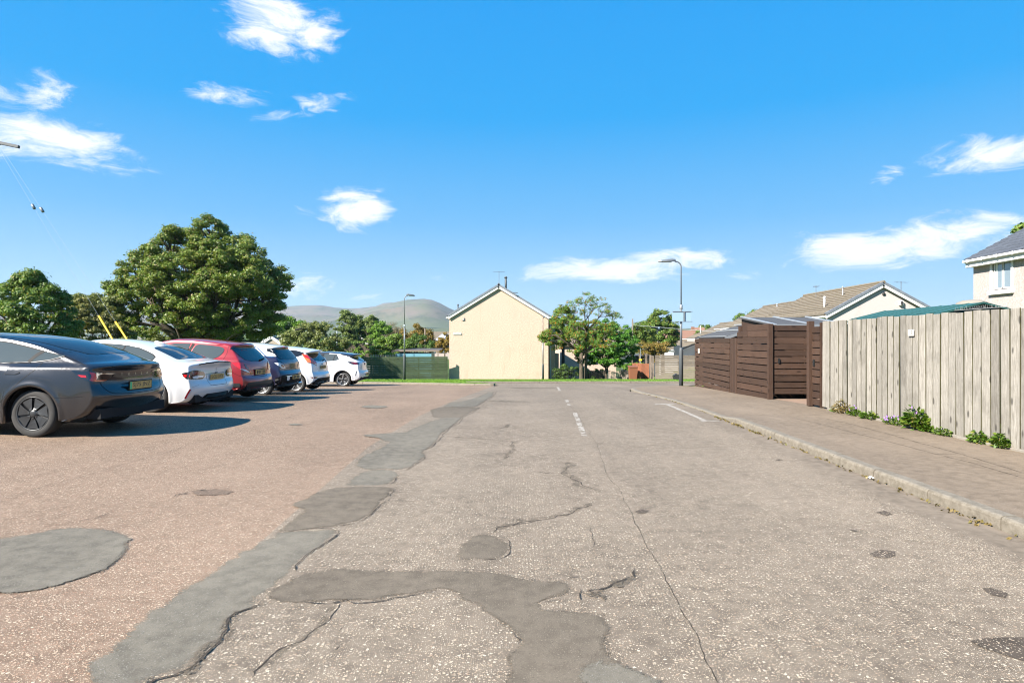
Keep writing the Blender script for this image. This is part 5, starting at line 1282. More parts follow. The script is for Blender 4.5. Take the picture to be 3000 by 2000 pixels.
# plaques
def plaque(label, c, nrm_x, size, txt, tsize):
    mb = MB().box(c, (.012, size[0], size[1]), 0, None, .003)
    o = mb.build('house_number', MAT['white_enamel']); setp(o, label, 'house number')
    me = text_mesh(txt, tsize)
    for v in me.vertices: v.co = Vector((c[0] - .0075, c[1] - v.co.x, c[2] + v.co.y))
    add_obj('lettering', me, MAT['ink'], o)
yb = 10.0
plaque('small white house number plaque on the weathered board fence', (FX(9.95) - .05, 9.95, 1.64), -1, (.135, .105), '19', .085)
plaque('small white house number plaque on the brown slatted fence', (FX(21.9) - .045, 21.95, 1.165), -1, (.17, .17), '17', .12)

# bird spikes on the fence top
root = thing('bird_spikes', 'clear plastic bird spikes along the weathered fence top', 'bird spikes', (FX(8.5), 8.5, 1.925))
MB().box((FX(8.5) + .02, 8.55, 1.955), (.03, .95, .006)).build('strip', MAT['clear_plastic'], root)
mb = MB()
for i in range(30): mb.tube([(FX(8.5) + .02 + random.uniform(-.01, .01), 8.1 + i * .031, 1.955), (FX(8.5) + .02 + random.uniform(-.02, .02), 8.1 + i * .031, 2.005)], [.0016, .0008], 4)
o = mb.build('spikes', MAT['clear_plastic'], root); o['kind'] = 'stuff'

# brown slatted fence and gate
def brown():
    zt = lambda y: gz(6.6, y) + .10
    root = board_fence('slatted_fence', 'dark brown slatted fence panel carrying a house number plaque', (FX(22.75), 22.75), (FX(18.25), 18.25), zt(21) - .12, 1.60, 11, .022, .022, 'wood_brown', (.02, .5, .985), 'wood_brown_v', side=1)
    root = thing('gate_post', 'dark brown boarded post between two slatted fence panels', 'gate post', (FX(17.7), 17.7, zt(17.7)))
    picket_run(root, (FX(18.2), 18.2), (FX(17.55), 17.55), 4, zt(17.9) - .02, 1.60, .15, .022, 'wood_brown_v', .004, 0)
    # stepped panel
    zb = zt(16.3) - .03
    r2 = board_fence('slatted_fence', 'taller brown slatted fence panel stepped up beside the open gate', (FX(17.5), 17.5), (FX(15.4), 15.4), zb, 1.60, 9, .022, .024, 'wood_brown', (.03, .975), 'wood_brown_v', post_h=.33)
    board_fence('', '', (FX(16.75), 16.75), (FX(15.4), 15.4), 1.622, 1.945, 2, .022, .024, 'wood_brown', root=r2)
    board_fence('', '', (FX(17.5), 17.5), (FX(16.78), 16.78), 1.622, 1.765, 1, .022, .024, 'wood_brown', root=r2)
    MB().box((FX(15.35) - .01, 15.33, .98), (.11, .10, 1.92), 0, None, .004).build('post', MAT['wood_brown_v'], r2)
    # open gate leaf, standing at a right angle to the road
    r3 = board_fence('garden_gate', 'dark brown slatted gate standing open across the entrance', (FX(15.4) + .10, 15.33), (FX(15.4) + 1.06, 15.31), .19, 1.90, 11, .024, .022, 'wood_brown', (), None, cat='gate', side=1)
    for x in (FX(15.5) + .12, FX(15.5) + 1.06): MB().box((x, 15.37, 1.04), (.075, .06, 1.74), 0, None, .004).build('stile', MAT['wood_brown_v'], r3)
    MB().box((FX(15.5) + .6, 15.36, .8), (1.25, .04, .09), 0, Matrix.Rotation(rad(-42), 3, 'Y')).build('brace', MAT['wood_brown'], r3)
    MB().box((FX(15.5) + .2, 15.295, 1.02), (.04, .03, .12), 0, None, .004).build('latch', MAT['black_iron'], r3)
    # near post and short return panel
    r4 = thing('gate_post', 'dark brown square gate post with short slatted return panel', 'gate post', (FX(13.3), 13.35, .1))
    MB().box((FX(13.4) - .02, 13.42, 1.02), (.115, .115, 1.85), 0, None, .005).build('post', MAT['wood_brown_v'], r4)
    n = 11
    for k in range(n):
        MB().box((FX(13.2) - .02, 13.19, .20 + k * .155), (.022, .34, .135), -.02, None, .003).build('board', MAT['wood_brown'], r4)
    MB().box((FX(13.0) + .01, 13.03, 1.0), (.07, .05, 1.8), 0, None, .004).build('post', MAT['wood_brown_v'], r4)
    MB().box((FX(13.2) - .045, 13.24, 1.04), (.03, .05, .14), 0, None, .004).build('latch', MAT['black_iron'], r4)
    # garden floor behind the gate and neighbouring screen
    board_fence('slatted_fence', 'brown slatted side fence running back behind the open gate', (FX(15.2) + 1.25, 15.75), (FX(15.2) + 1.3, 21.5), .05, 1.75, 10, .02, .022, 'wood_brown', (.02, .5, .98), 'wood_brown_v')
brown()

# distant fences on the far verge
def far_fences():
    z = gz(-7, 44.2)
    r = board_fence('slatted_fence', 'green painted slatted fence beside the cream gable house', (-10.9, 44.3), (-4.75, 45.4), z - .03, z + 1.66, 13, .010, .022, 'wood_green', (.01, .33, .66, .99), 'wood_green', jig=.006)
    r = thing('picket_fence', 'pale picket tops behind the green slatted fence', 'fence', (-11, 48.5, gz(-11, 48.5)))
    picket_run(r, (-11.2, 48.4), (-9.1, 48.4), 11, gz(-10, 48.4), gz(-10, 48.4) + 1.98, .12, .02, 'wood_pale', .01)
    # right of the house
    z = gz(12, 41)
    zz = gz(10.8, 41.0)
    board_fence('slatted_fence', 'weathered grey horizontal board fence at the top of the verge', (9.55, 41.0), (12.6, 40.6), zz - .02, zz + 1.68, 12, .012, .02, 'wood_weathered', (.02, .5, .98), 'wood_weathered_v')
    board_fence('slatted_fence', 'weathered grey side fence running back from the verge', (9.5, 41.1), (11.2, 52.0), zz - .1, zz + 1.62, 10, .012, .02, 'wood_weathered', (.25, .5, .75), 'wood_weathered_v')
    r = thing('board_fence', 'terracotta stained vertical board fence behind a brown bin', 'fence', (8.6, 42.6, gz(8.6, 42.6)))
    picket_run(r, (8.32, 42.6), (9.42, 42.2), 9, gz(8.9, 42.5) + .02, gz(8.9, 42.5) + 1.18, .125, .02, 'wood_terracotta', .02)
    r = thing('board_fence', 'short grey vertical board fence beside the picket gate', 'fence', (7.5, 42.8, gz(7.5, 42.8)))
    picket_run(r, (7.62, 43.6), (8.25, 42.9), 7, gz(7.9, 43.2), gz(7.9, 43.2) + .72, .11, .02, 'wood_weathered_v', .02)
    r = thing('picket_gate', 'small pale timber picket gate beside the iron railing', 'gate', (7.1, 43.5, gz(7.1, 43.5)))
    picket_run(r, (7.0, 43.6), (7.6, 43.6), 7, gz(7.2, 43.6) + .04, gz(7.2, 43.6) + .66, .06, .02, 'wood_pale', .02)
    for zz2 in (.2, .5): MB().box((7.3, 43.63, gz(7.2, 43.6) + zz2), (.62, .02, .06)).build('rail', MAT['wood_pale'], r)
    # iron railing
    z = gz(4.5, 44.2)
    r = thing('iron_railing', 'black iron railing in front of the dark hedge', 'railing', (2.85, 44.2, z))
    n = 30
    for k in range(n):
        x = 2.85 + k * (3.95 / (n - 1))
        MB().box((x, 44.2, z + .36), (.022, .022, .72)).build('bar', MAT['black_iron'], r)
    for h in (.06, .68): MB().box((4.82, 44.2, z + h), (4.0, .03, .035)).build('rail', MAT['black_iron'], r)
    r = thing('garden_gate', 'small green metal garden gate beside the railing', 'gate', (6.85, 44.0, z))
    for k in range(4): MB().box((6.83 + k * .06, 43.9, z + .36), (.02, .02, .72)).build('bar', MAT['green_metal'], r)
    for h in (.06, .70): MB().box((6.92, 43.9, z + h), (.24, .03, .04)).build('rail', MAT['green_metal'], r)
far_fences()

# ================================================================== LAMP POSTS, POLE, SIGN
def lamp_post(label, x, y, h, arm, head_len, base_h=1.35, sign=None, zb=None, mat='steel_grey', headmat='lamp_dark', r=.038):
    z = gz(x, y) if zb is None else zb
    root = thing('street_lamp', label, 'street lamp', (x, y, z), 0, 'street lamps along the road')
    MB().lathe([(.0, -.05), (.078, -.05), (.078, base_h - .06), (.072, base_h), (.05, base_h + .09), (.0, base_h + .09)], 'z', 18, (x, y, z)).build('base', MAT['lamp_dark' if mat == 'steel_grey' else mat], root, True, True)
    MB().tube([(x, y, z + base_h + .05), (x, y, z + h * .62)], r * 1.15, 12).build('column', MAT[mat], root, True, True)
    MB().lathe([(r * 1.15, 0), (r * 1.45, .01), (r * 1.45, .16), (r, .18)], 'z', 14, (x, y, z + h * .62)).build('collar', MAT['steel_pale'], root, True, True)
    A = Vector((arm[0], arm[1], 0)); pts = [(x, y, z + h * .62 + .1), (x, y, z + h - .22)]
    for k in range(1, 7):
        an = k / 6 * math.pi / 2; q = A.normalized() * (.22 * (1 - math.cos(an))); pts.append((x + q.x, y + q.y, z + h - .22 + .2 * math.sin(an)))
    e = A; pts.append((x + e.x, y + e.y, z + h - .01))
    MB().tube(pts, r * .62, 10).build('arm', MAT[mat], root, True, True)
    u = A.normalized(); ang = math.atan2(u.y, u.x)
    c = Vector((x, y, z + h + .005)) + e + u * (head_len / 2 - .02)
    mb = MB(); vs = []
    for s, w, t, b in ((-.5, .05, .03, -.03), (-.3, .085, .055, -.045), (0, .10, .05, -.05), (.35, .085, .035, -.045), (.5, .03, .012, -.02)):
        for a, zz in ((-w, b * .6), (-w * .7, t), (w * .7, t), (w, b * .6), (w * .6, b), (-w * .6, b)):
            q = u * (s * head_len) + Vector((-u.y, u.x, 0)) * a; vs.append((c.x + q.x, c.y + q.y, c.z + zz + s * -.05))
    fs = [(i * 6 + k, i * 6 + (k + 1) % 6, i * 6 + 6 + (k + 1) % 6, i * 6 + 6 + k) for i in range(4) for k in range(6)] + [tuple(range(6)), tuple(24 + k for k in range(6))]
    mb.add(vs, fs); hd = mb.build('lamp_head', MAT[headmat], root, True)
    MB().box((c.x, c.y, c.z - .052), (head_len * .55, .10, .012), ang).build('lens', MAT['lamp_lens'], hd)
    return root
r = lamp_post('grey street lamp on the pavement corner holding a pale sign', 6.33, 23.0, 4.77, (-.24, -.02), .66, 1.45, headmat='steel_grey')
zs = EYE + (1000 - 942) / FPX * 23; ze = EYE + (1000 - 913) / FPX * 23
setp(MB().box((6.33, 22.93, (zs + ze) / 2), (.70, .015, ze - zs + .02), 0, None, .003).build('sign_plate', MAT['sign_pale']), 'blank pale blue sign plate on rails across the lamp post', 'sign')
for zz in (zs, ze): MB().box((6.36, 22.915, zz), (.74, .02, .022)).build('rail', MAT['steel_grey'], bpy.data.objects['sign_plate'])
MB().box((6.42, 22.90, (zs + ze) / 2), (.06, .01, ze - zs)).build('rail', MAT['steel_grey'], bpy.data.objects['sign_plate'])
lamp_post('grey street lamp on the verge in front of the green slatted fence', -6.3, 36.0, 5.02, (.13, .02), .50, 1.5)
lamp_post('grey street lamp seen end on before the cream gable', 2.25, 44.6, 4.55, (0.02, -.35), .6, 1.1, mat='steel_grey')

def pole(label, x, y, h, r=.11, cross=True, name='utility_pole', mat='wood_weathered_v'):
    root = thing(name, label, 'pole', (x, y, gz(x, y)))
    MB().tube([(x, y, gz(x, y) - .2), (x, y, gz(x, y) + h)], [r, r * .72], 12).build('shaft', MAT[mat], root, True, True)
    return root
# pole at the left edge, its bracket reaching into view, with two guy wires
PX, PY = -21.55, 25.2; zP = gz(PX, PY)
r = pole('tall timber utility pole at the edge of the car park', PX, PY, 9.6, .15)
MB().box((PX + .55, PY - .1, 9.62), (1.75, .12, .12), .1, Matrix.Rotation(rad(12), 3, 'Y'), .01).build('crossarm', MAT['lamp_dark'], r)
MB().box((PX + .35, PY - .1, 9.35), (.7, .05, .05), 0, Matrix.Rotation(rad(-35), 3, 'Y')).build('crossarm_brace', MAT['lamp_dark'], r)
MB().tube([(PX, PY - .12, 7.5), (PX + .6, PY - .3, 9.5)], .03, 6).build('stay_bracket', MAT['lamp_dark'], r)
def guy(label, top, foot, t_ins, guard):
    top, foot = Vector(top), Vector(foot); d = foot - top
    root = thing('guy_wire', label, 'guy wire', foot, 0, 'guy wires of the utility pole')
    MB().tube([top, foot], .0032, 6).build('wire', MAT['wire_pale'], root)
    a = top + d * t_ins; dn = d.normalized()
    MB().tube([a - dn * .11, a - dn * .10, a + dn * .10, a + dn * .11], [.04, .055, .055, .04], 10).build('insulator', MAT['steel_grey'], root, True, True)
    MB().tube([foot - dn * guard, foot - dn * .05], .036, 10).build('yellow_guard', MAT['yellow_guard'], root, True, True)
def guy_px(label, p0, ins, g0, foot_y):
    a = at(*p0, 25.0); g = at(*g0, 24.6); d = g - a
    k = (gz(-16, 24.6) - a.z) / d.z; foot = a + d * k
    i = (at(*ins, 25.0) - a).length / (foot - a).length
    guy(label, a, foot, i, (foot - g).length)
guy_px('guy wire with yellow guard rising above the white coupe', (-30, 392), (99, 613), (289, 925), 0)
guy_px('second guy wire with yellow guard rising behind the white coupe', (-22, 395), (122, 624), (338, 942), 0)

# ================================================================== HOUSES
def courses(root, ridge0, ridge1, eave0, eave1, n, mat, th=.03, name='tile_course', reg=None):
    """overlapping tile courses on a roof plane, each course an object"""
    r0, r1, e0, e1 = map(Vector, (ridge0, ridge1, eave0, eave1))
    nr = (r1 - r0).cross(e0 - r0).normalized()
    if nr.z < 0: nr = -nr
    for k in range(n):
        a, b = k / n, (k + 1.12) / n
        A0, A1 = r0 + (e0 - r0) * a, r1 + (e1 - r1) * a; b = min(b, 1.03)
        B0, B1 = r0 + (e0 - r0) * b, r1 + (e1 - r1) * b
        lo, hi = nr * .004, nr * (th + .012)
        m = max(2, int((A1 - A0).length / .33)); vs, fs = [], []
        for i in range(m + 1):
            s = i / m; w = nr * (.012 * math.sin(i * math.pi))
            bump_ = nr * (.010 if i % 2 else 0)
            vs += [A0 + (A1 - A0) * s + lo, B0 + (B1 - B0) * s + hi + bump_, B0 + (B1 - B0) * s + lo]
        for i in range(m):
            fs += [(3 * i, 3 * i + 3, 3 * i + 4, 3 * i + 1), (3 * i + 1, 3 * i + 4, 3 * i + 5, 3 * i + 2)]
        MB().add(vs, fs).build(name, MAT[mat], root, fix=False)
def slab(mb, pts, t):
    """a flat panel with thickness t below the given quad/polygon"""
    P = [Vector(p) for p in pts]; nr = (P[1] - P[0]).cross(P[2] - P[0]).normalized()
    if nr.z < 0: nr = -nr
    n = len(P); mb.add(P + [p - nr * t for p in P], [tuple(range(n)), tuple(range(2 * n - 1, n - 1, -1))] + [(i, (i + 1) % n, n + (i + 1) % n, n + i) for i in range(n)])
    return mb

def gable_house(name, label, x0, x1, y0, y1, zg, eave, apex, wall, roof, trim='white_trim', over=.12, ncourse=14, cat='house', verge_mat='tile_grey', visible=(1, 1), skew=0.0):
    """house with its gable towards the road end; ridge along y"""
    root = thing(name, label, cat, ((x0 + x1) / 2, y0, zg))
    xm = (x0 + x1) / 2; sk = lambda y: skew * (y - y0)
    V = [(x0, y0, zg), (x1, y0, zg), (x1, y0, eave), (xm, y0, apex), (x0, y0, eave)]; W = [(x + sk(y1), y1, z) for x, _, z in V]
    MB().add(V + W, [(0, 1, 2, 3, 4), (9, 8, 7, 6, 5), (0, 5, 6, 1), (1, 6, 7, 2), (0, 4, 9, 5)]).build('wall', MAT[wall], root)
    sl = (apex - eave) / (xm - x0)
    rf = None
    for s, xe in ((-1, x0), (1, x1)):
        xo = xe + s * over; zo = eave - sl * over
        y_a = y0 - over; mb = MB()
        slab(mb, [(xm, y_a, apex + .10), (xo, y_a, zo + .10), (xo + sk(y1), y1, zo + .10), (xm + sk(y1), y1, apex + .10)], .07)
        rf = mb.build('roof', MAT[roof], root)
        courses(rf, (xm, y_a, apex + .105), (xm + sk(y1), y1, apex + .105), (xo, y_a, zo + .105), (xo + sk(y1), y1, zo + .105), ncourse, roof)
        # verge board and verge tiles
        mb = MB(); slab(mb, [(xm, y_a - .03, apex + .03), (xo, y_a - .03, zo + .03), (xo, y_a - .005, zo + .03), (xm, y_a - .005, apex + .03)], .17)
        mb.build('bargeboard', MAT[trim], root)
        mb = MB(); slab(mb, [(xm, y_a - .06, apex + .19), (xo, y_a - .06, zo + .19), (xo, y_a + .10, zo + .19), (xm, y_a + .10, apex + .19)], .14)
        mb.build('verge_cap', MAT[verge_mat], root)
        MB().box((xo + s * .06, (y_a + y1) / 2, zo - .02), (.12, y1 - y_a, .10), 0, None, .01).build('gutter', MAT[trim], root)
    MB().tube([(xm, y0 - over - .06, apex + .15), (xm + sk(y1), y1, apex + .15)], .09, 8).build('ridge_cap', MAT[roof if verge_mat == 'tile_grey' else verge_mat], root)
    return root
def aerial(root, x, y, z, h, el=5, ang=0.0, name='aerial'):
    mb = MB(); mb.tube([(x, y, z), (x, y, z + h)], .018, 6)
    c, s = math.cos(ang), math.sin(ang)
    mb.tube([(x - .45 * c, y - .45 * s, z + h - .05), (x + .45 * c, y + .45 * s, z + h - .05)], .010, 5)
    for k in range(el):
        t = -.4 + .8 * k / (el - 1); l = .20 - .015 * k
        mb.tube([(x + t * c - l * s, y + t * s + l * c, z + h - .05), (x + t * c + l * s, y + t * s - l * c, z + h - .05)], .006, 4)
    mb.build(name, MAT['wire'], root)
def flue(root, x, y, z, h, mat='white_trim', r=.06, cap=True):
    mb = MB().tube([(x, y, z), (x, y, z + h)], r, 10)
    if cap: mb.tube([(x, y, z + h), (x, y, z + h + .05), (x, y, z + h + .12)], [r * 1.5, r * 1.6, r * .8], 10)
    mb.build('flue_pipe', MAT[mat], root, True, True)

def house_gable():
    H = 46.0; zg = gz(-1, H) - .1
    r = gable_house('gable_house', 'cream roughcast two storey house with blank gable facing the road', -4.70, 2.72, H, 62, zg, 3.36, 5.62, 'roughcast_cream', 'tile_grey', ncourse=16)
    flue(r, -.48, H + 1.5, 5.45, .95, 'lamp_dark', .085); flue(r, -4.15, H + 1.2, 3.7, .55, 'lamp_dark', .05)
    aerial(r, -.98, H + .4, 5.75, 1.05, 5, .3)
    MB().box((.25, H - .35, 5.12), (.35, .05, .05), .3).build('aerial', MAT['wire'], r)
    MB().box((-3.68, H - .05, 3.10), (.16, .06, .03)).build('bracket', MAT['wire_pale'], r); MB().box((-3.60, H - .05, 3.19), (.03, .05, .2)).build('bracket', MAT['wire_pale'], r)
    p = MB().box((-4.10, H - .035, EYE + (1000 - 977.5) / FPX * H), (.62, .03, .17), 0, None, .005).build('street_sign', MAT['white_enamel'])
    setp(p, 'small white street name sign on the cream gable', 'sign')
    mb = MB()
    for k in range(12): mb.box((-4.34 + k * .042, H - .053, EYE + (1000 - 977.5) / FPX * H + .01), (.022 + .01 * (k % 3 == 0), .004, .055 + .02 * (k % 4 == 0)))
    mb.build('lettering', MAT['ink_grey'], p)
    # set back return at the right side
    MB().box((3.0, H + 1.9, (zg + 3.0) / 2), (.6, 1.6, 3.0 - zg)).build('side_wall', MAT['roughcast_cream'], r)
    MB().box((3.45, H + 3.0, (zg + .55) / 2), (.42, 2.0, .55 - zg)).build('porch_wall', MAT['harled_pale'], r)
    MB().tube([(2.95, H + 1.05, zg), (2.95, H + 1.05, 2.9)], .04, 8).build('downpipe', MAT['white_trim'], r)
    return r
house_gable()

def bungalows():
    # nearest bungalow, right of the brown fence
    ax = at(2584, 829, 36); zg = gz(20, 36) - .2
    e = at(2420, 923, 36); hw = ax.x - e.x
    r = gable_house('bungalow', 'cream bungalow with brown tiled roof and round gable vent', ax.x - hw, ax.x + hw, 36, 46.5, zg, e.z, ax.z - .1, 'roughcast_pale', 'tile_brown', ncourse=13, skew=.039, over=.15)
    MB().lathe([(0, -.03), (.09, -.03), (.1, 0)], 'y', 20, (at(2588, 861, 36).x, 35.97, at(2588, 861, 36).z)).build('vent', MAT['ink'], r, True, True)
    q = at(2637, 888, 36)
    MB().box((q.x, 35.9, q.z), (.22, .12, .30), 0, None, .02).build('alarm_box', MAT['white_enamel'], r)
    MB().box((q.x, 35.82, q.z), (.10, .04, .20), 0, None, .01).build('alarm_box', MAT['ink'], r)
    aerial(r, at(2643, 900, 36).x, 36.1, at(2643, 895, 36).z, 1.42, 4, .2)
    flue(r, at(2440, 880, 37).x, 38, 3.55, .62); flue(r, at(2484, 860, 38).x, 38.6, 4.1, .75, 'wire_pale', .035)
    aerial(r, ax.x - .9, 42, 4.5, .8, 4, 1.2)
    MB().box((e.x - .05, 40.5, e.z - .14), (.06, 9, .16)).build('fascia', MAT['white_trim'], r)
    # the next one down the row
    ax2 = at(2300, 892, 58); e2 = at(2160, 955, 58); hw = ax2.x - e2.x
    r = gable_house('bungalow', 'second bungalow in the row with brown tiles and white vent pipes', ax2.x - hw, ax2.x + hw, 54, 64, -1.0, e2.z - .1, ax2.z, 'roughcast_white', 'tile_brown', ncourse=12, skew=.039)
    flue(r, at(2355, 900, 54).x, 55.2, 4.1, .7); flue(r, at(2290, 900, 58).x, 59, 4.4, .6, 'wire_pale', .05)
    ax3 = at(2197, 942, 72); e3 = at(2085, 990, 72); hw = ax3.x - e3.x
    r = gable_house('bungalow', 'third bungalow in the row with mossy roof above the slatted fence', ax3.x - hw, ax3.x + hw, 70, 84, -2.0, e3.z, ax3.z, 'roughcast_white', 'tile_brown', ncourse=12, skew=.039)
    flue(r, at(2068, 985, 70).x, 72, 2.3, .9)
    # white gabled house behind the weathered fence
    axw = at(2062, 998, 78); ew = at(1978, 1030, 78); hw = axw.x - ew.x
    r = gable_house('bungalow', 'small white gabled house beyond the weathered board fence', axw.x - hw * .78, axw.x + hw * .78, 78, 90, -3.4, ew.z + .2, axw.z - .05, 'white_trim', 'tile_brown', ncourse=9, verge_mat='tile_brown')
    p = MB().box((at(1990, 1018, 77).x, 77.96, at(0, 1030, 77).z), (.9, .08, 1.6)).build('garage_door', MAT['white_enamel'], r)
    # terracotta roofs further off
    for px, py, Y, w, lab in ((2020, 966, 120, 9, 'long low house with terracotta roof beyond the white gable'), (2105, 958, 150, 10, 'distant terracotta roofed house among trees')):
        q = at(px, py, Y)
        r = thing('house', lab, 'house', (q.x, Y, q.z - 4))
        MB().box((q.x, Y + 4, q.z - 3.4), (w, 7, 3.2)).build('wall', MAT['harled_pale'], r)
        for s in (-1, 1):
            mb = MB(); slab(mb, [(q.x - w / 2, Y + 4, q.z), (q.x + w / 2, Y + 4, q.z), (q.x + w / 2, Y + 4 + s * 4, q.z - 1.9), (q.x - w / 2, Y + 4 + s * 4, q.z - 1.9)], .1)
            mb.build('roof', MAT['tile_terracotta'], r)
        for k in range(4): MB().box((q.x - w * .35 + k * w * .23, Y + .46, q.z - 2.8), (1.0, .06, 1.0)).build('window', MAT['window_glass'], r)
        MB().box((q.x + w * .2, Y + 4, q.z + .3), (.6, .5, .8)).build('chimney', MAT['tile_terracotta'], r)
bungalows()

def house_right():
    """two storey house with a slate coloured roof at the right edge"""
    X, Y0, Y1 = 19.15, 12.0, 25.5; sk = .039; ez = 4.92; zg = -.1
    r = thing('tiled_house', 'pale roughcast house with slate blue tiled roof and white casement window', 'house', (X, Y1, zg))
    d = 7.2; xr = X + d / 2; rz = ez + d / 2 * .53
    q = lambda x, y: x + sk * (y - Y1)
    # front wall with a real window opening
    wy0, wy1, wz0, wz1 = 23.45, 24.42, 3.52, 4.66
    ys = [Y0, wy0, wy1, Y1]; zs_ = [zg, wz0, wz1, ez + .05]
    mb = MB()
    for i in range(3):
        for j in range(3):
            if i == 1 and j == 1: continue
            mb.add([(q(X, ys[i]), ys[i], zs_[j]), (q(X, ys[i + 1]), ys[i + 1], zs_[j]), (q(X, ys[i + 1]), ys[i + 1], zs_[j + 1]), (q(X, ys[i]), ys[i], zs_[j + 1])], [(0, 1, 2, 3)])
    dp = .14
    a = [(q(X, wy0), wy0, wz0), (q(X, wy1), wy1, wz0), (q(X, wy1), wy1, wz1), (q(X, wy0), wy0, wz1)]; b = [(x + dp, y, z) for x, y, z in a]
    mb.add(a + b, [(i, (i + 1) % 4, 4 + (i + 1) % 4, 4 + i) for i in range(4)])
    mb.add([(X, Y1, zg), (X + d, Y1, zg), (X + d, Y1, ez), (xr, Y1, rz), (X, Y1, ez + .05)], [(0, 1, 2, 3, 4)])
    mb.add([(q(X, Y0), Y0, zg), (q(X + d, Y0), Y0, zg), (q(X + d, Y0), Y0, ez), (q(xr, Y0), Y0, rz), (q(X, Y0), Y0, ez)], [(4, 3, 2, 1, 0)])
    mb.add([(q(X + d, Y0), Y0, zg), (X + d, Y1, zg), (X + d, Y1, ez), (q(X + d, Y0), Y0, ez)], [(0, 1, 2, 3)])
    mb.build('wall', MAT['roughcast_house'], r)
    # window: surround, frame, two casements, curtain, sill
    xm = q(X, 23.9)
    w = MB(); w.box((xm + .09, 23.935, 4.09), (.06, .95, 1.12)); win = w.build('window', MAT['white_trim'], r)
    for y, hw in ((24.14, .20), (23.71, .20)):
        MB().box((xm + .053, y, 4.09), (.02, hw * 2 - .06, .98)).build('pane', MAT['window_glass'], win)
        for s in (-1, 1): MB().box((xm + .045, y + s * hw, 4.09), (.05, .05, 1.06), 0, None, .006).build('frame', MAT['white_trim'], win)
        for s in (-1, 1): MB().box((xm + .045, y, 4.09 + s * .51), (.05, hw * 2, .05), 0, None, .006).build('frame', MAT['white_trim'], win)
    MB().box((xm + .041, 24.24, 4.09), (.006, .10, .96)).build('curtain', MAT['curtain'], win)
    for y in (wy0 - .055, wy1 + .055): MB().box((q(X, y) - .012, y, 4.09), (.05, .11, 1.30), sk * -1).build('window_surround', MAT['white_trim'], r)
    MB().box((q(X, 23.93) - .05, 23.93, wz0 - .10), (.16, 1.24, .16), -sk, None, .01).build('sill', MAT['white_trim'], r)
    # roof slab, tiles, gutter, fascia
    ov = .28; sl = .53
    mb = MB(); slab(mb, [(xr + .0, Y1 + .12, rz + .08), (X - ov, Y1 + .12, ez - ov * sl + .08), (q(X - ov, Y0), Y0, ez - ov * sl + .08), (q(xr, Y0), Y0, rz + .08)], .08); mb.build('roof', MAT['tile_slate'], r)
    rf = [c for c in r.children if c.name.startswith('roof')][-1]
    mb = MB(); slab(mb, [(xr, Y1 + .12, rz + .08), (X + d + ov, Y1 + .12, ez - ov * sl + .08), (q(X + d + ov, Y0), Y0, ez - ov * sl + .08), (q(xr, Y0), Y0, rz + .08)], .08); mb.build('roof', MAT['tile_slate'], r)
    up = Vector((1, 0, sl)).normalized(); al = Vector((-sk, -1, 0)).normalized(); nr = al.cross(up); nr = nr if nr.z > 0 else -nr
    # interlocking tile with a rolled profile
    tw, tl = .30, .345
    prof = [(0, .0), (.04, .012), (.08, .034), (.12, .046), (.16, .034), (.20, .012), (.26, .006), (.31, .012)]
    vs = []
    for v, h in ((-.045, .040), (.345, .0)):
        for u, z in prof: vs.append((u, v, z + h))
    for u, z in prof: vs.append((u, -.045, z - .004))
    n = len(prof); fs = [(i, i + 1, n + i + 1, n + i) for i in range(n - 1)] + [(2 * n + i, 2 * n + i + 1, i + 1, i) for i in range(n - 1)]
    me = bpy.data.meshes.new('roof_tile'); me.from_pydata(vs, [], fs); me.materials.append(MAT['tile_slate'])
    for p_ in me.polygons: p_.use_smooth = True
    base = Vector((X - ov, Y1 + .12, ez - ov * sl + .085))
    M3 = Matrix((al, up, nr)).transposed()
    for j in range(12):
        for i in range(16):
            p = base + al * (i * tw) + up * (j * tl + .02) + nr * .01
            o = bpy.data.objects.new('roof_tile', me); COL.objects.link(o); o.parent = rf
            o.matrix_local = WM[rf].inverted() @ (Matrix.Translation(p) @ M3.to_4x4())
            WM[o] = Matrix()
    MB().box((q(X - ov - .06, 18.8), 18.8, ez - ov * sl + .03), (.12, 13.6, .11), -sk, None, .02).build('gutter', MAT['white_trim'], r)
    for k in range(8): MB().box((q(X - ov - .125, 25.3 - k * .8), 25.3 - k * .8, ez - ov * sl + .03), (.02, .06, .13), -sk).build('gutter_bracket', MAT['white_trim'], r)
    MB().box((q(X - ov + .03, 18.8), 18.8, ez - ov * sl - .12), (.04, 13.55, .20), -sk).build('fascia', MAT['white_trim'], r)
    MB().box((q(X - ov / 2, 18.8) , 18.8, ez - ov * sl - .20), (.30, 13.5, .02), -sk).build('soffit', MAT['white_trim'], r)
    mb = MB(); slab(mb, [(xr, Y1 + .15, rz + .06), (X - ov, Y1 + .15, ez - ov * sl + .06), (X - ov, Y1 + .12, ez - ov * sl + .06), (xr, Y1 + .12, rz + .06)], .16); mb.build('bargeboard', MAT['white_trim'], r)
house_right()

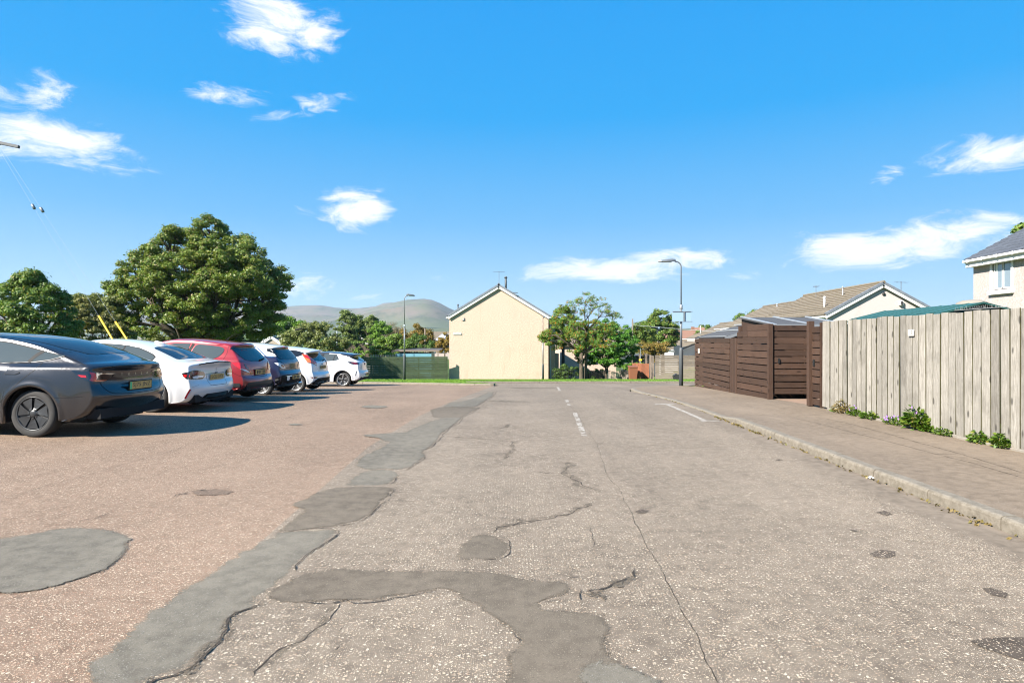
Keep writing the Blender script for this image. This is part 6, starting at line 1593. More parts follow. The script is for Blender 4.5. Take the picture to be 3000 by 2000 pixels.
def sheds():
    # green metal roofed shed behind the board fence
    y0, y1 = 11.8, 15.1; sk = .039
    r = thing('metal_shed', 'garden shed with teal green metal roof behind the board fence', 'shed', (9.0, y0, .1))
    q = lambda x, y: x + sk * (y - y0)
    hw = .78; rz, ez = 2.25, 2.06; xm = 9.0
    MB().add([(xm - hw, y0, .1), (xm + hw, y0, .1), (xm + hw, y0, ez), (xm, y0, rz - .02), (xm - hw, y0, ez)] + [(q(x, y1), y1, z) for x, z in ((xm - hw, .1), (xm + hw, .1), (xm + hw, ez), (xm, rz - .02), (xm - hw, ez))],
             [(0, 1, 2, 3, 4), (9, 8, 7, 6, 5), (0, 5, 6, 1), (1, 6, 7, 2), (0, 4, 9, 5)]).build('wall', MAT['green_metal_dark'], r)
    for s in (-1, 1):
        mb = MB(); slab(mb, [(xm, y0 - .08, rz), (xm + s * (hw + .06), y0 - .08, ez - .02), (q(xm + s * (hw + .06), y1), y1, ez - .02), (q(xm, y1), y1, rz)], .025); rf = mb.build('roof', MAT['green_metal'], r)
        for k in range(9):
            t = k / 8; a = Vector((xm, y0 - .08 + t * (y1 - y0), rz + .004)); b = Vector((xm + s * (hw + .06), a.y, ez - .016))
            a.x = q(a.x, a.y); b.x = q(b.x, b.y); MB().tube([a, b], .006, 6).build('seam', MAT['green_metal'], rf)
    # lower lean-to roof in front of it
    r = thing('lean_to', 'low lean to with pale green metal roof beside the shed', 'shed', (8.0, 12.5, .1))
    mb = MB(); slab(mb, [(8.22, 11.6, 2.05), (7.75, 11.6, 1.965), (q(7.75, 14.6), 14.6, 1.965), (q(8.22, 14.6), 14.6, 2.05)], .02); mb.build('roof', MAT['green_metal'], r)
    for y in (11.7, 13, 14.5): MB().box((q(7.85, y), y, 1.0), (.06, .06, 1.82)).build('post', MAT['green_metal_dark'], r)
    # grey dome of a trampoline cover / tank
    q_ = at(2847, 886, 18)
    mb = MB().lathe([(.42, -.6), (.42, -.05), (.36, .03), (.22, .085), (0, .105)], 'z', 24, (q_.x, 18, q_.z - .02)); o = mb.build('water_tank', MAT['concrete_pale'], None, True, True)
    setp(o, 'grey domed tank showing above the green shed roof', 'tank')
    # felt roofed shed behind the open gate
    def shed(label, xa, xb, ya, yb, zl, zh, wall='wood_brown', roof='felt', zf=.0):
        r = thing('garden_shed', label, 'shed', ((xa + xb) / 2, ya, zf))
        MB().add([(xa, ya, zf), (xb, ya, zf), (xb, ya, zh), (xa, ya, zl), (xa, yb, zf), (xb, yb, zf), (xb, yb, zh), (xa, yb, zl)],
                 [(0, 1, 2, 3), (7, 6, 5, 4), (0, 4, 5, 1), (1, 5, 6, 2), (0, 3, 7, 4)]).build('wall', MAT[wall], r)
        mb = MB(); slab(mb, [(xa - .12, ya - .12, zl + .03), (xb + .12, ya - .12, zh + .03), (xb + .12, yb + .1, zh + .03), (xa - .12, yb + .1, zl + .03)], .03); rf = mb.build('roof', MAT[roof], r)
        for t in (0.0, .5, 1.0):
            x = xa + (xb - xa) * t; z = zl + (zh - zl) * t + .055
            MB().box((x, (ya + yb) / 2, z), (.05, yb - ya + .2, .035)).build('batten', MAT['wire_pale'], rf)
        MB().box(((xa + xb) / 2, ya - .14, (zl + zh) / 2 + .0), ((xb - xa) + .2, .02, .09), 0, Matrix.Rotation(-math.atan2(zh - zl, xb - xa), 3, 'Y')).build('fascia', MAT['grey_trim'], r)
    def lean(label, x0, x1, ya, yb, zf_, zb_):
        r = thing('garden_shed', label, 'shed', ((x0 + x1) / 2, ya, 0))
        MB().add([(x0, ya, 0), (x1, ya, 0), (x1, ya, zf_), (x0, ya, zf_), (x0, yb, 0), (x1, yb, 0), (x1, yb, zb_), (x0, yb, zb_)], [(0, 1, 2, 3), (7, 6, 5, 4), (0, 4, 5, 1), (1, 5, 6, 2), (0, 3, 7, 4)]).build('wall', MAT['wood_brown'], r)
        mb = MB(); slab(mb, [(x0 - .1, ya - .15, zf_ + .03), (x1 + .1, ya - .15, zf_ + .03), (x1 + .1, yb, zb_ + .03), (x0 - .1, yb, zb_ + .03)], .03); rf = mb.build('roof', MAT['felt'], r)
        for t in (0, .5, 1): MB().box((x0 + (x1 - x0) * t, (ya + yb) / 2, (zf_ + zb_) / 2 + .05), (.06, (yb - ya) * 1.02, .03), 0, Matrix.Rotation(math.atan2(zb_ - zf_, yb - ya), 3, 'X')).build('batten', MAT['wire_pale'], rf)
        MB().box(((x0 + x1) / 2, ya - .17, zf_ + .0), (x1 - x0 + .2, .025, .10)).build('fascia', MAT['grey_trim'], r)
    lean('dark felt roofed shed just behind the open slatted gate', 6.95, 8.9, 16.2, 18.6, 1.90, 2.20)
    shed('brown shed with pale grey sloping roof behind the slatted fence', 7.15, 8.55, 20.6, 23.5, 1.62, 2.08)
    # blue shed beyond the green fence
    zg = gz(-8, 51)
    r = thing('garden_shed', 'pale blue garden shed with grey felt roof beyond the green fence', 'shed', (-7.9, 50.5, zg))
    a, b = at(1160, 1052, 50), at(1263, 1052, 50)
    for k in range(12):
        MB().box(((a.x + b.x) / 2, 50, -.62 + k * .1), (b.x - a.x, .03, .094), 0, None, .006).build('board', MAT['wood_blue'], r)
    MB().box(((a.x + b.x) / 2, 51.3, (zg + .55) / 2), (b.x - a.x - .06, 2.5, .55 - zg)).build('wall', MAT['wood_blue'], r)
    for x in (a.x, (a.x + b.x) / 2, b.x): MB().box((x, 49.97, -.2), (.06, .04, 1.4)).build('trim', MAT['wood_blue'], r)
    mb = MB(); slab(mb, [(a.x - .2, 49.88, .78), (b.x + .7, 49.88, .78), (b.x + .7, 52.8, .92), (a.x - .2, 52.8, .92)], .05); rf = mb.build('roof', MAT['felt'], r)
    MB().box(((a.x + b.x) / 2 + .2, 49.86, .74), (b.x - a.x + .95, .03, .13)).build('fascia', MAT['wood_weathered'], r)
    MB().box((b.x + .6, 49.7, .0), (.08, .08, 1.5)).build('post', MAT['wood_weathered_v'], r)
sheds()

def village():
    # white bungalow gable left of centre
    q = at(1056, 990, 95)
    gable_house('bungalow', 'white gabled bungalow showing above the hedge', q.x - 1.9, q.x + 1.9, 95, 105, -4, q.z - 1.0, q.z, 'white_trim', 'tile_brown', ncourse=8, verge_mat='white_trim')
    # house with solar panels
    q = at(1285, 970, 90)
    r = thing('house', 'white house with brown roof and solar panels by the round bush', 'house', (q.x, 90, -4))
    MB().box((q.x + .8, 94, q.z - 2.6), (5.5, 6, 3.0)).build('wall', MAT['roughcast_white'], r)
    mb = MB(); slab(mb, [(q.x - 2.2, 94, q.z), (q.x + 4, 94, q.z), (q.x + 4, 90, q.z - 1.7), (q.x - 2.2, 90, q.z - 1.7)], .1); rf = mb.build('roof', MAT['tile_brown'], r)
    mb = MB(); slab(mb, [(q.x + .2, 92.8, q.z - .35), (q.x + 1.9, 92.8, q.z - .35), (q.x + 1.0, 90.6, q.z - 1.3), (q.x - .7, 90.6, q.z - 1.3)], .05); mb.build('solar_panel', MAT['solar'], rf)
    for k in range(3): MB().box((q.x - 1 + k * 1.6, 90.95, q.z - 2.7), (.8, .06, .9)).build('window', MAT['window_glass'], r)
    # grey gable with white posts behind the parked cars
    q = at(795, 985, 72)
    r = gable_house('bungalow', 'grey gabled outbuilding framed by white posts behind the cars', q.x - 1.35, q.x + 1.35, 72, 78, -3, q.z - 1.0, q.z - .1, 'harled_pale', 'tile_brown', ncourse=6, verge_mat='white_trim')
    r = thing('porch_frame', 'white timber posts and beam beside the grey gable', 'frame', (q.x, 71, -3))
    for px in (770, 826): MB().box((at(px, 1000, 71).x, 71, .4), (.22, .22, 3.6)).build('post', MAT['white_trim'], r)
    MB().box((at(820, 983, 71).x, 71, at(0, 984, 71).z), (.6, .15, .12)).build('beam', MAT['white_trim'], r)
    # cream building behind the rowan
    r = thing('house', 'pale cream house wall seen between the rowan trunk and maple', 'house', (8.2, 66, -3))
    a, b = at(1642, 1012, 66), at(1805, 1012, 66)
    MB().box(((a.x + b.x) / 2, 70, (a.z - 3.2) / 2), (b.x - a.x, 8, a.z + 3.2)).build('wall', MAT['roughcast_cream'], r)
    mb = MB(); slab(mb, [(a.x - .3, 65.7, a.z), (b.x + .3, 65.7, a.z), (b.x + .3, 70, a.z + 1.9), (a.x - .3, 70, a.z + 1.9)], .12); mb.build('roof', MAT['tile_brown'], r)
    MB().box((a.x + 3.4, 65.95, a.z - 1.4), (1.1, .08, 1.1)).build('window', MAT['window_glass'], r)
    # dark garage and grey wall behind the bins
    q = at(1890, 1025, 72)
    r = thing('garage', 'dark grey garage beyond the terracotta fence', 'garage', (q.x, 72, -3))
    MB().box((q.x - .2, 75, -1.9), (3.2, 5, 3.2)).build('wall', MAT['lamp_dark'], r)
    mb = MB(); slab(mb, [(q.x - 2.0, 72, -.25), (q.x + 1.6, 72, .05), (q.x + 1.6, 78, .05), (q.x - 2.0, 78, -.25)], .1); mb.build('roof', MAT['felt'], r)
    r = thing('warning_sign', 'small yellow sign on a thin post beyond the terracotta fence', 'sign', (at(1876, 1054, 56).x, 56, gz(11, 56)))
    MB().tube([(at(1876, 0, 56).x, 56, gz(11, 56)), (at(1876, 0, 56).x, 56, .9)], .03, 8).build('post', MAT['steel_pale'], r)
    MB().box((at(1876, 0, 56).x, 55.96, at(0, 1054, 56).z), (.27, .02, .15)).build('plate', MAT['yellow_sign'], r)
    lamp_post('slim pale lamp post among the far gardens beyond the weathered fence', at(1893, 1030, 68).x, 68, 3.4, (.12, 0), .4, .8, zb=-2.6, mat='steel_pale')
    r = pole('slim timber telegraph pole behind the dark green maple', at(1853, 990, 60).x, 60, 5.9, .09)
    MB().tube([at(1853, 952, 60), at(2100, 972, 56)], .012, 5).build('wire', MAT['wire_pale'], r)
    pole('pale timber pole beyond the blue shed roof', at(1245, 990, 62).x, 62, 5.1, .085)
    pole('slim white lamp column among the birch trees', at(987, 980, 78).x, 78, 6.3, .07, name='lamp_column', mat='steel_pale')
    # bin and crate
    zb = gz(8.15, 41.6)
    r = thing('wheelie_bin', 'brown wheelie bin standing before the terracotta fence', 'bin', (8.2, 41.7, zb))
    MB().add([(7.98, 41.5, zb + .06), (8.42, 41.5, zb + .06), (8.42, 41.95, zb + .06), (7.98, 41.95, zb + .06), (7.93, 41.42, zb + .9), (8.48, 41.42, zb + .9), (8.48, 42.0, zb + .9), (7.93, 42.0, zb + .9)], [(3, 2, 1, 0), (4, 5, 6, 7), (0, 1, 5, 4), (1, 2, 6, 5), (2, 3, 7, 6), (3, 0, 4, 7)]).build('tub', MAT['plastic_brown'], r)
    MB().box((8.2, 41.7, zb + .93), (.62, .64, .06), 0, Matrix.Rotation(rad(4), 3, 'X'), .02).build('lid', MAT['plastic_brown'], r)
    for x in (7.97, 8.43): MB().lathe([(0, -.03), (.1, -.03), (.1, .03), (0, .03)], 'y', 16, (x, 42.0, zb + .1)).build('wheel', MAT['plastic_black'], r)
    o = MB().box((8.66, 41.9, zb + .32), (.10, .5, .62), 0, None, .02).build('timber_offcut', MAT['wood_terracotta']); setp(o, 'upright terracotta board leaning beside the brown bin', 'board')
    zc = gz(9.9, 37.0) + .07
    r = thing('storage_crate', 'black plastic crate lying tipped on the grass verge', 'crate', (9.95, 37, zc))
    Mx = Matrix.Rotation(rad(-9), 3, 'Y')
    for dx, dy, sx, sy in ((0, -.17, .46, .02), (0, .17, .46, .02), (-.22, 0, .02, .34), (.22, 0, .02, .34)):
        MB().box((9.95 + dx, 37 + dy, zc + .15 - dx * -.15), (sx, sy, .26), 0, Mx, .004).build('side', MAT['plastic_black'], r)
    MB().box((9.95, 37, zc + .03), (.44, .34, .02), 0, Mx).build('floor', MAT['plastic_black'], r)
    MB().box((9.80, 36.95, zc + .30), (.24, .30, .03), 0, Matrix.Rotation(rad(-30), 3, 'Y'), .005).build('lid', MAT['plastic_black'], r)
    o = MB().add([(0, 0, 0), (.10, .02, .012), (.13, .07, .004), (.05, .09, .015), (-.02, .05, .006)], [(0, 1, 2, 3, 4)]).build('litter', MAT['litter_white'])
    p = px_ground(2553, 1405); o.location = (p[0], p[1], gz(*p) + .012); setp(o, 'scrap of white paper litter in the gutter by the kerb', 'litter')
village()

# ================================================================== TREES AND PLANTS
def leaf_cloud(ctr, rad_, n, size, flat=.75, seed=0, up=.35, narrow=.62):
    """n leaf faces spread through the shell of each clump; ctr (k,3), rad_ (k,)"""
    g = np.random.default_rng(seed); k = len(ctr)
    idx = g.choice(k, n, p=(rad_ ** 2) / (rad_ ** 2).sum())
    d = g.normal(size=(n, 3)); d /= np.linalg.norm(d, axis=1)[:, None]
    d[:, 2] = np.where(d[:, 2] < 0, d[:, 2] * .55, d[:, 2])
    r = g.uniform(.3, 1.05, n) ** .6; r = np.where(g.uniform(0, 1, n) < .16, r * g.uniform(1.0, 1.6, n), r)
    p = ctr[idx] + d * (rad_[idx] * r)[:, None] * np.array([1, 1, flat])
    nrm = d * 1.0 + g.normal(size=(n, 3)) * .55; nrm[:, 2] += up; nrm /= np.linalg.norm(nrm, axis=1)[:, None]
    t = np.cross(nrm, g.normal(size=(n, 3))); t /= np.linalg.norm(t, axis=1)[:, None]; b = np.cross(nrm, t)
    s = size * g.uniform(.45, 1.5, n)[:, None]
    fold = nrm * s * .12
    V = np.stack([p - t * s * .5, p + b * s * .5 * narrow + fold, p + t * s * .5, p - b * s * .5 * narrow + fold], 1).reshape(-1, 3)
    F = np.arange(4 * n).reshape(n, 4)
    return V, F
def crown_points(lobes, per, g, clump, shell=.55):
    C, R = [], []
    for x, y, z, rx, ry, rz in lobes:
        k = max(22, int(3.6 * per * (rx * ry + ry * rz + rx * rz) / 3))
        d = g.normal(size=(k, 3)); d /= np.linalg.norm(d, axis=1)[:, None]
        q = shell + (1 - shell) * g.uniform(0, 1, k) ** .5
        q = q * g.uniform(.86, 1.1, k)
        C.append(np.array([x, y, z]) + d * q[:, None] * np.array([rx, ry, rz])); R.append(clump * .78 * g.uniform(.5, 1.4, k))
    return np.concatenate(C), np.concatenate(R)
SEED = [100]
def tree(name, label, x, y, lobes, leaves_, size_, mat, per=3.0, clump=.5, trunk=.25, fork=None, cat='tree', flat=.75, group=None, limbs=True, zb=None, shell=.55, lean=(0, 0), up=.35, crown_name='crown', narrow=.62, extra=None):
    """lobes are (dx, dy, z, rx, ry, rz) round the trunk, z above the ground there"""
    leaves, size = (leaves_, size_) if leaves_ > 100000 else (int(leaves_ * 1.7), size_ * .76)
    SEED[0] += 1; g = np.random.default_rng(SEED[0])
    z0 = gz(x, y) if zb is None else zb
    root = thing(name, label, cat, (x, y, z0), 0, group)
    L = [(x + a, y + b, z0 + c, d, e, f) for a, b, c, d, e, f in lobes]
    C, R = crown_points(L, per, g, clump, shell)
    V, F = leaf_cloud(C, R, leaves, size, flat, SEED[0], up, narrow)
    if trunk:
        mb = MB(); fk = fork or min(l[2] - l[5] * .4 for l in L) - z0
        fk = max(.25, fk); top = Vector((x + lean[0], y + lean[1], z0 + fk))
        b = Vector((x, y, z0 - .15))
        mb.tube([b, b + (top - b) * .08, b + (top - b) * .35, top], [trunk * 1.5, trunk * 1.15, trunk, trunk * .86], 12)
        if limbs:
            for l in L:
                c = Vector(l[:3]); m = top + (c - top) * .5 + Vector(g.normal(0, .12, 3)) * (c - top).length
                r0 = trunk * .55
                mb.tube([top - Vector((0, 0, .15)), m, c], [r0, r0 * .62, r0 * .3], 7)
                near = np.argsort(((C - np.array(l[:3])) ** 2).sum(1))[:: max(1, int(len(C) / len(L) / 7))][:7]
                for j in near:
                    e = Vector(C[j]); s = m + (c - m) * float(g.uniform(.1, 1))
                    mb.tube([s, s + (e - s) * .5 + Vector(g.normal(0, .08, 3)), e], [r0 * .32, r0 * .2, r0 * .08], 5)
        mb.build('trunk', MAT['bark'], root, True, True, fix=False)
    V = V - np.array([x, y, z0])
    add_obj(crown_name, mesh_np(crown_name, V, F), MAT[mat], root)
    return root, C, R
def lobes_px(x, y, z0, items, k=.9):
    """lobes from outlines seen at the tree's own distance: (px, py, radius px, depth offset, aspect)"""
    out = []
    for px, py, r, dy, a in items:
        q = at(px, py, y + dy); rr = r * k / FPX * y; out.append((q.x - x, dy, q.z - z0, rr, rr * .95, rr * a))
    return out

# the big sycamore
Y = 42.5; x = at(597, 1000, Y).x; z0 = gz(x, Y)
tree('sycamore_tree', 'large spreading sycamore tree behind the parked cars', x, Y, lobes_px(x, Y, z0, [
    (612, 672, 44, 0, .8), (615, 705, 66, 0, .8), (560, 715, 58, 1, .75), (505, 690, 34, -.5, .6), (690, 715, 48, .5, .8), (740, 745, 50, 0, .8), (640, 740, 70, -2.5, .8),
    (470, 735, 48, .5, .7), (430, 770, 48, 0, .75), (395, 800, 46, -.4, .75), (345, 840, 38, 0, .62), (420, 850, 62, -1.5, .75), (520, 800, 75, -3, .75),
    (770, 800, 55, 0, .85), (815, 835, 42, 0, .75), (700, 810, 75, -3, .8), (600, 860, 80, -3.5, .75), (490, 890, 70, -2.5, .75), (390, 895, 50, -.5, .8),
    (760, 880, 62, -1.5, .85), (800, 915, 40, 0, .85), (690, 910, 70, -2.8, .8), (560, 935, 60, -2.5, .7), (440, 945, 55, -1.5, .75), (760, 950, 48, -.5, .8), (650, 960, 50, -2, .6), (360, 930, 38, .5, .9),
    (540, 780, 70, 3, .8), (700, 780, 75, 3, .8), (470, 860, 70, 3, .8), (760, 880, 70, 3, .8), (610, 900, 90, 3.5, .7), (455, 790, 40, -2, .8), (660, 760, 50, -3, .8), (580, 740, 45, -3, .8), (740, 830, 45, -3, .8), (640, 830, 50, -4, .8), (450, 830, 45, -3, .8), (550, 870, 50, -4, .8)], 1.0),
    240000, .125, 'leaf_sycamore', 4.6, .50, .36, 2.2, shell=.62, flat=.7, up=.45)
# hedgerow trees at the left edge
Y = 33.0; x = at(90, 1000, Y).x; z0 = gz(x, Y)
tree('hawthorn_tree', 'dense dark hawthorn tree at the left edge of the car park', x, Y, lobes_px(x, Y, z0, [
    (100, 840, 42, 0, .8), (40, 860, 45, 0, .8), (150, 870, 45, 0, .85), (190, 890, 36, .5, .9), (90, 900, 70, -1, .9), (-30, 880, 60, 0, .9), (10, 930, 60, -1, .9), (120, 950, 60, -1, .9), (200, 945, 38, 0, 1), (50, 980, 70, -.5, .8), (170, 985, 55, -.3, .8), (-60, 950, 70, 0, 1), (105, 815, 20, 0, 1.1), (60, 822, 18, 0, 1.1)]),
    30000, .15, 'leaf_hawthorn', 6.0, .36, .2, 1.4, shell=.5)
Y = 37.0; x = at(262, 1000, Y).x; z0 = gz(x, Y)
tree('elder_bush', 'olive brown bush beside the yellow guy wire guards', x, Y, lobes_px(x, Y, z0, [(240, 905, 40, 0, .85), (290, 925, 40, .5, .9), (220, 950, 50, -.5, 1), (270, 970, 60, 0, .8), (330, 955, 40, .5, 1), (345, 985, 45, 0, .8)]),
    16000, .14, 'leaf_olive', 7.0, .34, .12, .8, 'bush')
Y = 41.0; x = at(300, 1000, Y).x; z0 = gz(x, Y)
tree('thorn_bush', 'pale olive hedge bush rising left of the sycamore', x, Y, lobes_px(x, Y, z0, [(280, 885, 30, 0, .8), (325, 895, 32, 0, .8), (230, 885, 30, 0, .8), (300, 925, 55, 0, .8)]), 9000, .15, 'leaf_willow', 6.0, .34, .12, .8, 'bush')
for i, (px, w, m, lab) in enumerate(((405, 60, 'leaf_bright', 'yellow green shrub under the left side of the sycamore'), (500, 60, 'leaf_willow', 'pale shrub under the sycamore beside its trunk'), (700, 60, 'leaf_dark', 'dark shrub under the right side of the sycamore'), (655, 40, 'leaf_bright', 'small yellow green shrub behind the red hatchback'), (560, 40, 'leaf_bright', 'bright shrub behind the white coupe roof'))):
    Y = 47.5 - i * .9; x = at(px, 1000, Y).x; z0 = gz(x, Y)
    tree('shrub', lab, x, Y, lobes_px(x, Y, z0, [(px, 990, w, 0, .65), (px - w * .6, 1005, w * .7, 0, .7), (px + w * .6, 1000, w * .7, 0, .8)]), 5000, .15, m, 7, .3, .07, .4, 'bush')
# middle distance
def mid(name, label, px, Y, items, n, size, mat, clump=.5, per=2.2, trunk=.14, cat='tree', **k):
    x = at(px, 1000, Y).x; z0 = gz(x, Y)
    return tree(name, label, x, Y, lobes_px(x, Y, z0, items), n, size, mat, per, clump, trunk, None, cat, **k)
mid('willow_tree', 'broad olive willow behind the white hatchbacks', 915, 62, [(880, 975, 40, 0, .8), (930, 965, 38, 0, .8), (965, 985, 40, 0, .9), (900, 1010, 55, -1, .8), (990, 1010, 36, 0, 1), (850, 1005, 34, 0, 1), (940, 1020, 55, -1, .8)], 15000, .19, 'leaf_willow', .5)
mid('birch_tree', 'tall narrow weeping birch rising before the hills', 1016, 85, [(1014, 925, 15, 0, 1.3), (1028, 940, 17, 0, 1.2), (1006, 950, 20, 0, 1.3), (1025, 970, 24, 0, 1.2), (1010, 990, 28, 0, 1.1), (1030, 1000, 28, 0, 1)], 9000, .22, 'leaf_birch', .5, 2.0)
mid('birch_tree', 'dark green birch right of the tall narrow birch', 1053, 88, [(1053, 942, 16, 0, 1.2), (1058, 965, 22, 0, 1.3), (1050, 990, 24, 0, 1.2)], 5000, .24, 'leaf_birch', .5, 2.0)
mid('birch_tree', 'dark rounded birch left of the bright green maple', 1088, 86, [(1088, 940, 18, 0, 1.1), (1078, 960, 22, 0, 1.3), (1096, 965, 22, 0, 1.2), (1085, 990, 26, 0, 1.1)], 6000, .24, 'leaf_birch', .5, 2.0)
mid('maple_tree', 'bright green maple before the bare brown shrub', 1112, 75, [(1115, 958, 20, 0, 1), (1100, 975, 22, 0, 1), (1128, 965, 20, 0, 1), (1112, 995, 28, 0, .8)], 6000, .2, 'leaf_bright', .45)
mid('dead_shrub', 'bare brown twiggy shrub between maple and dark bushes', 1150, 78, [(1150, 965, 24, 0, .9), (1170, 975, 20, 0, 1), (1135, 980, 20, 0, 1), (1155, 990, 26, 0, .9)], 5000, .26, 'leaf_twig', .6, 2.0, cat='bush', narrow=.12)
mid('dogwood_bush', 'russet and green bush behind the blue shed', 1215, 64, [(1195, 985, 26, 0, .9), (1225, 975, 26, 0, 1), (1250, 985, 24, 0, 1), (1210, 1010, 34, 0, .8), (1260, 1010, 26, 0, .9)], 9000, .17, 'leaf_autumn', .4, 3.0, .08, 'bush')
mid('dogwood_bush', 'dark green bush under the russet one behind the shed', 1222, 60, [(1225, 1000, 26, 0, .9), (1200, 1012, 26, 0, .8), (1262, 1015, 22, 0, .8)], 7000, .15, 'leaf_dark', .36, 3.0, .08, 'bush')
mid('laurel_bush', 'glossy green laurel bush left of the blue shed', 1140, 52, [(1130, 1010, 26, 0, .9), (1160, 1000, 26, 0, .9), (1105, 1030, 26, 0, .8), (1145, 1035, 36, 0, .7), (1185, 1020, 24, 0, .9)], 9000, .15, 'leaf_hedge', .34, 4.0, .08, 'bush')
mid('box_bush', 'clipped yellow green bush behind the green fence', 1142, 49.2, [(1140, 1046, 20, 0, .6)], 2500, .09, 'leaf_bright', .2, 8, .05, 'bush')
mid('round_bush', 'round green bush against the left of the cream gable', 1303, 58, [(1303, 995, 22, 0, 1.0), (1292, 1015, 20, 0, 1), (1312, 1015, 20, 0, 1)], 6000, .13, 'leaf_autumn', .3, 6, .07, 'bush')
mid('ash_tree', 'bright green round tree showing right of the sycamore', 850, 84, [(840, 950, 28, 0, .8), (870, 960, 26, 0, .8), (815, 970, 28, 0, .9), (850, 985, 40, 0, .8)], 7000, .25, 'leaf_bright', .6, 1.8)
mid('ash_tree', 'olive tree below the bright round tree', 825, 76, [(815, 985, 26, 0, .9), (845, 1000, 26, 0, .9), (790, 1000, 26, 0, 1)], 5000, .2, 'leaf_hedge', .45, 2.5, .1)
# clipped hedge
def hedge(label, xa, xb, y, w, h, n, size, mat, zb=None):
    SEED[0] += 1; g = np.random.default_rng(SEED[0]); z0 = gz((xa + xb) / 2, y) if zb is None else zb
    root = thing('hedge', label, 'hedge', ((xa + xb) / 2, y, z0))
    m = int((xb - xa) * 14 * max(1, h)); C = np.stack([g.uniform(xa, xb, m), y + g.choice([-.4, 0, .4], m) * w + g.normal(0, .05, m), z0 + h * np.minimum(.96, g.uniform(.0, 1.25, m))], -1)
    V, F = leaf_cloud(C, np.full(m, .16) * g.uniform(.7, 1.3, m), n, size, .9, SEED[0])
    add_obj('foliage', mesh_np('foliage', V - np.array([(xa + xb) / 2, y, z0]), F), MAT[mat], root)
    MB().box(((xa + xb) / 2, y, z0 + h * .45), (xb - xa - .2, w * .5, h * .85)).build('stems', MAT['bark'], root)
hedge('clipped olive hedge below the white bungalow gable', at(1005, 0, 72).x, at(1100, 0, 72).x, 72, .8, 2.0, 7000, .12, 'leaf_hedge', at(0, 1001, 72).z - 2.0)
hedge('long low hedge behind the green slatted fence', at(1020, 0, 56).x, at(1115, 0, 56).x, 56, .8, 1.2, 5000, .11, 'leaf_bright', at(0, 1030, 56).z - 1.2)
hedge('dark clipped hedge behind the iron railing', 5.0, 6.9, 44.9, .6, .75, 6000, .08, 'leaf_hedge')
mid('hebe_bush', 'very dark rounded bush behind the iron railing', 1653, 45.4, [(1650, 1085, 26, 0, .8), (1680, 1088, 20, 0, .8), (1632, 1092, 18, 0, .9), (1655, 1105, 30, 0, .6)], 7000, .08, 'leaf_dark', .2, 14, .06, 'bush')
# rowan on the verge
Y = 43.0; x = at(1703, 1000, Y).x; z0 = gz(x, Y)
tree('rowan_tree', 'rowan tree with orange berries and a thin top on the verge', x, Y, lobes_px(x, Y, z0, [(1640, 965, 46, 0, .8), (1690, 950, 40, -.6, .8), (1740, 965, 46, 0, .8), (1790, 965, 40, 0, .7), (1620, 1000, 36, 0, .8), (1680, 1000, 50, -1, .7), (1750, 1000, 50, -.8, .7), (1600, 985, 20, -.3, 1.2), (1720, 980, 60, 1, .7), (1650, 930, 40, .6, .8)]),
     17000, .125, 'leaf_rowan', 9.0, .27, .14, 2.0, shell=.4, narrow=.4)
Y = 43.2; x = at(1705, 1000, Y).x; z0 = gz(x, Y)
tree('rowan_tree', 'sparse upright rowan stem topping the berried rowan', x + .3, Y + .25, lobes_px(x, Y, z0, [(1705, 875, 32, 0, .8), (1740, 885, 28, 0, .8), (1672, 890, 28, 0, .8), (1760, 905, 24, 0, .7), (1710, 915, 40, 0, .6), (1640, 900, 18, 0, .6), (1790, 925, 24, 0, .6)]),
     3000, .125, 'leaf_rowan', 8.0, .22, .09, 3.6, shell=.3, narrow=.35)
Y = 52.0; x = at(1650, 1000, Y).x; z0 = gz(x, Y)
tree('lime_tree', 'rounded yellow green tree behind the rowan beside the gable', x, Y, lobes_px(x, Y, z0, [(1650, 930, 34, 0, .85), (1625, 950, 30, 0, 1), (1675, 955, 34, 0, 1), (1645, 985, 45, 0, .8)]), 10000, .14, 'leaf_hedge', 6.0, .35, .14)
Y = 49.5; x = at(1777, 1000, Y).x; z0 = gz(x, Y)
tree('maple_tree', 'dense dark green maple beyond the iron railing', x, Y, lobes_px(x, Y, z0, [(1770, 965, 40, 0, .8), (1815, 970, 38, 0, .8), (1740, 1000, 44, 0, .8), (1790, 1005, 55, -1, .8), (1840, 1005, 36, 0, 1), (1830, 1040, 38, 0, .8), (1760, 1040, 48, -.6, .7), (1720, 1045, 34, 0, .8), (1800, 1055, 40, -.8, .6)]),
     20000, .16, 'leaf_maple', 7.0, .36, .15, 1.1, shell=.5)
mid('thorn_tree', 'olive thorn tree between the maple and the tall sycamore', 1875, 68, [(1870, 965, 26, 0, .9), (1895, 975, 28, 0, .9), (1855, 985, 24, 0, .9), (1885, 1000, 28, 0, .7)], 7000, .19, 'leaf_hawthorn', .45, 3, .12)
mid('sycamore_tree', 'tall sycamore behind the weathered fence and lamp post', 1942, 75, [(1935, 930, 28, 0, .9), (1910, 945, 22, 0, .9), (1960, 945, 28, 0, .9), (1925, 965, 34, 0, .9), (1965, 975, 28, 0, 1), (1940, 990, 36, 0, .8), (1970, 1000, 22, 0, .8), (1905, 990, 24, 0, .9)], 13000, .22, 'leaf_hawthorn', .5, 2.6, .22)
mid('elder_shrub', 'yellowing shrub in the gardens beyond the weathered fence', 1905, 64, [(1890, 1020, 24, 0, .8), (1920, 1025, 26, 0, .8), (1945, 1020, 20, 0, .8), (1905, 1045, 26, 0, .8)], 6000, .16, 'leaf_autumn', .4, 3.5, .08, 'bush')
mid('shrub', 'low green shrub before the grey garage', 1850, 58, [(1845, 1075, 20, 0, .7), (1870, 1072, 18, 0, .6)], 2500, .12, 'leaf_bright', .25, 6, .05, 'bush')
